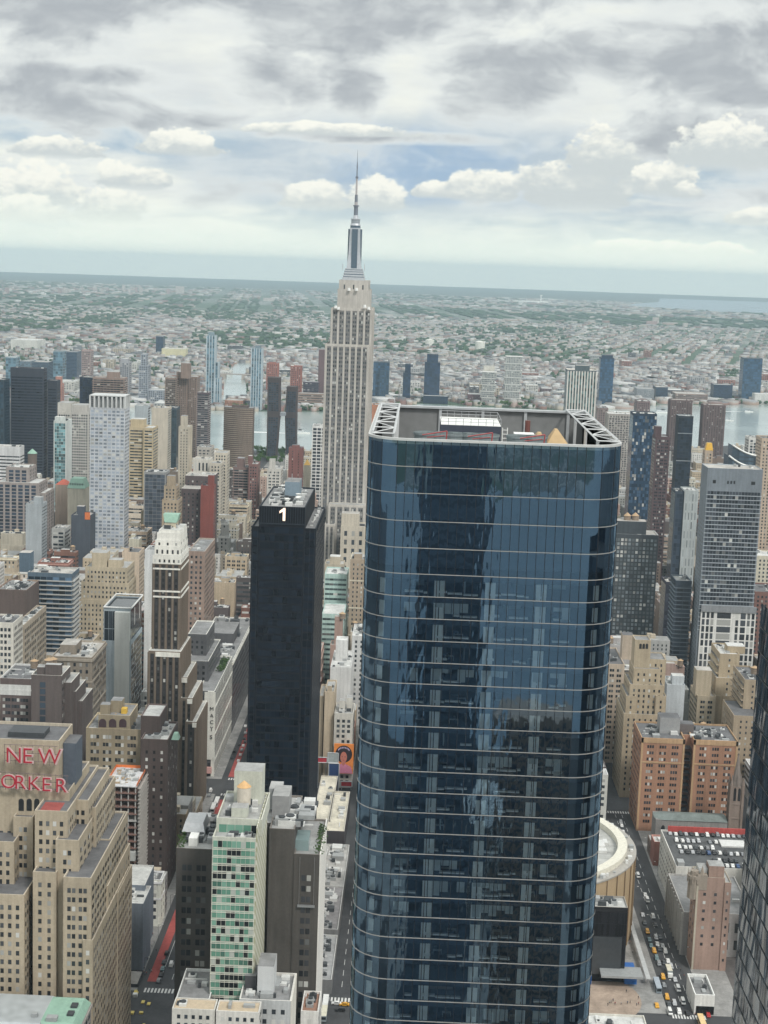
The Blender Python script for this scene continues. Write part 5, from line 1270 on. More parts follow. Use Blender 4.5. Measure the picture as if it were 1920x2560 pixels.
# --- left middle distance
S_('gridded_tower', 'slim pale silver tower with a fine square window grid and a finned crown', 'skyscraper', 225, 312.5, 1019, 1373, 1560, 25, dict(kind='punch', bay=4.3, ww=3.1, wh=2.0, fh=3.6, m=.5, top=1), (.50, .52, .55), (.56, .58, .60), None, winm((.20, .23, .27), .25, 'silver'), phrase='the silver gridded tower', clut=2, fin=True, stS=dict(kind='punch', bay=3.5, ww=2.2, wh=1.9, fh=3.6, m=.6))
c = MB(); x = 1559.4; y1, y0 = Y(225, 1000, x), Y(312.5, 1000, x); z0, z1 = Z(268, 1019, x), Z(268, 989, x)
c.box(x+3, y0+2, z0, x+24, y1-2, z1-2, 1)
for k in range(9):
    y = y0+(y1-y0)*k/8; c.box(x, y-.8, z0-1, x+2.6, y+.8, z1, 0)
for k in range(6): c.box(x+1+k*4.8, y0-.3, z0-1, x+2.6+k*4.8, y0+2, z1, 0)
c.box(x-.2, y0-.3, z1-.8, x+26, y1+.3, z1+.2, 0); c.build('finned_crown', [wallm((.55, .56, .55)), plain('crown shade', (.3, .31, .31))], [o for o in bpy.data.objects if o.name.startswith('gridded_tower')][0])
S_('dark_slab_tower', 'broad navy black office slab with horizontal window rows at far left', 'skyscraper', 26, 109, 920, 1150, 2150, 20, dict(kind='ribbon', fh=4, wh=1.9, m=1.5, seg=4, top=10), (.045, .05, .066), (.07, .075, .09), None, curtain((.012, .018, .032), .2, .4), roof=R_MID, phrase='the navy slab tower', stS=dict(kind='ribbon', fh=4, wh=1.9, m=.5), sub=[(118, 143, 951, 2160, 20, None)])
S_('edge_tower', 'dark teal glass tower cut off by the left edge of the picture', 'skyscraper', -30, 10, 949, 1140, 2100, 30, dict(kind='curtain', bay=3, fh=4), (.03, .045, .06), glass=curtain((.02, .045, .07)))
S_('office_tower', 'narrow grey gridded tower showing between the two dark towers at far left', 'office tower', 12, 28, 1011, 1120, 2230, 30, dict(kind='punch', bay=3, ww=1.8, wh=2.2, fh=3.8), (.28, .28, .28))
S_('teal_glass_tower', 'thin teal glass tower with one blank white side beside the navy slab', 'tower', 134, 166, 1052, 1180, 1720, 28, dict(kind='curtain', bay=2.4, fh=3.4), (.55, .58, .56), None, None, curtain((.14, .27, .29), .15, .6, .8), stS=BLANK, phrase='the thin teal tower', bulk=[(137, 160, 1042, 2, 10)])
S_('drum_top_tower', 'pale office tower with a drum-shaped white top behind the teal tower', 'office tower', 144, 177, 1030, 1110, 2020, 36, dict(kind='punch', bay=3, ww=1.9, wh=2, fh=3.6), (.50, .48, .44), bulk=[(144, 177, 1007, 3, 30)])
S_('office_tower', 'pale gridded office block between the drum-topped and silver towers', 'office tower', 177, 222, 1030, 1110, 1990, 36, dict(kind='punch', bay=3, ww=1.9, wh=2, fh=3.6), (.46, .44, .41), bulk=[(180, 217, 1013, 3, 30)])
S_('navy_glass_tower', 'dark navy glass tower standing behind the silver gridded tower', 'tower', 199, 232, 943, 1025, 2450, 34, dict(kind='curtain', bay=4, fh=4), (.02, .03, .05), None, None, curtain((.008, .016, .035)))
S_('balcony_tower', 'brown twin-bay balcony tower with a square rooftop house behind the silver tower', 'apartment tower', 232, 311, 944, 1000, 2420, 26, dict(kind='balcony', fh=3.4, wh=1.7, seg=5), (.27, .2, .17), (.4, .32, .28), bulk=[(267, 296, 930, 4, 20)])
S_('striped_tower', 'tan apartment tower with horizontal window bands and a yellow plant house', 'apartment tower', 323, 359, 1068, 1172, 1820, 34, dict(kind='ribbon', fh=3.5, wh=1.6, seg=4), (.50, .41, .27), phrase='the tan banded tower', bulk=[(327, 360, 1048, 3, 20)], sub=[(359, 383, 1070, 1815, 34, None)])
S_('blank_slab_tower', 'tall beige slab tower with a windowless front and rounded corner', 'apartment tower', 379, 420, 1020, 1140, 2080, 30, BLANK, (.52, .47, .39), stS=dict(kind='ribbon', fh=3.2, wh=1.4, m=.5), phrase='the beige blank slab')
S_('dark_glass_tower', 'dark teal tower tucked behind the beige blank slab', 'tower', 420, 442, 1020, 1110, 2180, 30, CUR, (.05, .07, .09), None, None, curtain((.03, .05, .065)))
S_('pale_slab_tower', 'pale blue-grey slab tower with bare front left of the beige blank slab', 'tower', 337, 370, 1014, 1090, 2300, 20, BLANK, (.40, .44, .46), stS=RIB)
S_('slim_setback_tower', 'slim beige setback tower with a narrow shaft before the brown ribbed towers', 'apartment tower', 447, 474, 1066, 1200, 1800, 22, dict(kind='punch', bay=3.2, ww=1.0, wh=1.7, fh=3.3, piers=(.8, .4, 0)), (.50, .45, .37), bulk=[(452, 466, 1040, 2, 14)], phrase='the slim beige tower')
S_('ribbed_apartment_tower', 'tall brown tower of rounded ribs, one of two by the river', 'apartment tower', 413, 441, 944, 1060, 2480, 40, dict(kind='balcony', fh=3.1, wh=1.7, seg=3, out=1.0), (.25, .19, .16), (.40, .33, .28), phrase='the brown ribbed tower', sub=[(441, 468, 930, 2500, 40, dict(kind='punch', bay=3, ww=1.1, wh=1.6, fh=3.1)), (468, 493, 942, 2515, 34, dict(kind='punch', bay=3, ww=1.1, wh=1.6, fh=3.1))], bulk=[(452, 474, 908, 10, 26)])
S_('banded_tower', 'purple-brown tower with thin white floor bands by the river', 'apartment tower', 493, 522, 981, 1110, 2440, 26, dict(kind='balcony', fh=3.3, wh=1.9, seg=4, out=.5), (.11, .085, .095), (.40, .37, .37))
# curved brown slab
def curved_slab():
    x = 2590; yl, yr = Y(557, 1030, x), Y(632, 1020, x); zt = Z(596, 1020, x)
    root = thing('curved_slab', 'broad curved brown apartment slab with pale floor lines standing before the river', 'apartment block', (x+10, (yl+yr)/2, 0)); n = 14
    fr = [(x+9*((k/n-.62)**2)*4, yl+(yr-yl)*k/n) for k in range(n+1)]; bk = [(p[0]+24, p[1]) for p in fr[::-1]]
    q = MB(); q.prism(wind(fr+bk), 0, zt, 0, 1); q.build('wall', [wallm((.13, .095, .075)), R_MID], root)
    q = MB(); nf = int(zt/3.3)
    for i in range(nf):
        z = 2+i*3.3
        for k in range(n): q.quad((fr[k][0]-.5, fr[k][1], z), (fr[k+1][0]-.5, fr[k+1][1], z), (fr[k+1][0]-.5, fr[k+1][1], z+1.0), (fr[k][0]-.5, fr[k][1], z+1.0))
    tag(q.build('balcony_band', wallm((.38, .31, .25)), root), kind='stuff')
    q = MB(); q.box(x+6, yr+8, zt, x+18, yl-14, zt+4); q.build('bulkhead', wallm((.12, .09, .08)), root)
    keep(x, x+40, yr, yl); CAPS.append((557, 635, 1130, x)); ANCHOR.append((596, 1090, 'the curved brown slab'))
curved_slab()
# leaning copper twins with a skybridge
def leaning():
    cu = (.075, .06, .06); g_ = curtain((.03, .05, .075), .15, .5, .6)
    def tw(label, l0, r0, t, lm, rm, m_, lb, rb, bb, x, ln):
        y = lambda p, q_: Y(p, q_, x); z1, zm = Z((l0+r0)/2, t, x), Z((lm+rm)/2, m_, x)
        root = thing('leaning_tower', label, 'apartment tower', (x+ln/2, y((l0+r0)/2, m_), 0), 'dark leaning twin towers by the river')
        yb = (Y(lb, bb, x), Y(rb, bb, x)); q = MB()
        q.taper(x, yb[1], x+ln, yb[0], 0, x, y(rm, m_), x+ln, y(lm, m_), zm); q.taper(x, y(rm, m_), x+ln, y(lm, m_), zm, x, y(r0, t), x+ln, y(l0, t), z1); q.build('wall', wallm(cu), root)
        for (za, zb_, a, c, e, f_) in ((4, zm-6, yb[0], yb[1], y(lm, m_), y(rm, m_)), (zm+4, z1-8, y(lm, m_), y(rm, m_), y(l0, t), y(r0, t))):
            q = MB(); nf = int((zb_-za)/3.6)
            for i in range(nf):
                t_ = (i+.5)/nf; L_, R_ = a+(e-a)*t_, c+(f_-c)*t_; z = za+(zb_-za)*t_
                for k in range(4): u0, u1 = .12+k*.2, .12+k*.2+.16; q.quad((x-.08, L_+(R_-L_)*u0, z-1.4), (x-.08, L_+(R_-L_)*u1, z-1.4), (x-.08, L_+(R_-L_)*u1, z+1.2), (x-.08, L_+(R_-L_)*u0, z+1.2))
            tag(q.build('window', g_, root), kind='stuff')
        keep(x, x+ln, min(yb), max(yb)); CAPS.append((min(l0, lb), max(r0, rb), bb, x)); return zm
    zm = tw('taller dark copper tower of the leaning river pair, on the left', 669, 700, 944, 668, 699, 1034, 666, 690, 1141, 2690, 26)
    tw('shorter dark copper tower bending sideways, right of the leaning river pair', 717, 743, 967, 712, 741, 1036, 715, 741, 1120, 2730, 26)
    s = thing('skybridge', 'enclosed skybridge joining the two leaning copper towers', 'bridge', (2700, Y(706, 1036, 2700), Z(706, 1040, 2700)))
    q = MB(); q.box(2696, Y(713, 1036, 2696), Z(706, 1040, 2696), 2712, Y(698, 1036, 2696), Z(706, 1032, 2696), bottom=True); q.build('deck', plain('bridge grey', (.3, .33, .36)), s)
    ANCHOR.append((700, 1060, 'the leaning copper towers'))
leaning()
S_('white_frame_tower', 'white-framed tower of square window bays left of the limestone skyscraper', 'apartment tower', 781, 816, 1064, 1180, 1960, 24, dict(kind='punch', bay=5.6, ww=4.4, wh=2.9, fh=4.2, m=.6), (.70, .70, .68), None, None, winm((.03, .035, .045), .04, 'wf'), phrase='the white-framed tower')
S_('brick_slab', 'plain red-brick slab standing beside the yellow pyramid roof', 'apartment block', 722, 757, 1120, 1215, 1900, 18, dict(kind='punch', bay=9, ww=1.0, wh=1.5, fh=3.2), (.21, .095, .085), bulk=[(730, 748, 1113, 3, 12)], phrase='the red-brick slab')
S_('turret_block', 'white stone block with a small turret before the park trees', 'office block', 668, 702, 1172, 1205, 1860, 30, PUN2, (.58, .56, .52), bulk=[(673, 687, 1148, 4, 12)])
S_('domed_block', 'round-shouldered brown apartment block before the park trees', 'apartment block', 583, 622, 1168, 1205, 1900, 30, dict(kind='balcony', fh=3.3, wh=1.7, out=.7), (.20, .14, .13), (.36, .3, .28), bulk=[(592, 610, 1146, 5, 20)])
S_('brown_block', 'reddish brown block with peaked bulkhead before the park trees', 'apartment block', 622, 645, 1160, 1205, 1890, 28, PUN, (.22, .12, .11), bulk=[(620, 630, 1140, 5, 15)])
def pyramid():
    x = 1990; root = thing('pyramid_roof_block', 'small block under a bright yellow pyramid roof beside the red-brick slab', 'building', (x+8, Y(767, 1165, x), 0)); y1, y0 = Y(759, 1165, x), Y(775, 1165, x); zb, zt = Z(767, 1163, x), Z(767, 1150, x)
    q = MB(); q.box(x, y0, 0, x+14, y1, zb); q.build('wall', wallm(CREAM), root); q = MB(); q.taper(x, y0, x+14, y1, zb, x+6.8, (y0+y1)/2-.2, x+7.2, (y0+y1)/2+.2, zt); q.build('roof', plain('gold roof', (.72, .42, .08), .4), root); keep(x, x+14, y0, y1)
pyramid()
S_('colonnade_top_block', 'white block with a columned top storey and flat cornice', 'office block', 483, 524, 1148, 1180, 1760, 26, dict(kind='punch', bay=4.2, ww=1.7, wh=9, fh=11, m=1, top=2), (.62, .59, .53), clut=3)
S_('office_block', 'pale office with roof plant and rows of small windows right of the brown banded tower', 'office block', 493, 528, 1118, 1150, 1960, 30, PUN2, (.45, .42, .38), clut=8)
S_('stepped_block', 'cream stepped block right of the columned white block', 'office block', 524, 553, 1158, 1240, 1740, 26, PUN, (.55, .5, .42), sub=[(536, 568, 1132, 1790, 26, PUN)], clut=4)
S_('brick_office', 'dark brown office block with white cornice line behind the brick-red shaft', 'office block', 463, 534, 1190, 1330, 1640, 34, dict(kind='punch', bay=4.4, ww=1.5, wh=1.9, fh=3.8, top=3), (.11, .085, .085), (.6, .57, .52), phrase='the dark brown office block', sub=[(453, 502, 1222, 1610, 40, None)])
S_('brick_shaft', 'brick-red windowless shaft tower with faint stripes in front of the dark brown office', 'tower', 502, 535, 1214, 1365, 1600, 16, dict(kind='blank'), (.24, .075, .062), stS=PUN, phrase='the brick-red shaft', clut=2, bulk=[(520, 534, 1188, 6, 14)])
S_('setback_loft', 'tan setback loft tower with a stubby top left of the dark brown office', 'loft tower', 405, 446, 1250, 1330, 1560, 26, PUN, (.40, .32, .23), sub=[(410, 441, 1215, 1564, 20, PUN)], bulk=[(417, 436, 1190, 6, 16)], phrase='the tan setback loft')
S_('glass_panel_block', 'dark block with two glazed panels beneath the tan banded tower', 'office block', 360, 415, 1180, 1240, 1680, 26, dict(kind='curtain', bay=4, fh=4, m=1.2), (.3, .3, .3), None, None, curtain((.07, .085, .11), .2), clut=8)
S_('postmodern_tower', 'grey stone tower with paired glass strips and stepped shoulders at left edge', 'office tower', 16, 72, 1168, 1330, 1600, 30, dict(kind='punch', bay=7.0, ww=4.6, wh=2.7, fh=3.6, m=1.6, piers=(1.5, .7, 0)), (.34, .30, .28), None, None, curtain((.035, .05, .075), .2, .5), phrase='the stepped grey stone tower', sub=[(-10, 96, 1206, 1592, 38, None), (72, 112, 1232, 1596, 40, None)], clut=10)
S_('white_striped_office', 'white office block with black ribbon windows at the left edge', 'office block', -20, 50, 1116, 1200, 1850, 20, dict(kind='ribbon', fh=4, wh=1.6, top=9, m=.4, seg=8), (.60, .60, .60), None, None, winm((.03, .035, .04), .04, 'ws'))
def copper_tank():
    x = 1780; root = thing('copper_roof_tower', 'round brick roof tower with a green copper cone near the left edge', 'tower', (x, Y(81, 1150, x), 0)); y = Y(81, 1150, x); zt, zc, zb = Z(81, 1133, x), Z(81, 1122, x), 0
    q = MB(); q.frustum(x, y, 0, zt, 5.2, 5.2, 16); q.build('wall', wallm(BROWN), root); q = MB(); q.frustum(x, y, zt, zc, 5.8, .4, 16); q.build('roof', COPPER, root); keep(x-6, x+6, y-6, y+6)
copper_tank()
S_('party_wall_tower', 'light grey windowless slab tower with a plain front before the stone tower', 'tower', 64, 104, 1260, 1408, 1480, 22, BLANK, (.36, .39, .41), stS=dict(kind='punch', bay=3, ww=1.6, wh=1.2, fh=3.2), phrase='the plain grey slab tower', bulk=[(84, 103, 1243, 3, 12)], clut=2)
def mansard():
    x = 1620; root = thing('mansard_block', 'cream block with a green copper mansard roof left of the silver tower', 'building', (x+12, Y(190, 1225, x), 0)); y1, y0 = Y(169, 1222, x), Y(211, 1222, x); zb, zt = Z(190, 1221, x), Z(190, 1198, x)
    q = MB(); q.box(x, y0, 0, x+24, y1, zb, 0); q.build('wall', wallm(CREAM), root); q = MB(); q.taper(x-.6, y0-.6, x+24, y1+.6, zb, x+5, y0+2.5, x+20, y1-2.5, zt, 0); r_ = q.build('roof', COPPER, root)
    for k in range(6):
        q = MB(); y = y0+2.5+(y1-y0-5)*k/5; q.box(x+1.2, y-.7, zb+2.4, x+4, y+.7, zb+5.2); q.build('dormer', plain('dormer', (.15, .2, .18)), r_)
    keep(x, x+24, y0, y1); CAPS.append((168, 212, 1235, x)); ANCHOR.append((190, 1210, 'the copper mansard'))
mansard()
def tent_roof():
    x = 1650; root = thing('red_roof_block', 'low block with a bright orange-red hipped roof left of the copper mansard', 'building', (x+8, Y(154, 1210, x), 0)); y1, y0 = Y(138, 1212, x), Y(168, 1212, x); zb, zt = Z(153, 1212, x), Z(153, 1201, x)
    q = MB(); q.box(x, y0, 0, x+18, y1, zb); q.build('wall', wallm(PINK), root); q = MB(); q.taper(x, y0, x+18, y1, zb, x+8, y0+4, x+10, y1-6, zt); q.build('roof', plain('red tiles', (.55, .12, .07)), root); keep(x, x+18, y0, y1)
tent_roof()
S_('navy_wall_block', 'blank dark blue-grey party-wall block with one orange patch left of the silver tower', 'building', 178, 226, 1288, 1362, 1500, 24, BLANK, (.075, .085, .105), None, (.62, .17, .05), phrase='the blank navy block', bulk=[(192, 210, 1266, 4, 12)], fin=True)
q = MB(); q.box(1499.6, Y(225, 1290, 1499.6), Z(218, 1299, 1499.6), 1499.97, Y(212, 1290, 1499.6), Z(218, 1281, 1499.6)); q.build('orange_panel', plain('orange paint', (.62, .17, .05)), [o for o in bpy.data.objects if o.name.startswith('navy_wall_block')][0])
S_('grid_office', 'pale grey gridded office left of the blank navy block', 'office block', 129, 162, 1322, 1360, 1530, 26, dict(kind='punch', bay=6.5, ww=4.6, wh=2.0, fh=3.8), (.46, .46, .44))
S_('blank_cream_block', 'pale pink windowless wall with a red brick flank right of the tan stepped loft', 'building', 305, 348, 1380, 1520, 1270, 24, BLANK, (.54, .44, .34), stS=dict(kind='punch', bay=2.5, ww=1, wh=1.6, fh=3.4), clut=3, bulk=[(310, 320, 1370, 3, 10)], phrase='the pale pink blank wall')
S_('white_slab', 'narrow white slab with bare wall immediately left of the white-crowned tower', 'building', 362, 387, 1375, 1560, 1150, 20, BLANK, (.62, .63, .63), stS=PUN, clut=2)
S_('loft_block', 'tall brown loft block right of the white-crowned tower', 'loft block', 470, 512, 1378, 1500, 1180, 60, dict(PUN, fh=4), (.30, .22, .18), (.4, .35, .3), phrase='the loft right of the crown')
S_('stepped_loft', 'tan brick loft stepping up to one side with a big plain penthouse', 'loft block', 187, 324, 1500, 1580, 1130, 30, dict(kind='punch', bay=2.75, ww=1.05, wh=1.7, fh=3.5, m=1), (.46, .39, .285), None, None, WGB, phrase='the tan stepped loft', own=True, sub=[(203, 322, 1456, 1130.4, 30, None), (213, 318, 1418, 1130.8, 30, None)], bulk=[(229, 266, 1382, 3, 16), (270, 303, 1400, 4, 14)], tanks=((222, 14, 2.4),))
S_('balcony_block', 'blue-glass apartment block with long grey balconies and overhanging roof slab', 'apartment block', 69, 180, 1432, 1590, 1100, 24, dict(kind='balcony', fh=3.3, wh=2.4, seg=4, out=1.6, m=.4, sl=.5), (.10, .14, .18), (.42, .42, .40), None, curtain((.06, .10, .15), .15, .6, .9), phrase='the blue balcony block', own=True, clut=8, bulk=[(48, 76, 1382, 6, 16)])
S_('roof_plant_block', 'brown brick block with crowded rusty roof plant at left edge', 'loft block', -10, 66, 1474, 1500, 1060, 36, BLANK, (.13, .10, .09), (.3, .22, .17), clut=30)
S_('beige_loft', 'beige stone loft with tall window bays, cut by the left edge', 'loft block', 35, 60, 1562, 1650, 985, 60, LOFT, (.40, .34, .27), stS=dict(kind='punch', bay=4.6, ww=1.4, wh=2.4, fh=4.3, grp=2), phrase='the beige loft', clut=14)
S_('white_loft', 'white-fronted loft with red-brown flank at left edge below the beige loft', 'loft block', -25, 33, 1556, 1660, 960, 24, dict(kind='punch', bay=2.6, ww=1.6, wh=2.2, fh=4), (.62, .59, .53), clut=5)
S_('concrete_core_tower', 'unfinished grey tower with a bare concrete core strip and dark glass crown', 'tower', 255, 327, 1602, 1770, 1000, 42, BLANK, (.33, .38, .41), None, None, None, phrase='the bare concrete tower', sub=[(259, 327, 1522, 1003, 40, dict(kind='curtain', bay=3, fh=12, mh=.4, m=.5, top=.8))], stS=dict(kind='curtain', bay=2.5, fh=3.6), clut=5, fin=True)
ct = [o for o in bpy.data.objects if o.name.startswith('concrete_core_tower')][0]
q = MB(); xx = 998.6; q.box(xx, Y(324, 1530, xx), 0, xx+3.4, Y(286.5, 1530, xx), Z(305, 1531, xx)); q.build('concrete_core', wallm((.56, .57, .54), .9, .15), ct)
q = MB(); xx = 1002.6; y1, y0, z = Y(259, 1515, xx), Y(328, 1515, xx), Z(293, 1519, xx)
for (a, c) in (((xx, y0), (xx, y1)), ((xx, y1), (xx+42, y1)), ((xx+42, y1), (xx+42, y0)), ((xx+42, y0), (xx, y0))): q.beam((*a, z), (*c, z), .6)
q.build('crown_frame', wallm((.58, .58, .56)), ct)
q = MB(); q.box(1003.2, y0+.3, Z(293, 1600, xx), 1042.5, y1-.3, z-1.5); q.build('crown_glass', curtain((.03, .035, .045), .1), ct)
S_('fire_stair_block', 'dark brown blank-fronted block with a slot of stair openings and stepped white terraces', 'loft block', 78, 154, 1688, 1850, 840, 22, BLANK, (.115, .095, .09), (.62, .60, .55), None, WGB, phrase='the brown stair-slot block', own=True, stS=dict(kind='punch', bay=3.2, ww=1.3, wh=1.8, fh=3.8), roof=R_GREY, clut=10, bulk=[(92, 112, 1668, 3, 10), (113, 152, 1662, 2, 6)], tanks=((122, 12, 2.5), (132, 14, 2.5)), sub=[(153, 178, 1706, 846, 22, BLANK), (158, 190, 1728, 852, 26, BLANK), (170, 206, 1752, 858, 28, BLANK)])
fs = [o for o in bpy.data.objects if o.name.startswith('fire_stair_block')][0]
for k in range(12):
    q = MB(); zc = Z(107, 1712, 840)-k*3.9; y1, y0 = Y(99.5, 1700, 839.9), Y(113.5, 1700, 839.9); q.box(839.88, y0, zc-1.5, 839.98, y1, zc+1.5); q.build('stair_opening', curtain((.035, .05, .07), .2, .5), fs)
S_('brown_loft', 'dark brown loft with a white banded upper storey and black roof, left edge', 'loft block', 0, 77, 1696, 1830, 880, 34, dict(kind='punch', bay=5.6, ww=1.35, wh=1.9, fh=3.9, grp=3, gap=.2, top=2, bands=(20, 1)), (.13, .10, .095), (.62, .62, .6), None, WGB, phrase='the brown loft with the white band', own=True, roof=R_DARK, clut=8, tanks=((86, 20, 2.3),))
bl_ = [o for o in bpy.data.objects if o.name.startswith('brown_loft')][0]
q = MB(); xx = 879.75; q.box(xx, Y(77, 1720, xx), Z(38, 1738, xx), 879.9, Y(0, 1720, xx), Z(38, 1712, xx)); q.build('white_band', wallm((.60, .60, .58)), bl_)
S_('arcaded_loft', 'grey-brown loft with an arcaded top storey and long roof plant', 'loft block', 128, 230, 1642, 1800, 900, 42, dict(kind='punch', bay=3.4, ww=1.4, wh=2.1, fh=4.1, cornice=1.5, bands=(4, 3)), (.25, .215, .175), (.34, .30, .25), None, WGB, phrase='the arcaded loft', own=True, clut=24, bulk=[(150, 190, 1612, 10, 26)])
S_('arch_top_loft', 'tan loft with three big arched windows at its crown and a yellow roof unit', 'loft block', 215, 352, 1822, 1950, 815, 30, dict(kind='punch', bay=6.6, ww=1.35, wh=2.0, fh=4.2, grp=3, gap=.25, top=1.5, m=1.5), (.28, .235, .165), (.46, .385, .265), (.1, .09, .08), winm((.03, .03, .03), .35, 'arch'), phrase='the arch-topped loft', own=True, roof=R_MID, clut=14, sub=[(246, 325, 1788, 815.5, 24, BLANK)], bulk=[(250, 274, 1762, 4, 10), (276, 304, 1752, 8, 16)], tanks=((289, 6, 2.4),))
at_ = [o for o in bpy.data.objects if o.name.startswith('arch_top_loft')][0]
for px in (256.5, 281.5, 307):
    q = MB(); xx = 815.3; yc = Y(px, 1805, xx); z0, z1 = Z(px, 1818, xx), Z(px, 1797, xx); w_ = 2.0
    q.poly([(xx, yc+w_, z0), (xx, yc-w_, z0)]+[(xx, yc-w_*math.cos(a), z1-w_+w_*math.sin(a)) for a in np.linspace(0, math.pi, 11)]); q.build('arched_window', plain('arch dark', (.06, .035, .04), .4), at_)
q = MB(); xx = 821; q.box(xx, Y(316, 1780, xx), Z(310, 1788, xx), xx+4, Y(303, 1780, xx), Z(310, 1772, xx)); q.build('yellow_unit', plain('yellow unit', (.66, .42, .06)), at_)
S_('dark_brick_tower', 'tall dark brown brick block with many pale windows behind the scaffolded building', 'office block', 352, 420, 1848, 2180, 800, 34, dict(kind='punch', bay=4.2, ww=1.2, wh=1.7, fh=4.1, top=4), (.085, .065, .06), (.16, .12, .11), None, winm((.02, .02, .022), .42, 'db'), phrase='the dark brick block', own=True, roof=R_PALE, clut=10, stS=dict(kind='punch', bay=5, ww=.9, wh=1.6, fh=4.1), sub=[(352, 400, 1790, 812, 24, BLANK)])  # a large share of the windows takes a pale base colour
q = MB(); xx = 806; y1, y0 = Y(428, 1845, xx), Y(447, 1845, xx); q.taper(xx, y0, xx+6, y1, Z(437, 1850, xx), xx+1.5, y0+1, xx+5, y1-1, Z(437, 1836, xx)); q.build('copper_roof', COPPER, [o for o in bpy.data.objects if o.name.startswith('dark_brick_tower')][0])
# concrete frame under construction
def frame():
    x, ln = 776, 30; root = thing('construction_frame', 'building under construction with bare floor slabs and orange netting round its top deck', 'building site', (x+15, Y(305, 2000, x), 0))
    yl, yr = Y(263, 1965, x), Y(342, 1965, x); zt = Z(302, 1965, x); n = int(zt/3.7)
    RU = plain('rust formwork', (.20, .12, .10)); CO = plain('raw concrete', (.38, .37, .35))
    for i in range(n):
        z = zt-i*3.7; q = MB(); q.box(x, yr, z-.5, x+ln, yl, z, 0 if i else 1, bottom=True); q.build('floor_slab', [RU if i % 5 else CO, roofm((.60, .61, .62))], root)
    q = MB()
    for yy_ in np.linspace(yr+.8, yl-.8, 5):
        for xx in np.linspace(x+1, x+ln-1, 5): q.box(xx-.3, yy_-.3, 0, xx+.3, yy_+.3, zt-.5)
    tag(q.build('column', CO, root), kind='stuff'); q = MB(); q.box(x+6, yr+6, 0, x+20, yl-6, zt-.6); q.build('core', plain('dark core', (.10, .085, .08)), root)
    NT = plain('orange net', (.72, .19, .05)); 
    for (a, b_) in (((x, yl), (x+ln, yl)), ((x+ln, yl), (x+ln, yr)), ((x+ln, yr), (x, yr))):
        q = MB(); q.box(min(a[0], b_[0])-.1, min(a[1], b_[1])-.1, zt, max(a[0], b_[0])+.1, max(a[1], b_[1])+.1, zt+1.5); q.build('safety_net', NT, root)
    q = MB(); r = random.Random(5)
    for k in range(60): xx, yy_ = r.uniform(x+1, x+ln-3), r.uniform(yr+1, yl-3); q.box(xx, yy_, zt, xx+r.uniform(.3, 3), yy_+r.uniform(.3, 3), zt+r.uniform(.2, 1.1), r.randrange(3))
    tag(q.build('formwork', [UNITW, UNIT, plain('ply', (.4, .3, .2))], root), kind='stuff')
    q = MB()
    for i in range(int(zt/2.0)):
        z = 1+i*2.0; q.beam((x-1, yr-1.4, z), (x+ln+1, yr-1.4, z), .12)
        q.box(x-.5, yr-2.0, z, x+ln, yr-.6, z+.12)
    for xx in np.linspace(x-1, x+ln+1, 13): q.beam((xx, yr-1.4, 0), (xx, yr-1.4, zt+.5), .12)
    for xx in np.linspace(x-1, x+ln-2, 9):
        for z in np.arange(2, zt-6, 9): q.beam((xx, yr-2, z), (xx+3, yr-2, z+6), .1)
    tag(q.build('scaffold', plain('scaffold', (.42, .40, .37)), root), kind='stuff')
    q = MB(); z = Z(300, 2168, x-1); q.box(x-1.2, yr, z-3, x-.3, yl, z+1.0, 0); q.build('orange_hoarding', plain('orange hoarding', (.58, .22, .05)), root)
    q = MB(); z = Z(300, 2138, x-2); q.box(x-3, yr, z-2.5, x-.2, yl, z+2, 0); q.build('catch_fan', plain('fan grey', (.40, .41, .39)), root)
    keep(x-4, x+ln+2, yr-3, yl+2); CAPS.append((255, 350, 2200, x)); ANCHOR.append((300, 2060, 'the scaffolded building'))
frame()
S_('blank_grey_block', 'windowless slate-grey block with a burnt black roof at the red bus lane', 'building', 297, 358, 2258, 2384, 706, 22, BLANK, (.17, .195, .23), (.5, .5, .48), phrase='the slate-grey block', roof=R_PALE, clut=4, stS=BLANK, sub=[(300, 362, 2212, 724, 26, dict(kind='blank'))])
S_('low_garage', 'one-storey garage with a stained gravel roof below the slate-grey block', 'garage', 294, 345, 2460, 2472, 690, 15, BLANK, (.05, .05, .055), roof=R_TAN, clut=0, parapet=.4)
# --- strip right of the black slab
S_('mint_glass_block', 'mint-green glass block with banded spandrels right of the black slab', 'office block', 812, 868, 1435, 1530, 1240, 30, dict(kind='ribbon', fh=4, wh=1.7, seg=3, m=.5), (.42, .56, .52), None, None, winm((.06, .09, .09), .05, 'mint'), phrase='the mint-green block', roof=R_WHITE, clut=6, sub=[(805, 860, 1535, 1190, 40, None)])
S_('ornate_loft', 'cream and brown loft with arched windows right of the mint-green block', 'loft block', 876, 925, 1398, 1560, 1225, 30, dict(kind='punch', bay=3.6, ww=1.0, wh=1.7, fh=3.7, bands=(6, 4)), (.36, .29, .22), (.60, .55, .44), phrase='the cream and brown loft', bulk=[(885, 905, 1385, 4, 12)])
S_('roof_box_block', 'cream block carrying a big grey louvred roof box before the limestone skyscraper', 'office block', 852, 915, 1316, 1385, 1400, 26, dict(kind='punch', bay=6, ww=2.6, wh=4.5, fh=8), (.52, .47, .39), bulk=[(853, 897, 1284, 2, 16)], clut=3)
S_('mansard_top_block', 'small cream block with a lead mansard top below the limestone skyscraper', 'building', 812, 860, 1410, 1432, 1300, 20, PUN, (.48, .42, .33), bulk=[(824, 850, 1392, 3, 14)], clut=4)
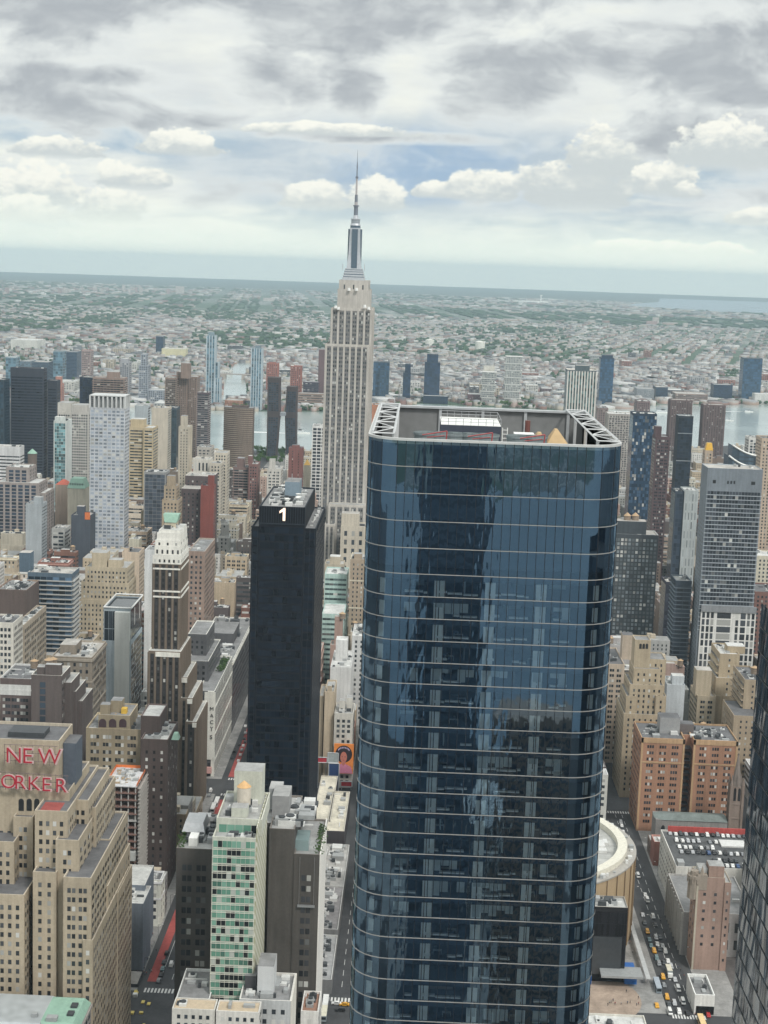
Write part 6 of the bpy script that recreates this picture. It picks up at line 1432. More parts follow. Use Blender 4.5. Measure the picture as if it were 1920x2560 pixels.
S_('white_plant_block', 'white low block with a tall plain white plant house right of the mint-green block', 'building', 826, 878, 1668, 1760, 1080, 50, BLANK, (.60, .60, .59), bulk=[(838, 867, 1600, 22, 34)], clut=14, roof=R_WHITE, phrase='the white plant block')
S_('white_loft', 'bright white low loft with roof decks beside the blue tower', 'building', 880, 915, 1590, 1700, 1130, 40, PUN, (.56, .56, .55), roof=R_WHITE, clut=16)
# --- beyond the tower, right side
S_('fin_striped_tower', 'tower of white vertical fins and green glass rising behind the blue tower roof', 'apartment tower', 1420, 1492, 926, 1045, 1850, 34, dict(kind='curtain', bay=3.4, fh=3.6, m=.3, piers=(1.5, .9, 2)), (.10, .13, .14), (.66, .64, .60), None, curtain((.11, .19, .19), .15, .6, .8), phrase='the white-finned tower', bulk=[(1440, 1474, 914, 2, 16)], stN=dict(kind='curtain', bay=3.4, fh=3.6), clut=2)
S_('wavy_glass_tower', 'dark blue wavy glass tower with scattered pale panes right of the blue tower', 'skyscraper', 1584, 1643, 1034, 1290, 1780, 30, dict(kind='curtain', bay=2.2, fh=3.7, mh=.4, m=.2), (.03, .045, .07), None, None, winm((.03, .06, .105), .07, 'wavy'), phrase='the dark blue wavy tower', own=True)  # a few panes, picked at random, take a pale base colour
S_('brick_tower', 'plum-brown brick tower with a rounded turret beside the wavy glass tower', 'apartment tower', 1640, 1676, 1092, 1380, 1640, 26, dict(kind='punch', bay=3.6, ww=1.4, wh=1.8, fh=3.4, grp=2), (.105, .07, .075), None, None, WGB, phrase='the plum-brown tower', bulk=[(1637, 1653, 1066, 3, 14)])
S_('dark_slender_tower', 'slender near-black tower with pale horizontal ledges near its top', 'skyscraper', 1697, 1734, 1040, 1225, 1900, 22, dict(kind='curtain', bay=3.6, fh=3.7, m=.3, bands=(9, 5)), (.028, .035, .045), (.30, .33, .35), None, curtain((.018, .028, .045), .2, .5), phrase='the slender black tower', stN=BLANK)
for (l, r, t, lab) in ((1678, 1731, 1000, 'left brown ribbed tower of the two beside the river'), (1760, 1814, 1012, 'right brown ribbed tower of the two beside the river')):
    S_('riverside_tower', lab, 'apartment tower', l, r, t, 1120, 2960, 30, dict(kind='punch', bay=4.5, ww=1.6, wh=1.8, fh=3.0, piers=(1.6, 1.0, 0)), (.17, .12, .115), (.2, .15, .14), None, winm((.05, .045, .045), .15, 'river'), group='brown riverside towers', phrase='the brown riverside towers' if l < 1700 else None, clut=2)
S_('ribbed_slab', 'grey-beige ribbed slab block behind the roof truss of the blue tower', 'apartment block', 1521, 1582, 1035, 1200, 2250, 36, dict(kind='punch', bay=4.2, ww=1.6, wh=1.7, fh=3.2, grp=2, piers=(1.0, .6, 2)), (.36, .33, .31), (.46, .43, .4), phrase='the ribbed grey slab')
S_('brown_slab', 'brown slab showing between the finned tower and the ribbed grey slab', 'apartment block', 1494, 1521, 1020, 1100, 2400, 40, PUN, (.24, .19, .18))
S_('riverside_tower', 'squat mauve-brown block at the river behind the wavy glass tower', 'apartment block', 1594, 1626, 1003, 1040, 2700, 40, PUN, (.2, .15, .15))
S_('gold_top_tower', 'slim stone tower topped by a bright gold lantern', 'tower', 1763, 1783, 1127, 1180, 1760, 16, PUN, (.45, .36, .28), phrase='the gold-topped tower', clut=0)
gt = [o for o in bpy.data.objects if o.name.startswith('gold_top_tower')][0]; xx = 1760; y1, y0 = Y(1764, 1125, xx), Y(1783, 1125, xx)
q = MB(); q.taper(xx, y0, xx+9, y1, Z(1773, 1126, xx), xx+1.5, y0+1.5, xx+7.5, y1-1.5, Z(1773, 1108, xx)); q.build('gold_lantern', plain('gold', (.78, .45, .06), .35, .4), gt)
S_('grey_slab_hotel', 'huge grey slab with light floor lines above and a white window grid below', 'hotel', 1770, 1908, 1172, 1690, 1215, 28, dict(kind='balcony', fh=3.35, wh=2.6, seg=2.4, out=.4, m=.8, top=17, bot=62), (.19, .215, .24), (.40, .44, .475), None, winm((.03, .036, .045), .03, 'gs'), phrase='the big grey slab hotel', stN=dict(kind='punch', bay=7, ww=1.2, wh=1.6, fh=3.35, top=40), clut=4, parapet=.6)
gs = [o for o in bpy.data.objects if o.name.startswith('grey_slab_hotel')][0]
q = MB(); xx = 1214.4; y1, y0 = Y(1752, 1530, xx), Y(1890, 1530, xx); zt, zb = Z(1820, 1530, xx), 8; q.box(xx-1, y0, zb, xx-.1, y1, zt, 0); q.box(xx-2, y0, zt, xx-.1, y1, zt+4.8, 2); fh = 5.6; n = int((zt-zb)/fh)
for i in range(n):
    z = zt-(i+.5)*fh
    for (u, w_) in ((.05, .05), (.13, .05), (.21, .05), (.42, .25), (.66, .05), (.77, .09), (.87, .05), (.95, .05)): q.box(xx-1.1, y1+(y0-y1)*(u+w_/2), z-2.3, xx-1.0, y1+(y0-y1)*(u-w_/2), z+2.3, 1)
tag(q.build('lower_grid', [wallm((.66, .65, .62)), WG, wallm((.24, .25, .26))], gs), kind='stuff')
for (l, r, t, w_) in ((1782, 1790, 1204, 3), (1818, 1822, 1206, 1), (1826, 1830, 1206, 1), (1834, 1838, 1206, 1), (1878, 1888, 1208, 3)): q = MB(); xx = 1214.9; q.box(xx, Y(r, t, xx), Z(l, t+4, xx), xx+.05, Y(l, t, xx), Z(l, t-4, xx)); q.build('plant_opening', BLACK, gs)
S_('split_glass_tower', 'tower half dark, half pale grey glass left of the big grey slab hotel', 'office tower', 1712, 1747, 1226, 1480, 1500, 26, dict(kind='punch', bay=3, ww=1.2, wh=7, fh=9, m=.5), (.40, .43, .43), None, None, curtain((.30, .33, .34), .2), phrase='the half-grey glass tower', stN=dict(kind='curtain', bay=3, fh=3.6), clut=2)
S_('dark_glass_tower', 'dark blue half-tower joined to the pale grey half left of the big grey slab', 'office tower', 1689, 1711, 1228, 1480, 1502, 26, dict(kind='curtain', bay=3, fh=4), (.05, .065, .085), None, None, curtain((.035, .05, .075), .12, .5, .5))
S_('checker_hotel', 'dark hotel slab with a scattered checker of grey windows and twin water tanks', 'hotel', 1522, 1647, 1336, 1590, 1290, 24, dict(kind='punch', bay=3.0, ww=2.0, wh=2.3, fh=3.4, m=.8, top=2), (.06, .07, .08), (.60, .60, .58), None, winm((.13, .15, .16), .16, 'chk'), phrase='the dark checker hotel', own=True, stN=BLANK, bulk=[(1525, 1615, 1303, 3, 16)], clut=6)
ck = [o for o in bpy.data.objects if o.name.startswith('checker_hotel')][0]
for px in (1568, 1588):
    q = MB(); xx = 1300; y = Y(px, 1300, xx); z0, zc, zt = Z(px, 1303, xx), Z(px, 1289, xx), Z(px, 1281, xx); q.frustum(xx, y, z0, zc, 3.0, 2.9, 16); t_ = q.build('water_tank', TANKWOOD, ck); q = MB(); q.frustum(xx, y, zc, zt, 3.3, .2, 16); q.build('cone_roof', TANKCONE, t_)
S_('curved_glass_tower', 'dark glass tower with curved balconies left of the big grey slab hotel', 'apartment tower', 1690, 1730, 1452, 1640, 1235, 26, dict(kind='balcony', fh=3.4, wh=2.2, seg=4, out=.8), (.05, .065, .085), (.16, .19, .22), None, curtain((.035, .05, .07), .15), phrase='the dark curved-balcony tower', stN=dict(kind='balcony', fh=3.4, wh=2.2, seg=4, out=.8))
S_('dark_glass_block', 'dark purple-blue glass block behind the curved-balcony tower', 'office tower', 1665, 1690, 1455, 1580, 1330, 26, CUR, (.06, .06, .08), None, None, curtain((.05, .055, .075), .2))
S_('white_grid_tower', 'white gridded tower near the right edge beyond the big grey slab', 'apartment tower', 1873, 1904, 1094, 1175, 1900, 24, dict(kind='punch', bay=4.5, ww=3, wh=2.4, fh=3.4), (.62, .61, .58))
S_('tan_tower', 'tan stone tower cut by the right edge beyond the big grey slab', 'apartment tower', 1905, 1960, 1096, 1240, 1700, 30, PUN, (.50, .40, .31))
for (l, r, t, x, lab) in ((1832, 1892, 1118, 1560, 'swooping glass tower with a white curved roof edge behind the big grey slab'), (1822, 1872, 1144, 1480, 'lower swooping glass tower with white curved roof edge behind the grey slab')):
    root = thing('swoop_roof_tower', lab, 'glass tower', (x+12, Y((l+r)/2, t, x), 0)); y1, y0 = Y(l, t, x), Y(r, t, x); z = Z((l+r)/2, t+14, x); zt = Z(l, t-4, x); zl = Z(r, t+22, x)
    n = 10; q = MB(); pts = [(y1+(y0-y1)*k/n, zl+(zt-zl)*(1-(k/n))**1.6) for k in range(n+1)]
    for k in range(n): (a, b_), (c, d) = pts[k], pts[k+1]; q.quad((x, a, 0), (x, c, 0), (x, c, d), (x, a, b_)); q.quad((x, a, b_), (x, c, d), (x+24, c, d), (x+24, a, b_)); q.quad((x+24, c, 0), (x+24, a, 0), (x+24, a, b_), (x+24, c, d))
    q.quad((x, y1, 0), (x, y1, zt), (x+24, y1, zt), (x+24, y1, 0)); q.quad((x, y0, 0), (x+24, y0, 0), (x+24, y0, zl), (x, y0, zl)); q.build('wall', curtain((.06, .09, .12), .15), root)
    q = MB()
    for k in range(n): (a, b_), (c, d) = pts[k], pts[k+1]; q.beam((x-.3, a, b_+.4), (x-.3, c, d+.4), .9)
    q.build('roof_edge', WHITE, root); q = MB()
    for i in range(int(zl/4)): q.box(x-.2, y0, 3+i*4, x-.05, y1, 3.8+i*4)
    tag(q.build('floor_strip', plain('strip dark', (.03, .04, .05)), root), kind='stuff'); keep(x, x+24, y0, y1); CAPS.append((l, r, 1170, x))
# --- 7th avenue hotel cluster on the right
def tan_tower_hotel():
    x = 992; B = Bld('tan_tower_hotel', 'tan brick hotel with a square arched top tower and stepped shoulders', 'hotel', (.40, .33, .235), (.46, .39, .29), None, WGB, R_MID)
    st = dict(kind='punch', bay=3.4, ww=1.15, wh=1.8, fh=3.6, m=1.2)
    def M(l, r, t, xx, xe, s=st): B.mass(xx, xe, Y(r, t, xx), Y(l, t, xx), 0, Z((l+r)/2, t, xx)-.7, s, .7, own=True)
    M(1588, 1628, 1600, x+12, x+26, BLANK); M(1600, 1666, 1648, x+14, x+34); M(1585, 1652, 1672, x+7, x+30); M(1575, 1660, 1712, x+4, x+34); M(1560, 1668, 1786, x, x+40)
    M(1566, 1590, 1740, x+2, x+34); M(1640, 1666, 1740, x+2, x+34)
    reg(B, 1556, 1668, 1590, 1960, x, 'the tan tower hotel'); root = B.done()
    for px in (1601, 1609, 1617):
        q = MB(); xx = x+11.9; yc = Y(px, 1620, xx); z0, z1 = Z(px, 1622, xx), Z(px, 1609, xx); q.poly([(xx, yc+.8, z0), (xx, yc-.8, z0)]+[(xx, yc-.8*math.cos(a), z1-.8+.8*math.sin(a)) for a in np.linspace(0, math.pi, 9)]); q.build('arched_opening', BLACK, root)
tan_tower_hotel()
S_('beige_office', 'beige office block with paired windows squeezed beside the blue tower', 'office block', 1500, 1562, 1660, 1900, 1065, 50, PUN2, (.46, .38, .30), phrase='the squeezed beige office', bulk=[(1553, 1580, 1588, 20, 30)], roof=R_DARK)
S_('tan_terrace_hotel', 'tan brick tower with stacked corner terraces before the big grey slab', 'hotel', 1800, 1850, 1635, 1810, 1100, 34, dict(kind='punch', bay=16, ww=1.2, wh=1.8, fh=4), (.41, .335, .235), None, None, WGB, phrase='the tan terrace tower', bulk=[(1818, 1862, 1616, 8, 20)], sub=[(1790, 1848, 1695, 1096, 36, None), (1785, 1846, 1740, 1093, 36, None)], stN=dict(kind='balcony', fh=6, wh=2, out=2))
S_('tan_loft', 'tan loft with triple windows left of the terrace tower', 'loft block', 1744, 1790, 1740, 1815, 1085, 30, PUN2, (.43, .365, .27), bulk=[(1738, 1776, 1676, 4, 16)], clut=8)
S_('tan_setback_block', 'brownish tan block with stepped terrace flank at the right edge', 'loft block', 1862, 1905, 1700, 1900, 1040, 40, dict(kind='punch', bay=4, ww=1.1, wh=1.6, fh=3.8, m=3), (.36, .29, .21), None, None, WGB, phrase='the stepped tan block', sub=[(1835, 1900, 1790, 1020, 40, None)], tanks=((1885, 12, 2.6),), stN=dict(kind='balcony', fh=4, wh=1.8, out=1.5))
S_('blue_shed_block', 'pale grey low block with a blue-clad roof shed behind the tan tower hotel', 'building', 1668, 1713, 1712, 1780, 1060, 24, BLANK, (.45, .48, .50), clut=4, bulk=[(1680, 1710, 1690, 4, 12)])
S_('brick_tower', 'reddish brown brick tower behind the stepped tan block, right edge', 'apartment tower', 1888, 1945, 1480, 1640, 1300, 40, PUN, (.22, .12, .10))
S_('pale_block', 'cream low block with white roof right of the big grey slab hotel', 'building', 1893, 1950, 1390, 1470, 1380, 30, PUN, (.56, .52, .42), roof=R_WHITE)
# --- mirror-dark tower that cuts the right edge
def edge_glass():
    x0, r = 214, 7.0; root = thing('edge_glass_tower', 'dark mirror glass tower with rounded corner filling the lower right edge', 'skyscraper', (x0+25, -84, 0))
    yl = Y(1872, 1950, x0+52); zt = 279.0; y0 = yl-46
    DGm = curtain((.055, .08, .105), .05, 1.0, .7)
    pts = [(x0+52, yl)]+[(x0+r-r*math.cos(math.pi/2-a)*1.0, yl-r+r*math.sin(math.pi/2-a)) for a in np.linspace(0, math.pi/2, 9)]+[(x0, y0), (x0+52, y0)]
    q = MB(); r2 = random.Random(9); sk = .0
    segs = []
    for k in range(len(pts)-1):
        a, c = pts[k], pts[k+1]; n = max(1, int(math.dist(a, c)/1.5))
        for j in range(n): segs.append(((a[0]+(c[0]-a[0])*j/n, a[1]+(c[1]-a[1])*j/n), (a[0]+(c[0]-a[0])*(j+1)/n, a[1]+(c[1]-a[1])*(j+1)/n)))
    for z in np.arange(0.3, zt, 4.2):
        for (a, c) in segs: e = r2.gauss(0, .012); q.quad((a[0]+e, a[1]-e, z+.06), (c[0]-e, c[1]+e, z+.06), (c[0]+e, c[1]-e, z+4.1), (a[0]-e, a[1]+e, z+4.1))
    tag(q.build('glass_pane', DGm, root), kind='stuff')
    q = MB(); q.prism([(p[0]+(.15 if p[0] < x0+30 else 0), p[1]-(.15 if p[1] > yl-20 else -.15)) for p in pts][::-1] if False else wind([(p[0]+.2, p[1]-.2 if p[1] > y0+5 else p[1]+.2) for p in pts]), 0, zt-.5, 0); q.build('core', BLACK, root)
    q = MB()
    for z in np.arange(0.3, zt, 4.2):
        for k in range(len(pts)-1): a, c = pts[k], pts[k+1]; q.quad((a[0]-.1, a[1]+.08, z-.12), (c[0]-.1, c[1]+.08, z-.12), (c[0]-.1, c[1]+.08, z+.1), (a[0]-.1, a[1]+.08, z+.1))
    tag(q.build('floor_line', plain('edge line', (.12, .14, .16), .3, .5), root), kind='stuff')
    keep(x0, x0+52, y0, yl)
edge_glass()
# --- the towers behind the viewpoint that the blue glass mirrors
def behind():
    for (lab, x0, x1, y0, y1, z0, z1, dxt, colr) in (('dark tapering glass tower behind the viewpoint, mirrored in the blue tower', -118, -78, -29, 1, 0, 272, 6, (.13, .18, .235)), ('pale brick tower behind the viewpoint, mirrored in the blue tower', -150, -120, -92, -40, 0, 150, 0, (.4, .3, .24)), ('tall pale glass tower behind the viewpoint, mirrored in the blue tower', -260, -225, 12, 40, 0, 210, 0, (.30, .34, .40)), ('white slab tower behind the viewpoint, mirrored in the blue tower', -200, -180, -118, -88, 0, 170, 0, (.6, .6, .6)), ('white ribbed hall behind the viewpoint, mirrored in the blue tower', -345, -275, -90, -38, 0, 46, 0, (.1, .11, .13))):
        root = thing('west_side_tower', lab, 'skyscraper', ((x0+x1)/2, (y0+y1)/2, 0)); q = MB(); q.taper(x0, y0, x1, y1, z0, x0+dxt, y0+dxt*.3, x1-dxt, y1-dxt*.3, z1); q.build('wall', wallm(colr, .5), root)
        q = MB()
        for z in np.arange(6, z1-4, 4.2): t = dxt*z/z1; q.box(x1-t-.05, y0+1+t*.3, z, x1-t+.08, y1-1-t*.3, z+1.9)
        tag(q.build('window', curtain((.09, .12, .155), .2), root), kind='stuff'); keep(x0, x1, y0, y1)
        if z1 < 60:
            q = MB()
            for k in range(12): q.box(x1-.5, y0+k*4.4, 0, x1+1.2, y0+k*4.4+1.9, z1+1)
            for k in range(15): q.box(x0+k*4.8, y0-.5, z1-.5, x0+k*4.8+2, y1+.5, z1+.6)
            tag(q.build('white_fin', WHITE, root), kind='stuff')
behind()

CAPS.append((562, 732, 1172, 2440)); CAPS.append((524, 812, 1126, 2860)); CAPS.append((1640, 1925, 1112, 3240)); HEROES.append((2440, 2800, Y(730, 1150, 2600), Y(562, 1150, 2600)))

# ------------------------------------------------------------------ across the river
def far(name, label, cat, L, R, T, x, ln, st, wall, glass=None, trim=None, phrase=None, group=None, **k):
    return simple(name, label, cat, L, R, T, 1000, x, ln, st, wall, trim, None, glass, None, phrase, 0.8, 0, group=group, **k)
TG = curtain((.09, .16, .21), .15, .5, .7); NG = curtain((.02, .04, .08), .15, .4, .5); BGL = curtain((.03, .075, .14), .15, .5, .5)
FC = dict(kind='curtain', bay=6, fh=7, m=.4, mh=.9)
far('riverfront_tower', 'taller thin blue-grey glass tower left of the creek mouth, with a lower teal shoulder', 'apartment tower', 517, 538, 838, 3660, 30, dict(FC, piers=(2.2, .8, 2)), (.2, .26, .3), TG, (.42, .47, .5), 'the tall creek tower', bulk=[(521, 534, 830, 6, 22)], sub=[(538, 550, 945, 3662, 30, None), (530, 546, 905, 3664, 30, None)])
far('riverfront_tower', 'thin blue-grey glass tower right of the creek mouth', 'apartment tower', 629, 655, 870, 3640, 30, dict(FC, piers=(2.2, .8, 2)), (.2, .26, .3), TG, (.42, .47, .5), 'the tower right of the creek', bulk=[(638, 650, 864, 6, 22)])
far('riverfront_slab', 'pale grey slim tower with a narrower top and low podium across the river', 'apartment tower', 347, 370, 913, 3720, 40, dict(kind='punch', bay=5, ww=3, wh=3, fh=5), (.30, .32, .36), None, None, 'the slim grey tower', sub=[(352, 365, 885, 3724, 30, None), (370, 408, 975, 3715, 50, None), (347, 408, 1003, 3700, 20, None)])
far('riverfront_slab', 'grey tower with arched top left of the slim grey riverfront tower', 'apartment tower', 299, 322, 905, 3900, 40, dict(kind='punch', bay=5, ww=3, wh=3, fh=5), (.33, .33, .35), None, None, None, bulk=[(302, 319, 897, 6, 30)])
far('riverfront_slab', 'brownish tower with red roof top across the river behind the navy glass tower', 'apartment tower', 204, 226, 876, 4100, 40, dict(kind='punch', bay=5, ww=3, wh=3, fh=5), (.36, .27, .25), None, (.5, .14, .1))
far('riverfront_tower', 'teal glass tower across the river above the thin teal tower', 'apartment tower', 133, 157, 878, 4000, 40, FC, (.2, .28, .32), TG)
far('riverfront_tower', 'pale teal glass tower across the river at far left behind the navy slab', 'apartment tower', 14, 40, 893, 3900, 40, FC, (.2, .28, .32), TG)
far('office_block_far', 'dark blue square office block across the river left of the brownish red-topped tower', 'office block', 160, 192, 880, 4300, 60, RIB, (.07, .10, .14), NG)
far('office_block_far', 'grey-blue row of offices across the river above the navy slab', 'office block', 49, 76, 903, 4200, 60, RIB, (.16, .2, .24), TG)
far('office_block_far', 'dark glass row of offices across the river right of the navy slab top', 'office block', 80, 120, 905, 4150, 60, RIB, (.09, .12, .15), NG)
far('brick_tower_far', 'red-brick tower with dark red roof across the river beside the navy slab', 'apartment tower', 139, 154, 960, 3250, 24, PUN, (.38, .18, .14), None, None, None, bulk=[(139, 152, 941, 2, 18)])
far('lone_slab', 'lone dark blue slab standing in the low streets beyond the river', 'office block', 390, 408, 841, 5600, 40, FC, (.05, .07, .1), NG, None, 'the lone blue slab')
far('lone_slab', 'small dark block beside the curving railway beyond the river', 'office block', 275, 284, 835, 7000, 40, FC, (.05, .07, .1), NG)
far('long_warehouse', 'long pale yellow warehouse right of the lone blue slab', 'warehouse', 404, 463, 872, 5500, 60, BLANK, (.62, .58, .38), phrase='the pale yellow warehouse')
far('ribbed_warehouse', 'big white ribbed warehouse complex at far left beyond the river', 'warehouse', 27, 94, 850, 5700, 120, dict(kind='punch', bay=14, ww=6, wh=18, fh=30, top=2, bot=6), (.62, .61, .57), phrase='the ribbed warehouse')
RO = (.34, .14, .11)
far('terracotta_tower', 'orange-red tower with square grid across the river, nearer the creek', 'apartment tower', 667, 695, 908, 4100, 34, dict(kind='punch', bay=5, ww=2.4, wh=2.6, fh=5, piers=(1.6, .6, 0)), RO, phrase='the orange-red towers', bulk=[(672, 690, 905, 4, 24)])
far('terracotta_tower', 'orange-red tower with white side edge across the river, farther from the creek', 'apartment tower', 727, 753, 915, 3960, 34, dict(kind='punch', bay=5, ww=2.4, wh=2.6, fh=5, piers=(1.6, .6, 0)), RO, None, (.6, .55, .5), bulk=[(735, 755, 913, 4, 24)])
far('plum_slab', 'plain plum-brown slab across the river beside the limestone skyscraper', 'office block', 797, 826, 874, 3850, 30, BLANK, (.15, .095, .10), None, None, 'the plum slab')
far('dark_block_far', 'dark purple squat block between the orange-red towers and the plum slab', 'office block', 758, 796, 955, 3820, 40, RIB, (.075, .06, .085))
far('long_shed', 'long low brown riverside shed below the plum slab', 'warehouse', 745, 822, 984, 3760, 30, dict(kind='ribbon', fh=6, wh=2), (.30, .22, .18))
far('brick_warehouse', 'long low red-brick warehouse on the far bank between the two creek towers', 'warehouse', 562, 607, 1001, 3650, 60, PUN, (.38, .19, .13))
far('hotel_far', 'dark teal block with white gridded front right of the limestone skyscraper, across the river', 'apartment tower', 934, 974, 905, 4060, 40, FC, (.04, .07, .10), BGL, None, 'the teal riverside block', sub=[(949, 973, 926, 4050, 10, dict(kind='punch', bay=6, ww=3.4, wh=3.6, fh=5))])
far('riverside_glass_tower', 'slim stepped dark blue tower across the river, left of the broad dark blue one', 'apartment tower', 1008, 1027, 932, 4020, 30, FC, (.02, .035, .06), NG, None, 'the slim dark blue far tower', sub=[(1013, 1027, 910, 4024, 26, None)])
far('riverside_glass_tower', 'broad dark blue stepped tower across the river above the blue tower roof', 'apartment tower', 1062, 1101, 905, 4030, 40, FC, (.02, .035, .06), NG, None, 'the broad dark blue far tower', sub=[(1068, 1096, 885, 4036, 30, None), (1058, 1120, 990, 4000, 30, PUN)])
def stacked(label, L, R, T, x, n):
    root = thing('stacked_tower', label, 'apartment tower', (x+18, Y((L+R)/2, T, x), 0), 'pale stacked towers across the river'); y1, y0 = Y(L, T, x), Y(R, T, x); zt = Z((L+R)/2, T, x)
    q = MB(); wn = MB(); h = zt/n
    for i in range(n):
        o = (1.6 if i % 2 else -1.6); a, c = y1+o, y0+o; z0 = i*h; q.taper(x, c-1, x+34, a+1, z0, x, c+(i % 2)*2, x+34, a-(i % 2)*2, z0+h-1, 0); q.box(x-1, c-1.4, z0+h-1.4, x+35, a+1.4, z0+h, 2)
        for k in range(9):
            for m_ in range(int(h/5)): y = c+1.5+(a-c-3)*(k+.5)/9; z = z0+2+m_*5; wn.quad((x-.1, y+1.2, z), (x-.1, y-1.2, z), (x-.1, y-1.2, z+3.2), (x-.1, y+1.2, z+3.2))
    q.build('wall', [wallm((.42, .42, .40)), GLASS, wallm((.62, .61, .58))], root); tag(wn.build('window', winm((.10, .11, .12), .1, 'st'), root), kind='stuff'); keep(x, x+36, y0, y1)
stacked('shorter pale stacked tower with alternating leaning tiers across the river', 1206, 1240, 930, 4050, 5)
far('white_top_block', 'pale block peeping over the shorter stacked tower', 'apartment tower', 1210, 1237, 915, 4090, 30, BLANK, (.58, .56, .5))
stacked('taller pale stacked tower with alternating leaning tiers across the river', 1265, 1305, 891, 4040, 7)
ANCHOR.append((1285, 950, 'the pale stacked towers'))
far('riverside_glass_tower', 'solitary dark blue round-edged tower across the river behind the white-finned tower', 'apartment tower', 1502, 1536, 895, 4150, 40, FC, (.02, .04, .075), BGL, None, 'the blue tower behind white fins', bulk=[(1506, 1532, 888, 6, 30)])
far('riverside_glass_tower', 'dark teal tower on the far bank near the right edge', 'apartment tower', 1860, 1907, 896, 4480, 50, FC, (.03, .06, .085), BGL, None, 'the dark teal tower')
far('dark_block_far', 'dark blue stepped block on the far bank left of the dark teal tower', 'office block', 1785, 1832, 962, 4430, 50, RIB, (.03, .045, .075), NG)
far('white_silo_block', 'white factory block on the water edge below the dark teal tower', 'factory', 1888, 1935, 985, 4400, 40, BLANK, (.6, .6, .58))
far('grey_block_far', 'grey rounded block on the far bank behind the wavy glass tower', 'office block', 1593, 1636, 972, 4330, 60, PUN, (.30, .32, .34))
far('dark_block_far', 'dark blue low blocks on the far bank behind the left riverside tower', 'office block', 1640, 1670, 968, 4350, 60, RIB, (.05, .07, .1), NG)
far('brown_shed', 'broad brown waterfront sheds behind the right brown riverside tower', 'warehouse', 1690, 1770, 985, 4320, 80, RIB, (.30, .22, .19))
far('white_striped_block', 'small white striped block left of the white-finned tower, across the river', 'apartment tower', 1337, 1352, 954, 4600, 40, dict(kind='punch', bay=10, ww=4, wh=10, fh=12), (.62, .6, .58))
far('plum_block_far', 'low plum-brown blocks left of the white-finned tower, across the river', 'apartment block', 1354, 1412, 972, 4500, 60, PUN, (.16, .11, .12))
far('red_block_far', 'dark red low block below the shorter stacked tower, across the river', 'warehouse', 1170, 1204, 986, 4080, 60, PUN, (.17, .09, .10))
for (l, r, t, bb, lab) in ((1063, 1085, 850, 866, 'white cylindrical storage tank with domed lid, left of the two beyond the river'), (1188, 1212, 855, 874, 'white cylindrical storage tank with domed lid, right of the two beyond the river')):
    p = atz((l+r)/2, bb, 0); rad = (r-l)/2*p[0]/FPX; h = (bb-t)*p[0]/FPX
    root = thing('storage_tank', lab, 'storage tank', (p[0], p[1], 0), 'white tanks beyond the river'); q = MB(); q.frustum(p[0], p[1], 0, h, rad, rad, 28); q.build('drum', plain('tank white', (.76, .75, .68)), root); q = MB(); q.frustum(p[0], p[1], h, h*1.14, rad*1.01, rad*.3, 28); q.build('lid', plain('tank lid', (.7, .69, .63)), root); keep(p[0]-rad, p[0]+rad, p[1]-rad, p[1]+rad)
p = atz(1352, 757, 0); root = thing('control_tower', 'white airport control tower far off near the horizon', 'control tower', (p[0], p[1], 0)); q = MB(); q.frustum(*p[:2], 0, 75, 9, 7, 10); q.build('shaft', WHITE, root); q = MB(); q.frustum(*p[:2], 75, 92, 16, 14, 12); q.build('cab', WHITE, root)
q = MB(); s_ = thing('terminal', 'long low white airport terminal beside the control tower', 'terminal', (p[0]-300, p[1]+100, 0)); q.box(p[0]-380, p[1]-60, 0, p[0]-260, p[1]+280, 24); q.build('hall', WHITE, s_)
for i, (px, py, wd, h) in enumerate([(148, 733, 9, 12), (160, 733, 9, 13), (170, 733, 8, 11), (226, 728, 6, 9), (236, 728, 10, 11), (252, 730, 8, 8), (268, 729, 6, 9), (308, 730, 6, 18), (322, 731, 5, 8), (340, 732, 5, 14), (352, 732, 9, 12), (366, 733, 7, 10), (420, 735, 7, 12), (449, 736, 20, 20), (476, 737, 5, 8), (1395, 792, 12, 4), (1430, 793, 14, 4), (1480, 795, 16, 4), (16, 735, 8, 16), (672, 753, 28, 8), (1640, 812, 14, 18), (1630, 815, 26, 12), (1714, 818, 10, 10)]):
    p = atz(px, py, 0); root = thing('distant_block', 'tiny pale tower block on the hazy plain far beyond the river', 'tower block', (p[0], p[1], 0), 'distant tower blocks on the plain'); a = wd*p[0]/FPX/2; q = MB(); q.box(p[0], p[1]-a, 0, p[0]+50, p[1]+a, h*p[0]/FPX*1.0); q.build('wall', wallm((.5, .45, .42) if i % 3 else (.36, .26, .25)), root)
# drawbridge over the creek
br = thing('drawbridge', 'low drawbridge crossing the pale creek between the two riverfront towers', 'bridge', (4560, 545, 0)); ya, yb = Y(540, 952, 4600), Y(634, 955, 4600)
q = MB(); q.box(4592, yb-40, 14, 4608, ya+60, 17, bottom=True); q.build('deck', plain('bridge deck', (.34, .31, .29)), br)
for f_ in (.2, .75): q = MB(); y = ya+(yb-ya)*f_; q.box(4590, y-7, 0, 4610, y+7, 16); q.build('pier', wallm((.40, .35, .31)), br)
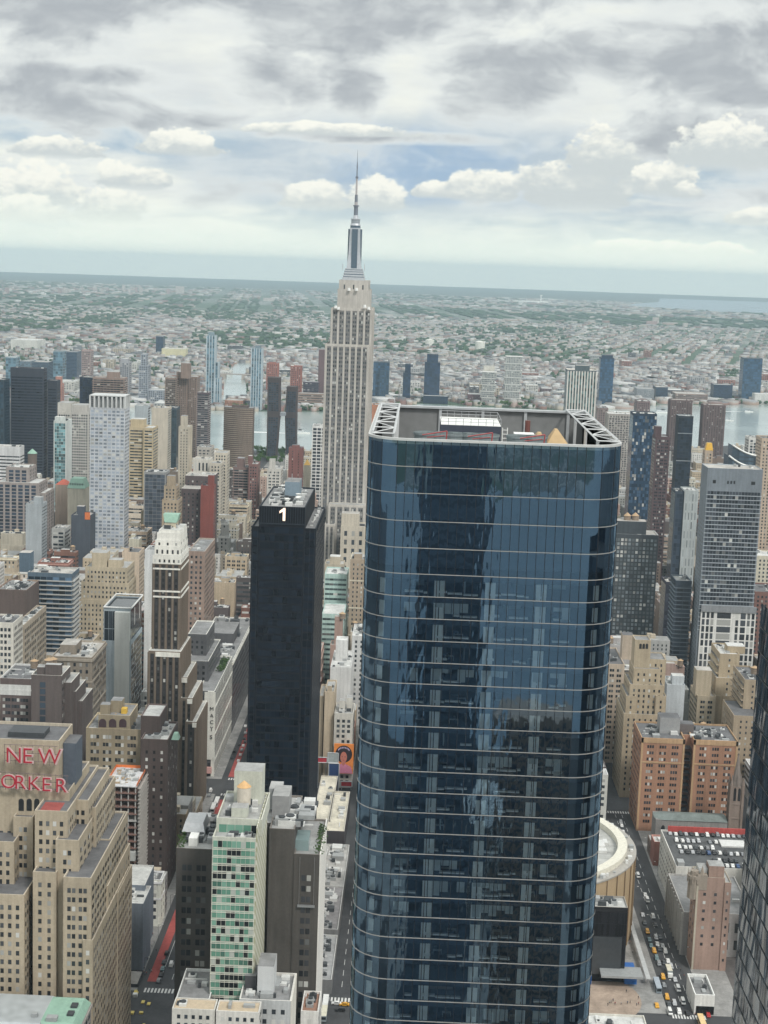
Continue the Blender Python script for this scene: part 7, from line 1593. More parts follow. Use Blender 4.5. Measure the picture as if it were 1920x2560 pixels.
# boats
def boat(px, py, sc, label, z=.4):
    p = atz(px, py, z); s = thing('ferry', label, 'boat', (p[0], p[1], z)); x, y = p[0], p[1]; L_, w_ = 13*sc, 3.4*sc
    q = MB(); q.prism([(x-w_, y+L_*.8), (x-w_, y-L_*.8), (x, y-L_*1.3), (x+w_, y-L_*.8), (x+w_, y+L_*.8)], z, z+2.2*sc); q.build('hull', WHITE, s)
    q = MB(); q.box(x-w_*.8, y-L_*.5, z+2.2*sc, x+w_*.8, y+L_*.7, z+5*sc); q.build('cabin', plain('cabin', (.6, .62, .63)), s); q = MB(); q.box(x-w_*.5, y-L_*.3, z+5*sc, x+w_*.5, y+L_*.1, z+7*sc); q.build('wheelhouse', DARKMETAL, s)
    k = tag(sheet('wake', wind([(x-1, y+L_), (x-14*sc, y+95*sc), (x-4*sc, y+70*sc), (x+10*sc, y+98*sc), (x+2, y+L_)]), z+.05, plain('foam', (.68, .70, .69), .9)), kind='structure')
boat(748, 1084, 1.3, 'white ferry trailing a wake, right of the leaning copper towers'); boat(1655, 1033, 1.5, 'white boat moored on the river left of the riverside towers'); boat(1870, 1030, .8, 'small white boat with a wake near the far bank, right side'); boat(1822, 1052, .7, 'small white boat in mid river near the right edge')
# island with white mast-top dish on the near right of the skyscraper : pier structure
pr = thing('river_pier', 'long grey pier building with white deck lines right of the limestone skyscraper', 'pier', (3500, -20, 0)); q = MB(); q.box(3480, Y(1040, 1018, 3480), 0, 3520, Y(955, 1018, 3480), Z(1000, 1016, 3480), 0, 1); q.build('shed', [wallm((.28, .34, .36)), R_WHITE], pr)
rc = simple('copper_block', 'orange-brown ribbed block peeping between skyscraper and blue tower', 'building', 930, 958, 1012, 1050, 2700, 30, dict(kind='blank', piers=(1.2, .6, 3)), (.44, .20, .12), None, (.30, .13, .08))

# ------------------------------------------------------------------ carpets of small houses and trees beyond the river
from mathutils import noise as mnoise
def inside_poly(p, poly):
    x, y = p; c = False; j = len(poly)-1
    for i in range(len(poly)):
        if (poly[i][1] > y) != (poly[j][1] > y) and x < (poly[j][0]-poly[i][0])*(y-poly[i][1])/(poly[j][1]-poly[i][1])+poly[i][0]: c = not c
        j = i
    return c
def boxes_mesh(name, A, m):
    "A rows: cx, cy, half length, half width, angle, height"
    A = np.array(A); n = len(A); c, s = np.cos(A[:, 4]), np.sin(A[:, 4])
    V = np.zeros((n, 8, 3))
    for k, (sx, sy) in enumerate(((-1, -1), (1, -1), (1, 1), (-1, 1))):
        dx_, dy_ = sx*A[:, 2], sy*A[:, 3]; X, Y_ = A[:, 0]+dx_*c-dy_*s, A[:, 1]+dx_*s+dy_*c
        V[:, k, 0] = X; V[:, k, 1] = Y_; V[:, k+4, 0] = X; V[:, k+4, 1] = Y_; V[:, k+4, 2] = A[:, 5]
    F = np.array([(0,1,5,4),(1,2,6,5),(2,3,7,6),(3,0,4,7),(4,5,6,7)])[None]+np.arange(n)[:, None, None]*8
    return raw_mesh(name, V.reshape(-1, 3), F.reshape(-1, 4), m)
def raw_mesh(name, V, F, m):
    me = bpy.data.meshes.new(name); k = F.shape[1]; me.vertices.add(len(V)); me.loops.add(F.size); me.polygons.add(len(F))
    me.vertices.foreach_set('co', V.astype(np.float32).ravel()); me.loops.foreach_set('vertex_index', F.astype(np.int32).ravel())
    me.polygons.foreach_set('loop_start', np.arange(0, F.size, k, dtype=np.int32)); me.update(calc_edges=True); me.validate()
    me.materials.append(m); o = bpy.data.objects.new(name, me); COL.objects.link(o); ORG[o.name] = (0, 0, 0); return o
def houses_mat():
    def f(q, bs, m):
        g_ = q.n('ShaderNodeNewGeometry'); r = g_.outputs['Random Per Island']; s = q.n('ShaderNodeSeparateXYZ'); q.put(s.inputs[0], g_.outputs['Normal'])
        def ramp(stops):
            rp = q.n('ShaderNodeValToRGB'); q.put(rp.inputs[0], r); cr = rp.color_ramp; cr.interpolation = 'CONSTANT'
            while len(cr.elements) < len(stops): cr.elements.new(.5)
            for e, (p, c) in zip(cr.elements, stops): e.position = p; e.color = (*c, 1)
            return rp.outputs[0]
        top = ramp([(0, (.42, .42, .41)), (.18, (.30, .31, .32)), (.40, (.17, .18, .19)), (.56, (.36, .35, .33)), (.70, (.56, .56, .55)), (.80, (.24, .20, .19)), (.90, (.12, .13, .14))])
        sd_ = ramp([(0, (.34, .25, .20)), (.22, (.45, .40, .33)), (.42, (.26, .15, .12)), (.56, (.40, .30, .26)), (.70, (.5, .48, .44)), (.84, (.24, .14, .12)), (.93, (.2, .2, .21))])
        q.put(bs.inputs['Base Color'], q.mix(q.step(s.outputs[2], .3, .7), sd_, top)); bs.inputs['Roughness'].default_value = .9
    return mat('house rows', f)
def leaf_mat(name, a, c):
    def f(q, bs, m):
        g_ = q.n('ShaderNodeNewGeometry'); o = q.n('ShaderNodeObjectInfo').outputs['Random']; n = q.noise(g_.outputs['Position'], .35, 3)
        r = q.m('FRACT', q.m('ADD', g_.outputs['Random Per Island'], q.m('MULTIPLY', o, 3.7)))
        q.put(bs.inputs['Base Color'], q.mix(q.m('ADD', q.m('MULTIPLY', r, .7), q.m('MULTIPLY', n, .3)), a, c)); bs.inputs['Roughness'].default_value = .95; bs.inputs['Specular IOR Level'].default_value = .1
    return mat(name, f)
FARLEAF = leaf_mat('far leaves', (.03, .06, .035), (.065, .11, .055)); LEAF = leaf_mat('leaves', (.04, .10, .025), (.12, .20, .05))
WOODS = [(480, 900, 836, 866), (1318, 1510, 897, 912), (1790, 1905, 928, 948), (1215, 1385, 818, 834), (0, 130, 800, 825), (150, 330, 785, 812), (420, 640, 770, 800), (1140, 1240, 870, 884), (150, 190, 940, 1000), (1380, 1500, 930, 955), (640, 700, 800, 815)]
def wooded(x, y):
    px, py = proj((x, y, 0))
    for (a, c, t, d) in WOODS:
        if a < px < c and t+.03*(px-(a+c)/2) < py < d+.03*(px-(a+c)/2)+1: return .93
    line = 762+(px-900)*.042
    if px > 860 and line < py < line+22: return .9
    if px <= 860 and 735+px*.03 < py < 778+px*.03: return .66
    v = mnoise.noise((x/1100, y/1100, 3.3)); v2 = mnoise.noise((x/260, y/260, 7.7))
    return min(.95, max(.04, .26+1.15*v+.45*v2+(0.08 if px < 900 else -.08)))
SHORE = near_shore+far_shore; RIV = wind(near_shore+far_shore); CRK = wind(creek)
def land(x, y):
    xs = np.interp(y, [p[1] for p in far_shore], [p[0] for p in far_shore])
    return x > xs+14 and not inside_poly((x, y), CRK) and not inside_poly((x, y), bay)
hr = random.Random(21); HS, TR_ = [], []
heroes_far = [h for h in HEROES if h[1] > 3500]
def clear(x, y, m=4):
    for h in heroes_far:
        if h[0]-m < x < h[1]+m and h[2]-m < y < h[3]+m: return False
    return True
def lattice(x0, x1, ang, dx_, dy_, fn, keepp):
    c, s = math.cos(ang), math.sin(ang); R_ = x1*1.1
    for i in range(int(-R_/dx_), int(R_/dx_)):
        for j in range(int(-R_/dy_), int(R_/dy_)):
            if (i % 9) == 0 or (j % 5) == 0: continue
            u, v = i*dx_, j*dy_; x, y = u*c-v*s, u*s+v*c
            if not (x0 < x < x1) or abs(y+x*-.02) > .275*x: continue
            if hr.random() > keepp: continue
            fn(x+hr.uniform(-2, 2), y+hr.uniform(-2, 2), ang)
def near_fn(x, y, a):
    if not land(x, y) or not clear(x, y): return
    wv = wooded(x, y)
    if hr.random() < wv*.75: TR_.append((x, y, hr.uniform(4, 8.5), hr.uniform(7, 14)))
    elif mnoise.noise((x/520, y/420, 11.1)) > .16 and hr.random() < .5: HS.append((x, y, hr.uniform(16, 46), hr.uniform(11, 24), a+hr.gauss(0, .03), hr.choice((7, 8, 10, 12))))
    else: HS.append((x, y, hr.uniform(6, 13), hr.uniform(5, 9), a+hr.gauss(0, .04), hr.choice((7, 9, 10, 12, 13, 16))*hr.uniform(.8, 1.3)))
lattice(3550, 6200, .36, 24, 20, near_fn, .92)
def mid_fn(x, y, a):
    if not land(x, y) or not clear(x, y): return
    wv = wooded(x, y)
    if hr.random() < wv*.8: TR_.append((x, y, hr.uniform(9, 19), hr.uniform(9, 17)))
    else: HS.append((x, y, hr.uniform(9, 26), hr.uniform(7, 12), a+hr.gauss(0, .05)+(1.57 if hr.random() < .4 else 0), hr.choice((8, 9, 10, 12, 14))))
lattice(6200, 11000, -.22, 50, 36, mid_fn, .9)
def far_fn(x, y, a):
    if not land(x, y): return
    if hr.random() < min(.95, wooded(x, y)*1.15): TR_.append((x, y, hr.uniform(22, 48), hr.uniform(11, 19)))
    else: HS.append((x, y, hr.uniform(16, 55), hr.uniform(10, 24), a+(1.57 if hr.random() < .5 else 0), hr.choice((9, 12, 14, 18))))
lattice(11000, 21000, .1, 125, 95, far_fn, .85)
tag(boxes_mesh('house_rows', HS, houses_mat()), 'dense low rows of small houses and sheds spreading over the plain beyond the river', 'houses', kind='stuff')
ico_v = []
t_ = (1+5**.5)/2
for a, b_ in ((-1, t_), (1, t_), (-1, -t_), (1, -t_)): ico_v.append((a, b_, 0))
for a, b_ in ((-1, t_), (1, t_), (-1, -t_), (1, -t_)): ico_v.append((0, a, b_))
for a, b_ in ((-1, t_), (1, t_), (-1, -t_), (1, -t_)): ico_v.append((b_, 0, a))
ico_v = np.array(ico_v)/math.hypot(1, t_)
ico_f = np.array([(0,11,5),(0,5,1),(0,1,7),(0,7,10),(0,10,11),(1,5,9),(5,11,4),(11,10,2),(10,7,6),(7,1,8),(3,9,4),(3,4,2),(3,2,6),(3,6,8),(3,8,9),(4,9,5),(2,4,11),(6,2,10),(8,6,7),(9,8,1)])
def blobs(name, T, m, seed=1):
    T = np.array(T); n = len(T); rg = np.random.default_rng(seed)
    V = ico_v[None]*(1+rg.uniform(-.32, .32, (n, 12, 1))); sc = np.stack([T[:, 2], T[:, 2]*rg.uniform(.8, 1.25, n), T[:, 3]*.55], 1)
    V = V*sc[:, None]+np.stack([T[:, 0], T[:, 1], T[:, 3]*.5], 1)[:, None]; F = ico_f[None]+np.arange(n)[:, None, None]*12
    return raw_mesh(name, V.reshape(-1, 3), F.reshape(-1, 3), m)
tag(blobs('far_woodland', TR_, FARLEAF), 'green tree canopy scattered in belts and parks across the plain beyond the river', 'woodland', kind='stuff')
print('houses', len(HS), 'trees', len(TR_))
# larger sheds and blocks near the far bank, each its own thing
BIG = []
for k in range(900):
    if len(BIG) >= 110: break
    y = hr.uniform(-1250, 1150); xs = np.interp(y, [p[1] for p in far_shore], [p[0] for p in far_shore]); x = xs+20+abs(hr.gauss(0, 900)); px, py = proj((x, y, 0))
    if not (-20 < px < 1940) or not land(x, y) or not land(x-40, y): continue
    a, c = hr.uniform(14, 45), hr.uniform(12, 30); h = hr.choice((9, 11, 14, 18, 24, 30))
    if any(abs(x-q_[0]) < a+q_[2]+6 and abs(y-q_[1]) < c+q_[3]+6 for q_ in BIG) or any(h_[0]-a < x < h_[1]+a and h_[2]-c < y < h_[3]+c for h_ in heroes_far): continue
    BIG.append((x, y, a, c, h, px, py))

# ------------------------------------------------------------------ lots : the ordinary blocks that fill the streets
COLS = [('cream', (.55, .50, .41)), ('tan', (.44, .36, .26)), ('brown', (.19, .145, .12)), ('grey', (.35, .35, .34)), ('white', (.62, .61, .58)), ('russet', (.24, .12, .095)), ('dark brown', (.10, .085, .08)), ('buff', (.50, .43, .33)), ('pinkish', (.42, .31, .26))]
STY = [('loft', dict(kind='punch', bay=3.6, ww=1.4, wh=2.0, fh=3.9, cornice=1.2)), ('apartment block', dict(kind='punch', bay=3.3, ww=1.1, wh=1.7, fh=3.2)), ('office', dict(kind='punch', bay=4.6, ww=1.4, wh=2.0, fh=3.8, grp=2)), ('banded office', dict(kind='ribbon', fh=3.8, wh=1.7, m=.8)), ('blank block', dict(kind='blank'))]
lr = random.Random(99)
LOTS = []
def overlaps(x0, x1, y0, y1, m=1.0):
    for h in HEROES:
        if x0 < h[1]+m and x1 > h[0]-m and y0 < h[3]+m and y1 > h[2]-m: return True
    return False
def cap_height(x0, x1, y0, y1, z):
    "lower a lot until it leaves in view what the photograph shows behind it"
    for (a, c, row, xh) in CAPS:
        if xh < x1-2: continue
        for xc in (x0, x1):
            pl, _ = proj((xc, y1, z)); pr, _ = proj((xc, y0, z))
            if pr < a or pl > c: continue
            for yy in (y0, y1):
                px, py = proj((xc, yy, z))
                if py < row: z = min(z, Z(px, row, xc))
    return z
for bi in range(len(xe)-1):
    bx0, bx1 = xe[bi+1]
    if bx0 < 380: continue
    for k in range(-11, 12):
        by0, by1 = street_y(k)+street_hw(k)+1, street_y(k+1)-street_hw(k+1)-1
        xm = (bx0+bx1)/2
        if by0 > .275*bx1+40 or by1 < -.235*bx1-40: continue
        for row in (0, 1):
            y0, y1 = (by0, (by0+by1)/2-.6) if row == 0 else ((by0+by1)/2+.6, by1)
            x = bx0+1.5
            while x < bx1-6:
                wl = lr.choice((9, 12, 16, 16, 20, 24, 30)); x2 = min(x+wl, bx1-1.5)
                if bx1-x2 < 7: x2 = bx1-1.5
                if xm < 700: h = lr.choice((10, 14, 18, 24, 36))
                elif xm < 1600: h = lr.choice((24, 32, 40, 48, 52, 58, 66)) if k >= -3 else lr.choice((18, 24, 40, 50))
                elif xm < 2100: h = lr.choice((20, 28, 36, 44, 52, 62))
                else: h = lr.choice((15, 18, 22, 30, 44, 60))
                h *= lr.uniform(.85, 1.12)
                yb0 = y0+(lr.uniform(0, 7) if row == 1 else 0); yb1 = y1-(lr.uniform(0, 7) if row == 0 else 0)
                # the arena, its plaza and the station square stay open
                if not (690 < x2 and x < 930 and -128 < (y0+y1)/2 < 30) and not (x < 735 and (y0+y1)/2 < 20) and not (660 < x2 and x < 760 and 30 < (y0+y1)/2 < 100):
                    if not overlaps(x, x2, yb0, yb1):
                        h = cap_height(x, x2, yb0, yb1, h)
                        if h > 4: LOTS.append((x, x2, yb0, yb1, h))
                    else:
                        for (s0, s1) in ((yb0, (yb0+yb1)/2-1), ((yb0+yb1)/2+1, yb1)):
                            if not overlaps(x, x2, s0, s1):
                                h2 = cap_height(x, x2, s0, s1, h)
                                if h2 > 4: LOTS.append((x, x2, s0, s1, h2))
                x = x2+.4
# how much of each lot the lens sees : a small depth buffer over boxes
def visible(lots, Wp=480, Hp=640):
    zb = np.full((Hp, Wp), 1e9); ib = np.full((Hp, Wp), -1); sc = Wp/1920
    items = [(i, l) for i, l in enumerate(lots)] + [(-2, (h[0], h[1], h[2], h[3], None)) for h in HEROES]
    hh = {}
    for o in bpy.data.objects:
        pass
    def fill(P, d, idx):
        P = np.array(P)*sc; x0, x1 = int(max(0, P[:, 0].min())), int(min(Wp-1, P[:, 0].max()+1)); y0, y1 = int(max(0, P[:, 1].min())), int(min(Hp-1, P[:, 1].max()+1))
        if x1 < x0 or y1 < y0: return
        gx, gy = np.meshgrid(np.arange(x0, x1+1)+.5, np.arange(y0, y1+1)+.5); m = np.ones(gx.shape, bool); n = len(P)
        ar = sum(P[i][0]*P[(i+1) % n][1]-P[(i+1) % n][0]*P[i][1] for i in range(n))
        for i in range(n):
            a, c = P[i], P[(i+1) % n]; cr = (c[0]-a[0])*(gy-a[1])-(c[1]-a[1])*(gx-a[0]); m &= (cr >= 0) if ar > 0 else (cr <= 0)
        sl = (slice(y0, y1+1), slice(x0, x1+1)); m &= d < zb[sl]; zb[sl][m] = d; ib[sl][m] = idx
    for idx, l in items:
        x0, x1, y0, y1, h = l
        if h is None:
            if x0 < 50 or x0 > 3400: continue
            h = HGT.get((round(x0, 1), round(y0, 1)), 30)
        c = lambda x, y, z: proj((x, y, z))
        fill([c(x0, y0, 0), c(x0, y1, 0), c(x0, y1, h), c(x0, y0, h)], x0, idx); fill([c(x0, y0, h), c(x1, y0, h), c(x1, y1, h), c(x0, y1, h)], (x0+x1)/2, idx)
        ys = y0 if y0 > 0 else y1; fill([c(x0, ys, 0), c(x1, ys, 0), c(x1, ys, h), c(x0, ys, h)], (x0+x1)/2, idx)
    cnt = np.bincount(ib[ib >= 0], minlength=len(lots)); return cnt
HGT = {}
for o in bpy.data.objects:
    if o.parent is None and o.type == 'EMPTY' and 'label' in o:
        pass
for (nm, obj_) in [(o.name, o) for o in bpy.data.objects if o.type == 'MESH' and o.parent is not None and o.name.startswith('wall')]:
    bb = np.array([obj_.bound_box[i] for i in (0, 6)])+np.array(ORG[obj_.name]); HGT[(round(bb[0][0], 1), round(bb[0][1], 1))] = bb[1][2]
cnt = visible(LOTS)
order = sorted(range(len(LOTS)), key=lambda i: -cnt[i])
IND = [i for i in order if cnt[i] > 0][:300]
indset = set(IND); REST = [i for i in range(len(LOTS)) if i not in indset]
print('lots', len(LOTS), 'seen', int((cnt > 0).sum()), 'things', len(IND))
ORD = ['nearest', 'second', 'third', 'fourth', 'fifth', 'sixth', 'seventh', 'eighth', 'ninth', 'tenth', 'eleventh', 'twelfth', 'thirteenth', 'fourteenth']
def rel_to(px, py):
    best = min(ANCHOR, key=lambda a: math.hypot((a[0]-px), (a[1]-py)*.8)); dx_, dy_ = px-best[0], py-best[1]
    if abs(dx_) > abs(dy_)*.9: r = 'left of' if dx_ < 0 else 'right of'
    else: r = 'above' if dy_ < 0 else 'below'
    return r, best[2], math.hypot(dx_, dy_)
def label_all(recs):
    "recs: [head, px, py] -> unique labels, told apart by look, by side and by nearness to a named building"
    grp = {}
    for k, (head, px, py) in enumerate(recs):
        r, ph, d = rel_to(px, py); grp.setdefault((head, r, ph), []).append((d, k))
    out = [None]*len(recs)
    for (head, r, ph), L in grp.items():
        L.sort()
        for n, (d, k) in enumerate(L): out[k] = f'{head}, {ORD[n]+" " if len(L) > 1 else ""}{r} {ph}'
    return out
SPEC = []; recs = []
for i in IND:
    x0, x1, y0, y1, h = LOTS[i]; cn, cc = lr.choice(COLS); sn, st = lr.choice(STY[:4] if lr.random() < .85 else STY[4:])
    kk = lr.uniform(.8, 1.15); cc = tuple(min(.7, c*kk*lr.uniform(.97, 1.03)) for c in cc); rt = lr.randrange(6); tk = lr.random() < .38 and min(x1-x0, y1-y0) > 8; bk = lr.random() < .75
    rn = ['grey', 'slate grey', 'pale', 'black', 'tan', 'white'][rt]+' roofed'
    px, py = proj(((x0+x1)/2, (y0+y1)/2, h)); SPEC.append((i, cn, cc, sn, st, rt, tk, bk))
    recs.append((f'{cn} {sn} with water tank' if tk else f'{cn} {rn} {sn}', px, py))
labs = label_all(recs)
CATS = {'loft': 'loft block', 'apartment block': 'apartment block', 'office': 'office block', 'banded office': 'office block', 'blank block': 'building'}
LWIN = [winm((.03, .034, .04), .12), winm((.028, .032, .038), .2, 'b'), winm((.045, .05, .055), .25, 'c')]
for (i, cn, cc, sn, st, rt, tk, bk), lab in zip(SPEC, labs):
    x0, x1, y0, y1, h = LOTS[i]; r = random.Random(i)
    B = Bld(sn.replace('-', '_').replace(' ', '_'), lab, CATS[sn], cc, tuple(min(.75, c*1.5+.05) for c in cc), None, LWIN[i % 3], ROOFS[rt], 'ordinary city blocks')
    ph = r.choice((.7, 1.0, 1.3)); st = dict(st)
    if r.random() < .6: st['bands'] = (r.choice((3, 4, 6, 9)), r.randrange(3))
    if r.random() < .35 and st['kind'] == 'punch': st['piers'] = (.7, .3, 0)
    if r.random() < .4 and st['kind'] == 'punch': st.update(ww=st['ww']*r.uniform(.9, 1.5), wh=st['wh']*r.uniform(.9, 1.2), bay=st['bay']*r.uniform(.85, 1.2))
    if h > 32 and r.random() < .45 and x1-x0 > 11:
        hb = h*r.uniform(.66, .86); B.mass(x0, x1, y0, y1, 0, hb, st, ph); d = r.uniform(2, 4); B.mass(x0+d, x1-d*.4, y0+d*.7, y1-d*.7, hb, h, st, ph); B.clutter(x0+d+1, x1-d, y0+d, y1-d, h, 11, i)
    else:
        B.mass(x0, x1, y0, y1, 0, h, st, ph); B.clutter(x0+1, x1-1, y0+1, y1-1, h, int(6+(x1-x0)*(y1-y0)/34), i)
    cx_, cy_ = (x0+x1)/2, (y0+y1)/2
    if bk and x1-x0 > 9 and y1-y0 > 10:
        a, c = min(3.2, (x1-x0)*.22), min(4, (y1-y0)*.2); ox, oy = r.uniform(-1.5, 1.5), r.uniform(-3, 3); B.bulkhead(cx_+ox-a, cx_+ox+a, cy_+oy-c, cy_+oy+c, h-.2, h+r.uniform(2.6, 5.2))
    if tk:
        sx = r.choice((-1, 1)); B.tank(cx_+sx*(x1-x0)*.22, cy_+r.choice((-1, 1))*(y1-y0)*.24, h-.1, r.uniform(1.7, 2.5), r.uniform(3, 4.4), r.uniform(1.5, 3))
    B.done()
# the lots least seen, as one mass
wb = Bld('city_blocks', None, None, (.33, .28, .23))
mb_w = [MB() for _ in range(5)]; mb_r = MB()
for i in REST:
    x0, x1, y0, y1, h = LOTS[i]; r = random.Random(i); q = mb_w[r.randrange(5)]
    q.box(x0, y0, 0, x1, y1, h+.8); mb_r.quad((x0+.4, y0+.4, h+.85), (x1-.4, y0+.4, h+.85), (x1-.4, y1-.4, h+.85), (x0+.4, y1-.4, h+.85), 0); a, c = (x0+x1)/2, (y0+y1)/2
    mb_r.box(a-2, c-2, h+.8, a+2, c+2, h+4, 1)
    R_, _ = grid(y1-y0, 0, h, STY[1][1])
    for (u, z, ww, hh) in R_: q.quad((x0-.07, y1-u+ww/2, z-hh/2), (x0-.07, y1-u-ww/2, z-hh/2), (x0-.07, y1-u-ww/2, z+hh/2), (x0-.07, y1-u+ww/2, z+hh/2), 1)
    R_, _ = grid(x1-x0, 0, h, STY[1][1]); ys = y0-.07 if y0 > 0 else y1+.07
    for (u, z, ww, hh) in R_: q.quad((x0+u-ww/2, ys, z-hh/2), (x0+u+ww/2, ys, z-hh/2), (x0+u+ww/2, ys, z+hh/2), (x0+u-ww/2, ys, z+hh/2), 1)
J = MB(); mats_ = []
for k, q in enumerate(mb_w):
    if not q.f: continue
    n0 = len(J.v); J.v += q.v; J.f += [tuple(t+n0 for t in f_) for f_ in q.f]; J.m += [2*k+t for t in q.m]
for k in range(5): mats_ += [wallm(COLS[k][1]), LWIN[0]]
n0 = len(J.v); J.v += mb_r.v; J.f += [tuple(t+n0 for t in f_) for f_ in mb_r.f]; J.m += [10+t for t in mb_r.m]; mats_ += [R_GREY, wallm(COLS[7][1])]
if J.f: tag(J.build('city_blocks', mats_), 'the remaining small city blocks glimpsed between and behind the taller buildings', 'buildings', kind='stuff')
# far-bank sheds with labels of their own
recs = []; bs_ = []
for (x, y, a, c, h, px, py) in BIG:
    cn, cc = lr.choice([('white', (.62, .61, .58)), ('grey', (.38, .38, .38)), ('reddish', (.30, .15, .12)), ('tan', (.46, .40, .32)), ('pale', (.55, .54, .5)), ('dark', (.12, .12, .13))]); kn = 'shed' if h < 16 else 'warehouse' if h < 24 else 'apartment block'
    recs.append((f'{cn} {"long " if c > 22 else ""}{kn} across river', px, py)); bs_.append((cn, cc, kn))
for (x, y, a, c, h, px, py), (cn, cc, kn), lab in zip(BIG, bs_, label_all(recs)):
    B = Bld('riverside_'+kn.replace(' ', '_'), lab, kn, cc, None, None, None, lr.choice(ROOFS), 'sheds and blocks on the far bank'); B.mass(x-a, x+a, y-c, y+c, 0, h, dict(kind='punch', bay=7, ww=4, wh=2.2, fh=4.5), .6); B.clutter(x-a+1, x+a-1, y-c, y+c, h, 4, int(x), True); B.done()

# ------------------------------------------------------------------ vehicles
def car_meshes():
    out = {}
    def loft(prof, w, taper_):
        q = MB(); n = len(prof)
        L_ = [(x, w-taper_(z), z) for (x, z) in prof]; R_ = [(x, -w+taper_(z), z) for (x, z) in prof]
        q.poly(L_[::-1], 0); q.poly(R_, 0)
        for i in range(n): j = (i+1) % n; q.quad(L_[i], L_[j], R_[j], R_[i], 0)
        return q
    cars = {'sedan': ([(-2.3, .35), (2.25, .35), (2.3, .7), (2.1, .88), (1.05, .97), (.45, 1.42), (-.85, 1.45), (-1.6, 1.05), (-2.25, .98)], .9, [(1.0, .99), (.47, 1.38), (-.87, 1.41), (-1.55, 1.07)]),
            'van': ([(-2.5, .4), (2.5, .4), (2.6, .9), (2.2, 1.3), (1.5, 2.1), (-2.5, 2.2)], .98, [(2.15, 1.33), (1.55, 2.02), (.4, 2.05), (.4, 1.35)]),
            'suv': ([(-2.3, .4), (2.3, .4), (2.35, .95), (1.2, 1.1), (.6, 1.72), (-2.0, 1.75), (-2.35, 1.1)], .95, [(1.15, 1.13), (.62, 1.66), (-1.95, 1.69), (-2.25, 1.14)])}
    for k, (pr, w_, wn) in cars.items():
        tp = lambda z: max(0, (z-.95))*.22
        b_ = loft(pr, w_, tp); gl = MB(); e = .025
        gl.poly([(x, w_-tp(z)+e, z) for (x, z) in wn][::-1]); gl.poly([(x, -w_+tp(z)-e, z) for (x, z) in wn])
        for i in (0, 2): a, c = wn[i], wn[i+1]; gl.quad((a[0]+(e if i == 0 else -e), w_-.15, a[1]), (c[0]+(e if i == 0 else -e), w_-.22, c[1]), (c[0]+(e if i == 0 else -e), -w_+.22, c[1]), (a[0]+(e if i == 0 else -e), -w_+.15, a[1]))
        out[k] = (b_, gl)
    return out
CM = car_meshes()
PAINT = {'white': (.72, .72, .70), 'black': (.02, .02, .022), 'dark': (.045, .05, .055), 'grey': (.22, .23, .24), 'silver': (.45, .46, .47), 'yellow': (.66, .33, .02), 'red': (.40, .03, .03), 'teal': (.12, .19, .20), 'blue': (.05, .10, .22)}
wq = MB(); wq.frustum(0, 0, -.11, .11, .34, .34, 12); wv_ = [(x, z, y) for (x, y, z) in wq.v]
WHEEL = bpy.data.meshes.new('wheel'); WHEEL.from_pydata(wv_, [], wq.f); WHEEL.materials.append(BLACK)
CGL = plain('car glass', (.02, .025, .03), .1); CARME = {}
def vehicle(kind, colour, x, y, z, rz, label, cat, group, sc=1.0):
    key = (kind, colour)
    if key not in CARME:
        b_, gl = CM[kind]; mb = bpy.data.meshes.new('body'); mb.from_pydata(b_.v, [], b_.f); mb.materials.append(plain('paint '+colour, PAINT[colour], .3)); mg = bpy.data.meshes.new('windows'); mg.from_pydata(gl.v, [], gl.f); mg.materials.append(CGL); CARME[key] = (mb, mg)
    t = thing('taxi' if colour == 'yellow' else 'car' if kind != 'van' else 'van', label, cat, (x, y, z), group); t.rotation_euler = (0, 0, rz); t.scale = (sc, sc, sc)
    mb, mg = CARME[key]; link(bpy.data.objects.new('body', mb), t); link(bpy.data.objects.new('windows', mg), t)
    for sx in (-1.4, 1.4):
        for sy in (-.86, .86): o = bpy.data.objects.new('wheel', WHEEL); link(o, t); o.location = (sx, sy, .34)
    return t
CK = {'sedan': 'car', 'suv': 'tall car', 'van': 'van'}
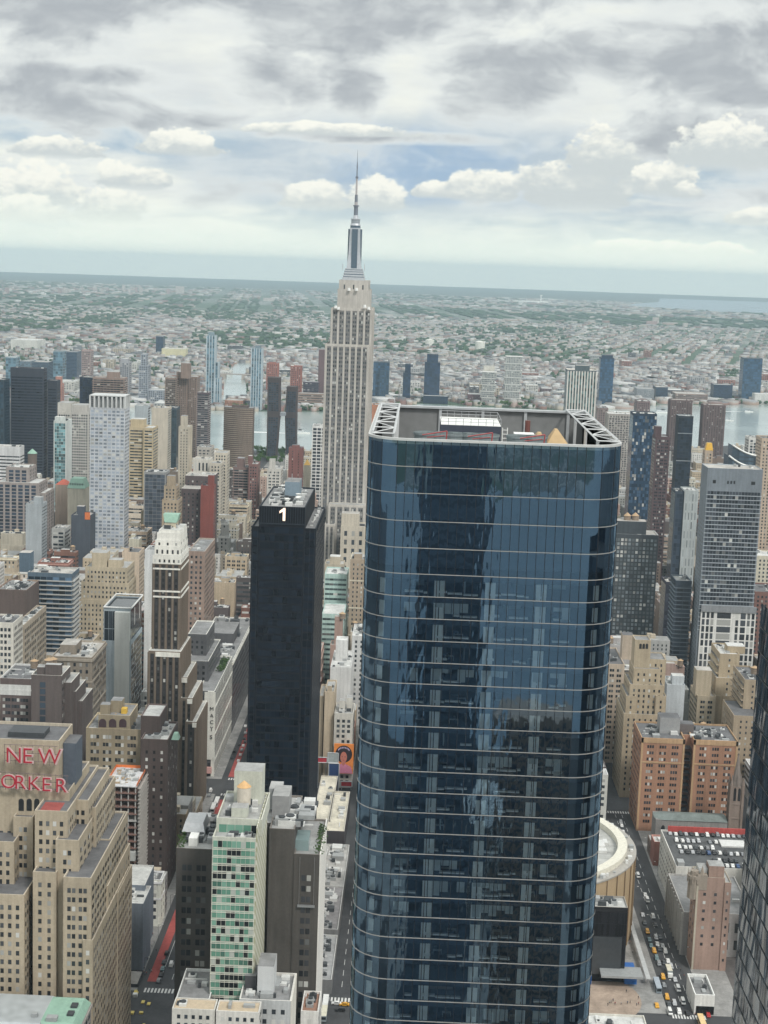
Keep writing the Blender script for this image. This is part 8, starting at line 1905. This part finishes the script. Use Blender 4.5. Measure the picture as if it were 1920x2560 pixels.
# traffic on the street right of the arena, read off the photograph
TRF = [(488, 250, 'van', 'white'), (552, 418, 'sedan', 'white'), (572, 470, 'van', 'white'), (530, 600, 'sedan', 'silver'), (622, 615, 'suv', 'white'), (548, 672, 'sedan', 'dark'), (572, 752, 'suv', 'yellow'), (645, 690, 'sedan', 'black'), (590, 822, 'sedan', 'teal'), (648, 805, 'suv', 'silver'), (660, 862, 'sedan', 'white'), (686, 800, 'sedan', 'dark'), (605, 876, 'sedan', 'teal'), (632, 925, 'suv', 'yellow'), (708, 878, 'sedan', 'silver'), (680, 908, 'sedan', 'dark'), (732, 928, 'suv', 'white'), (655, 990, 'suv', 'teal'), (676, 1040, 'suv', 'grey'), (757, 1015, 'sedan', 'white'), (722, 1030, 'sedan', 'dark'), (785, 1066, 'suv', 'silver'), (712, 1160, 'suv', 'yellow'), (820, 1182, 'sedan', 'silver'), (722, 1232, 'sedan', 'grey'), (850, 1270, 'van', 'white'), (748, 1342, 'suv', 'yellow'), (815, 1396, 'suv', 'silver'), (893, 1386, 'van', 'white'), (766, 1404, 'sedan', 'dark'), (657, 1416, 'sedan', 'yellow'), (775, 1478, 'van', 'white'), (858, 1474, 'suv', 'white'), (934, 1486, 'sedan', 'black'), (1120, 1500, 'sedan', 'red'),
       (425, 70, 'sedan', 'silver'), (437, 118, 'sedan', 'white'), (418, 38, 'sedan', 'dark'), (452, 152, 'suv', 'black'), (462, 190, 'sedan', 'dark'), (405, 10, 'sedan', 'white'), (392, -30, 'sedan', 'silver'), (380, -64, 'suv', 'white'), (372, -92, 'sedan', 'dark'), (362, -118, 'suv', 'silver'), (352, -150, 'sedan', 'white'), (346, -176, 'sedan', 'dark'), (340, -205, 'sedan', 'white'), (332, -236, 'suv', 'silver')]
recs = []; pos = []
for (zx, zy, kd, colr) in TRF:
    px, py = 1460+zx/3.606, 2120+zy/3.606; p = atz(px, py, .8); pos.append(p)
side = {'yellow': 'taxi'}
by = {}
for k, ((zx, zy, kd, colr), p) in enumerate(zip(TRF, pos)): by.setdefault((kd, colr), []).append((p[0], k))
WORD = ['nearest', 'second', 'third', 'fourth', 'fifth', 'sixth', 'seventh', 'eighth', 'ninth', 'tenth', 'eleventh', 'twelfth']
for (kd, colr), L in by.items():
    L.sort()
    for n, (d, k) in enumerate(L):
        nm = 'yellow taxi' if colr == 'yellow' else f'{colr} {CK[kd]}'
        typ = ' (low saloon)' if (colr == 'yellow' and kd == 'sedan') else ''
        where = 'in the taxi street by the arena'
        lab = f'{nm}{typ} {where}'+(f', {WORD[n]} up from the bottom crossing' if len(L) > 1 else '')
        p = pos[k]; vehicle(kd, colr, p[0], p[1], .05, math.pi if kd != 'x' else 0, lab, 'taxi' if colr == 'yellow' else 'van' if kd == 'van' else 'car', 'vehicles in the taxi street')
def big_vehicle(name, label, cat, px, py, body, roofc, L_=11, w_=1.3, h=3.1, win=True, rz=0.0, z=.05):
    p = atz(px, py, 1.5); t = thing(name, label, cat, (p[0], p[1], z)); x, y = p[0], p[1]
    q = MB(); q.box(x-L_/2, y-w_, z+.35, x+L_/2, y+w_, z+h, 0, 1); q.build('body', [plain('veh '+label[:14], body, .4), plain('vehroof '+label[:14], roofc, .5)], t)
    if win:
        q = MB(); q.box(x-L_/2+.3, y-w_-.03, z+1.5, x+L_/2-.3, y-w_-.005, z+2.5); q.box(x-L_/2+.3, y+w_+.005, z+1.5, x+L_/2-.3, y+w_+.03, z+2.5); q.box(x-L_/2-.03, y-w_+.2, z+1.3, x-L_/2-.005, y+w_-.2, z+2.6); q.build('windows', CGL, t)
    else:
        q = MB(); q.box(x-L_/2-1.7, y-w_+.1, z+.4, x-L_/2-.05, y+w_-.1, z+2.3); q.build('cab', WHITE, t)
    for sx in (-L_*.32, L_*.32):
        for sy in (-w_+.1, w_-.1): o = bpy.data.objects.new('wheel', WHEEL); link(o, t); o.location = (sx, sy, .45); o.scale = (1.35, 1.3, 1.35)
U_ = lambda zx, zy: (1460+zx/3.606, 2120+zy/3.606)
big_vehicle('box_truck', 'white box truck with a cream roof in the taxi street traffic', 'truck', *U_(765, 1108), (.25, .27, .27), (.66, .62, .50), 7.5, 1.25, 3.3, False)
big_vehicle('bus', 'grey city bus beside the plaza kerb in the taxi street', 'bus', *U_(662, 1240), (.26, .31, .35), (.36, .41, .46), 12)
big_vehicle('bus', 'orange-roofed bus at the bottom crossing of the taxi street', 'bus', *U_(1062, 1572), (.6, .42, .2), (.72, .52, .26), 11)
V6 = lambda zx, zy: (440+zx/3.456, 1600+zy/3.456)
big_vehicle('bus', 'white-roofed bus on the red-lane street, nearer of the pair', 'bus', *V6(322, 1452), (.5, .52, .52), (.74, .74, .72), 12)
big_vehicle('bus', 'white-roofed bus on the red-lane street, farther of the pair', 'bus', *V6(352, 1400), (.5, .52, .52), (.74, .74, .72), 12)
V8 = lambda zx, zy: (440+zx/3.456, 2060+zy/3.456)
big_vehicle('bus', 'white-topped bus on the avenue at the foot of the brown block', 'bus', *V8(1292, 1545), (.35, .38, .4), (.72, .72, .7), 11)
big_vehicle('bus', 'cream-topped bus on the avenue below the white-topped one', 'bus', *V8(1280, 1640), (.3, .34, .36), (.66, .63, .5), 11)
for (zx, zy, kd, colr, lab) in ((1455, 1555, 'sedan', 'yellow', 'yellow taxi crossing the avenue beside the blue tower'), (1420, 1602, 'suv', 'black', 'black car on the avenue beside the blue tower, below the yellow taxi'), (1385, 1545, 'sedan', 'white', 'white car on the avenue right of the white-topped bus'), (1240, 1690, 'sedan', 'silver', 'silver car on the avenue at the bottom edge')):
    p = atz(*V8(zx, zy), .8); vehicle(kd, colr, p[0], p[1], .05, math.pi/2, lab, 'taxi' if colr == 'yellow' else 'car', 'cars on the avenue')
R34 = [(600, 740, 'sedan', 'white'), (600, 800, 'sedan', 'silver'), (592, 850, 'sedan', 'black'), (598, 880, 'suv', 'dark'), (582, 910, 'sedan', 'white'), (570, 948, 'suv', 'silver'), (556, 990, 'sedan', 'white'), (540, 1040, 'sedan', 'white'), (552, 900, 'sedan', 'black'), (486, 1010, 'sedan', 'dark'), (505, 960, 'suv', 'black'), (300, 1300, 'van', 'white'), (290, 1340, 'suv', 'grey')]
R7 = [(1442, 1112, 'suv', 'black'), (1418, 1188, 'sedan', 'dark'), (1406, 1245, 'sedan', 'teal'), (1392, 1298, 'sedan', 'black'), (1372, 1350, 'suv', 'grey'), (1480, 1212, 'van', 'white')]
recs = [(*V6(a, c), k, co) for (a, c, k, co) in R34]+[(a/3.456, 2060+c/3.456, k, co) for (a, c, k, co) in R7]
by = {}
for (px, py, k, co) in recs: p = atz(px, py, .8); by.setdefault((k, co), []).append((p[0], p[1]))
for (k, co), L in by.items():
    L.sort()
    for n, (x, y) in enumerate(L): vehicle(k, co, x, y, .05, 0, f'{co} {CK[k]} beside the red bus lane'+(f', {WORD[n]} up from its lower crossing' if len(L) > 1 else ''), 'van' if k == 'van' else 'car', 'cars along the red bus lane')
# cars on the open parking roof, in ranks
pk = random.Random(12); RK = ['front', 'second', 'third', 'fourth', 'fifth', 'rear']; CN = ['first', 'second', 'third', 'fourth', 'fifth', 'sixth', 'seventh', 'eighth', 'ninth', 'tenth', 'eleventh', 'twelfth', 'thirteenth', 'fourteenth', 'fifteenth', 'sixteenth', 'seventeenth', 'eighteenth', 'nineteenth', 'twentieth', 'twenty first', 'twenty second', 'twenty third', 'twenty fourth', 'last']
for ri, (x, ya, yb) in enumerate(((811, -159, -212), (818, -162, -184), (829, -152, -214), (836.5, -152, -172), (846, -152, -174), (857, -150, -214))):
    y = ya; n = 0
    while y > yb:
        n += 1
        if pk.random() < .87:
            co = pk.choices(['white', 'silver', 'black', 'dark', 'grey', 'blue', 'red'], [8, 4, 4, 3, 3, 1, .5])[0]; kd = pk.choice(('sedan', 'suv', 'sedan'))
            vehicle(kd, co, x+pk.uniform(-.5, .5), y, PKZ+.03, pk.choice((0, math.pi))+pk.gauss(0, .05), f'{co} {CK[kd]} in the {RK[ri]} rank on the parking roof, {CN[n-1]} bay from left', 'car', 'cars on the parking roof')
        y -= 2.75+pk.uniform(0, .5)

# ------------------------------------------------------------------ people, one continuous skinned body each
def person_mesh(stride, arm, seed):
    bm = bmesh.new(); J = {'pelvis': (0, 0, .92), 'chest': (.01, 0, 1.32), 'neck': (.02, 0, 1.5), 'head': (.03, 0, 1.66), 'crown': (.03, 0, 1.75)}
    for s, n in ((1, 'l'), (-1, 'r')):
        st_ = stride*s; J['hip'+n] = (0, .09*s, .88); J['knee'+n] = (.02+st_*.55, .10*s, .49); J['ankle'+n] = (st_-.03, .10*s, .09); J['toe'+n] = (st_+.15, .11*s, .04)
        J['sho'+n] = (0, .19*s, 1.42); J['elb'+n] = (-.05-st_*arm*.4, .25*s, 1.13); J['hand'+n] = (.06-st_*arm, .24*s, .88); J['fin'+n] = (.08-st_*arm, .24*s, .78)
    E_ = [('pelvis', 'chest'), ('chest', 'neck'), ('neck', 'head'), ('head', 'crown')]
    for n in 'lr': E_ += [('pelvis', 'hip'+n), ('hip'+n, 'knee'+n), ('knee'+n, 'ankle'+n), ('ankle'+n, 'toe'+n), ('chest', 'sho'+n), ('sho'+n, 'elb'+n), ('elb'+n, 'hand'+n), ('hand'+n, 'fin'+n)]
    RD = {'pelvis': .15, 'chest': .16, 'neck': .065, 'head': .10, 'crown': .07, 'hip': .105, 'knee': .07, 'ankle': .05, 'toe': .045, 'sho': .075, 'elb': .05, 'hand': .042, 'fin': .025}
    names = list(J); me = bpy.data.meshes.new('person'); me.from_pydata([J[n] for n in names], [(names.index(a), names.index(c)) for a, c in E_], [])
    ob = bpy.data.objects.new('tmp', me); COL.objects.link(ob); md = ob.modifiers.new('skin', 'SKIN'); 
    for i, n in enumerate(names):
        r = RD.get(n, RD.get(n[:-1], .08)); me.skin_vertices[0].data[i].radius = (r, r)
    me.skin_vertices[0].data[0].use_root = True
    sb = ob.modifiers.new('sub', 'SUBSURF'); sb.levels = 1; dg = bpy.context.evaluated_depsgraph_get(); dg.update(); ev = ob.evaluated_get(dg); out = bpy.data.meshes.new_from_object(ev); bpy.data.objects.remove(ob)
    return out
def cloth_mat(name, top, leg):
    def f(q, bs, m):
        tcn = q.n('ShaderNodeTexCoord').outputs['Object']; s = q.n('ShaderNodeSeparateXYZ'); q.put(s.inputs[0], tcn)
        c = q.mix(q.m('GREATER_THAN', s.outputs[2], .93), leg, top); c = q.mix(q.m('GREATER_THAN', s.outputs[2], 1.49), c, (.42, .26, .19)); c = q.mix(q.m('GREATER_THAN', s.outputs[2], 1.69), c, (.03, .02, .015))
        c = q.mix(q.m('LESS_THAN', s.outputs[2], .09), c, (.02, .02, .02)); q.put(bs.inputs['Base Color'], c); bs.inputs['Roughness'].default_value = .9
    return mat(name, f)
PV = []
for i, (st_, ar, top, leg, desc) in enumerate(((.26, .8, (.03, .03, .035), (.02, .02, .025), 'dark coat'), (.05, .3, (.06, .08, .14), (.03, .03, .04), 'navy jacket'), (.22, .8, (.25, .05, .05), (.04, .045, .06), 'red top'), (.2, .7, (.4, .4, .38), (.05, .05, .06), 'pale top'))):
    me = person_mesh(st_, ar, i); me.materials.append(cloth_mat('clothes '+desc, top, leg)); PV.append((me, desc, 'walking' if st_ > .1 else 'standing'))
def person(x, y, z, v, rz, label, grp):
    o = bpy.data.objects.new('person', PV[v][0]); COL.objects.link(o); o.location = (x, y, z); o.rotation_euler = (0, 0, rz); ORG[o.name] = (x, y, z); tag(o, label, 'person', grp)
pp = random.Random(6)
PLZ = [(440, 935), (512, 955), (480, 1118), (466, 1165), (382, 1290), (490, 1350), (215, 1412), (245, 1385), (280, 1402), (262, 1372), (392, 1395), (416, 1388), (474, 1412), (492, 1402), (420, 735), (415, 850), (335, 1400), (230, 1390), (480, 1170)]
SWK = [(820, 1030), (902, 1152), (960, 1400), (985, 1440), (975, 1470), (700, 720), (716, 760), (740, 830), (870, 1100), (925, 1260), (1000, 1500), (950, 1340), (845, 1075), (690, 650)]
N34 = [(1278, 1140), (1302, 1150), (1275, 1168), (1312, 1050), (1332, 1018), (1246, 1240), (1252, 1300), (1290, 1262), (1265, 1290), (1310, 1270), (1240, 1280), (1188, 1280), (1350, 1090), (1320, 950), (1225, 1320)]
for (pts, fn, where, grp, zz) in ((PLZ, U_, 'on the plaza by the arena', 'people on the plaza', .2), (SWK, U_, 'on the pavement of the taxi street', 'people on the taxi street pavement', .17), (N34, lambda a, c: (a/3.456, 2060+c/3.456), 'beside the red bus lane', 'people beside the red bus lane', .17)):
    by = {}
    for (a, c) in pts: p = atz(*fn(a, c), .9); v = pp.choice((0, 0, 1, 2, 3)); by.setdefault(v, []).append((p[0], p[1]))
    for v, L in by.items():
        L.sort()
        for n, (x, y) in enumerate(L): person(x, y, zz, v, pp.uniform(0, 6.28), f'person in {PV[v][1]} {PV[v][2]} {where}'+(f', {WORD[n]} from the bottom' if len(L) > 1 else ''), grp)

# ------------------------------------------------------------------ trees one can tell apart
def tree_mesh(seed, h, r):
    rr = random.Random(seed); tk = MB(); tk.frustum(0, 0, 0, h*.55, .28, .13, 7)
    cl = []
    for k in range(6):
        a = rr.uniform(0, 6.28); e = (r*.6*math.cos(a), r*.6*math.sin(a), h*rr.uniform(.5, .8)); tk.beam((0, 0, h*rr.uniform(.3, .5)), e, .08); cl.append(e)
    cl += [(rr.gauss(0, r*.4), rr.gauss(0, r*.4), h*rr.uniform(.5, .92)) for _ in range(9)]; q = MB()
    for c in cl:
        R_ = r*rr.uniform(.28, .5)
        for _ in range(46):
            d = Vector((rr.gauss(0, 1), rr.gauss(0, 1), rr.gauss(0, .8))).normalized()*R_*rr.uniform(.6, 1.05); p = Vector(c)+d; s = rr.uniform(.25, .55); n = (d.normalized()+Vector((rr.gauss(0, .5), rr.gauss(0, .5), rr.gauss(0, .5)))).normalized(); a = n.orthogonal().normalized()*s; b_ = n.cross(a)
            q.quad(tuple(p-a-b_), tuple(p+a-b_), tuple(p+a+b_), tuple(p-a+b_))
    m1 = bpy.data.meshes.new('trunk'); m1.from_pydata(tk.v, [], tk.f); m1.materials.append(plain('bark', (.09, .07, .05), .9)); m2 = bpy.data.meshes.new('crown'); m2.from_pydata(q.v, [], q.f); m2.materials.append(LEAF); return m1, m2
TM = [tree_mesh(s, 14, 5.5) for s in range(4)]; TS = [tree_mesh(10+s, 8, 3) for s in range(2)]
def tree(x, y, ms, sc, rz, label, grp): t = thing('tree', label, 'tree', (x, y, .1), grp); t.scale = (sc, sc, sc); t.rotation_euler = (0, 0, rz); link(bpy.data.objects.new('trunk', ms[0]), t); link(bpy.data.objects.new('crown', ms[1]), t)
tr = random.Random(31); PK = []
for k in range(900):
    if len(PK) >= 64: break
    px, py = tr.uniform(566, 728), tr.uniform(1118, 1150); p = atz(px, py, 9); x, y = p[0], p[1]
    if any(math.hypot(x-a, y-c) < 8 for a, c in PK) or any(h[0] < x+5 and h[1] > x-5 and h[2] < y+5 and h[3] > y-5 for h in HEROES if h[1]-h[0] < 300): continue
    PK.append((x, y))
rows = sorted(PK)
for n, (x, y) in enumerate(rows):
    px, py = proj((x, y, 10)); tree(x, y, TM[n % 4], tr.uniform(.8, 1.15), tr.uniform(0, 6), 'bright green park tree in the grove before the river', 'park trees before the river')
for (px, py, lab) in ((304, 2478, 'small green street tree at the foot of the cream setback hotel'), (612, 1004, None), ):
    if lab: p = atz(px, py, 5); tree(p[0], p[1], TS[0], 1.2, 1, lab, None)
BK = []
for k in range(500):
    if len(BK) >= 46: break
    y = tr.uniform(-300, 900); xs = np.interp(y, [p[1] for p in far_shore], [p[0] for p in far_shore]); x = xs+tr.uniform(8, 40)
    if not land(x, y) or overlaps(x-6, x+6, y-6, y+6): continue
    BK.append((x, y))
for n, (x, y) in enumerate(BK): tree(x, y, TM[n % 4], tr.uniform(.7, 1.2), tr.uniform(0, 6), 'green tree lining the far river bank', 'trees lining the far bank')
def furniture():
    lm = MB(); lm.beam((0, 0, 0), (0, 0, 8.5), .09, 0, 6); lm.beam((0, 0, 8.4), (0, 2.0, 8.9), .06, 0, 5); pm = bpy.data.meshes.new('post'); pm.from_pydata(lm.v, [], lm.f); pm.materials.append(DARKMETAL); hm = MB(); hm.box(-.18, 1.7, 8.75, .18, 2.5, 8.95, bottom=True); h_ = bpy.data.meshes.new('lamp_head'); h_.from_pydata(hm.v, [], hm.f); h_.materials.append(UNITW)
    for (yy, rz, where, g_) in ((-125.6, math.pi, 'on the plaza side', 'lamps plaza side'), (-144.4, 0, 'on the car park side', 'lamps far kerb'), (121.2, math.pi, 'on the red bus lane kerb', 'lamps red lane')):
        for n, x in enumerate(range(704, 900, 38)):
            t = thing('street_lamp', f'dark street lamp {where}, {WORD[n]} up from the bottom crossing', 'street lamp', (x, yy, .1), 'street lamps'); t.rotation_euler = (0, 0, rz); link(bpy.data.objects.new('post', pm), t); link(bpy.data.objects.new('lamp_head', h_), t)
furniture()

# ------------------------------------------------------------------ the air between
hb = MB(); hb.box(-11500, -14500, -1.0, 34500, 20500, 470.0, bottom=True)
hz_ = hb.build('haze', bpy.data.materials.new('haze')); hm = hz_.data.materials[0]; hm.use_nodes = True; hn = hm.node_tree; hn.nodes.clear()
pvol = hn.nodes.new('ShaderNodeVolumePrincipled'); ho = hn.nodes.new('ShaderNodeOutputMaterial'); hn.links.new(pvol.outputs[0], ho.inputs['Volume'])
pvol.inputs['Color'].default_value = (.70, .90, 1.0, 1); pvol.inputs['Density'].default_value = 4.3e-5; pvol.inputs['Anisotropy'].default_value = 0.0
hz_['kind'] = 'stuff'
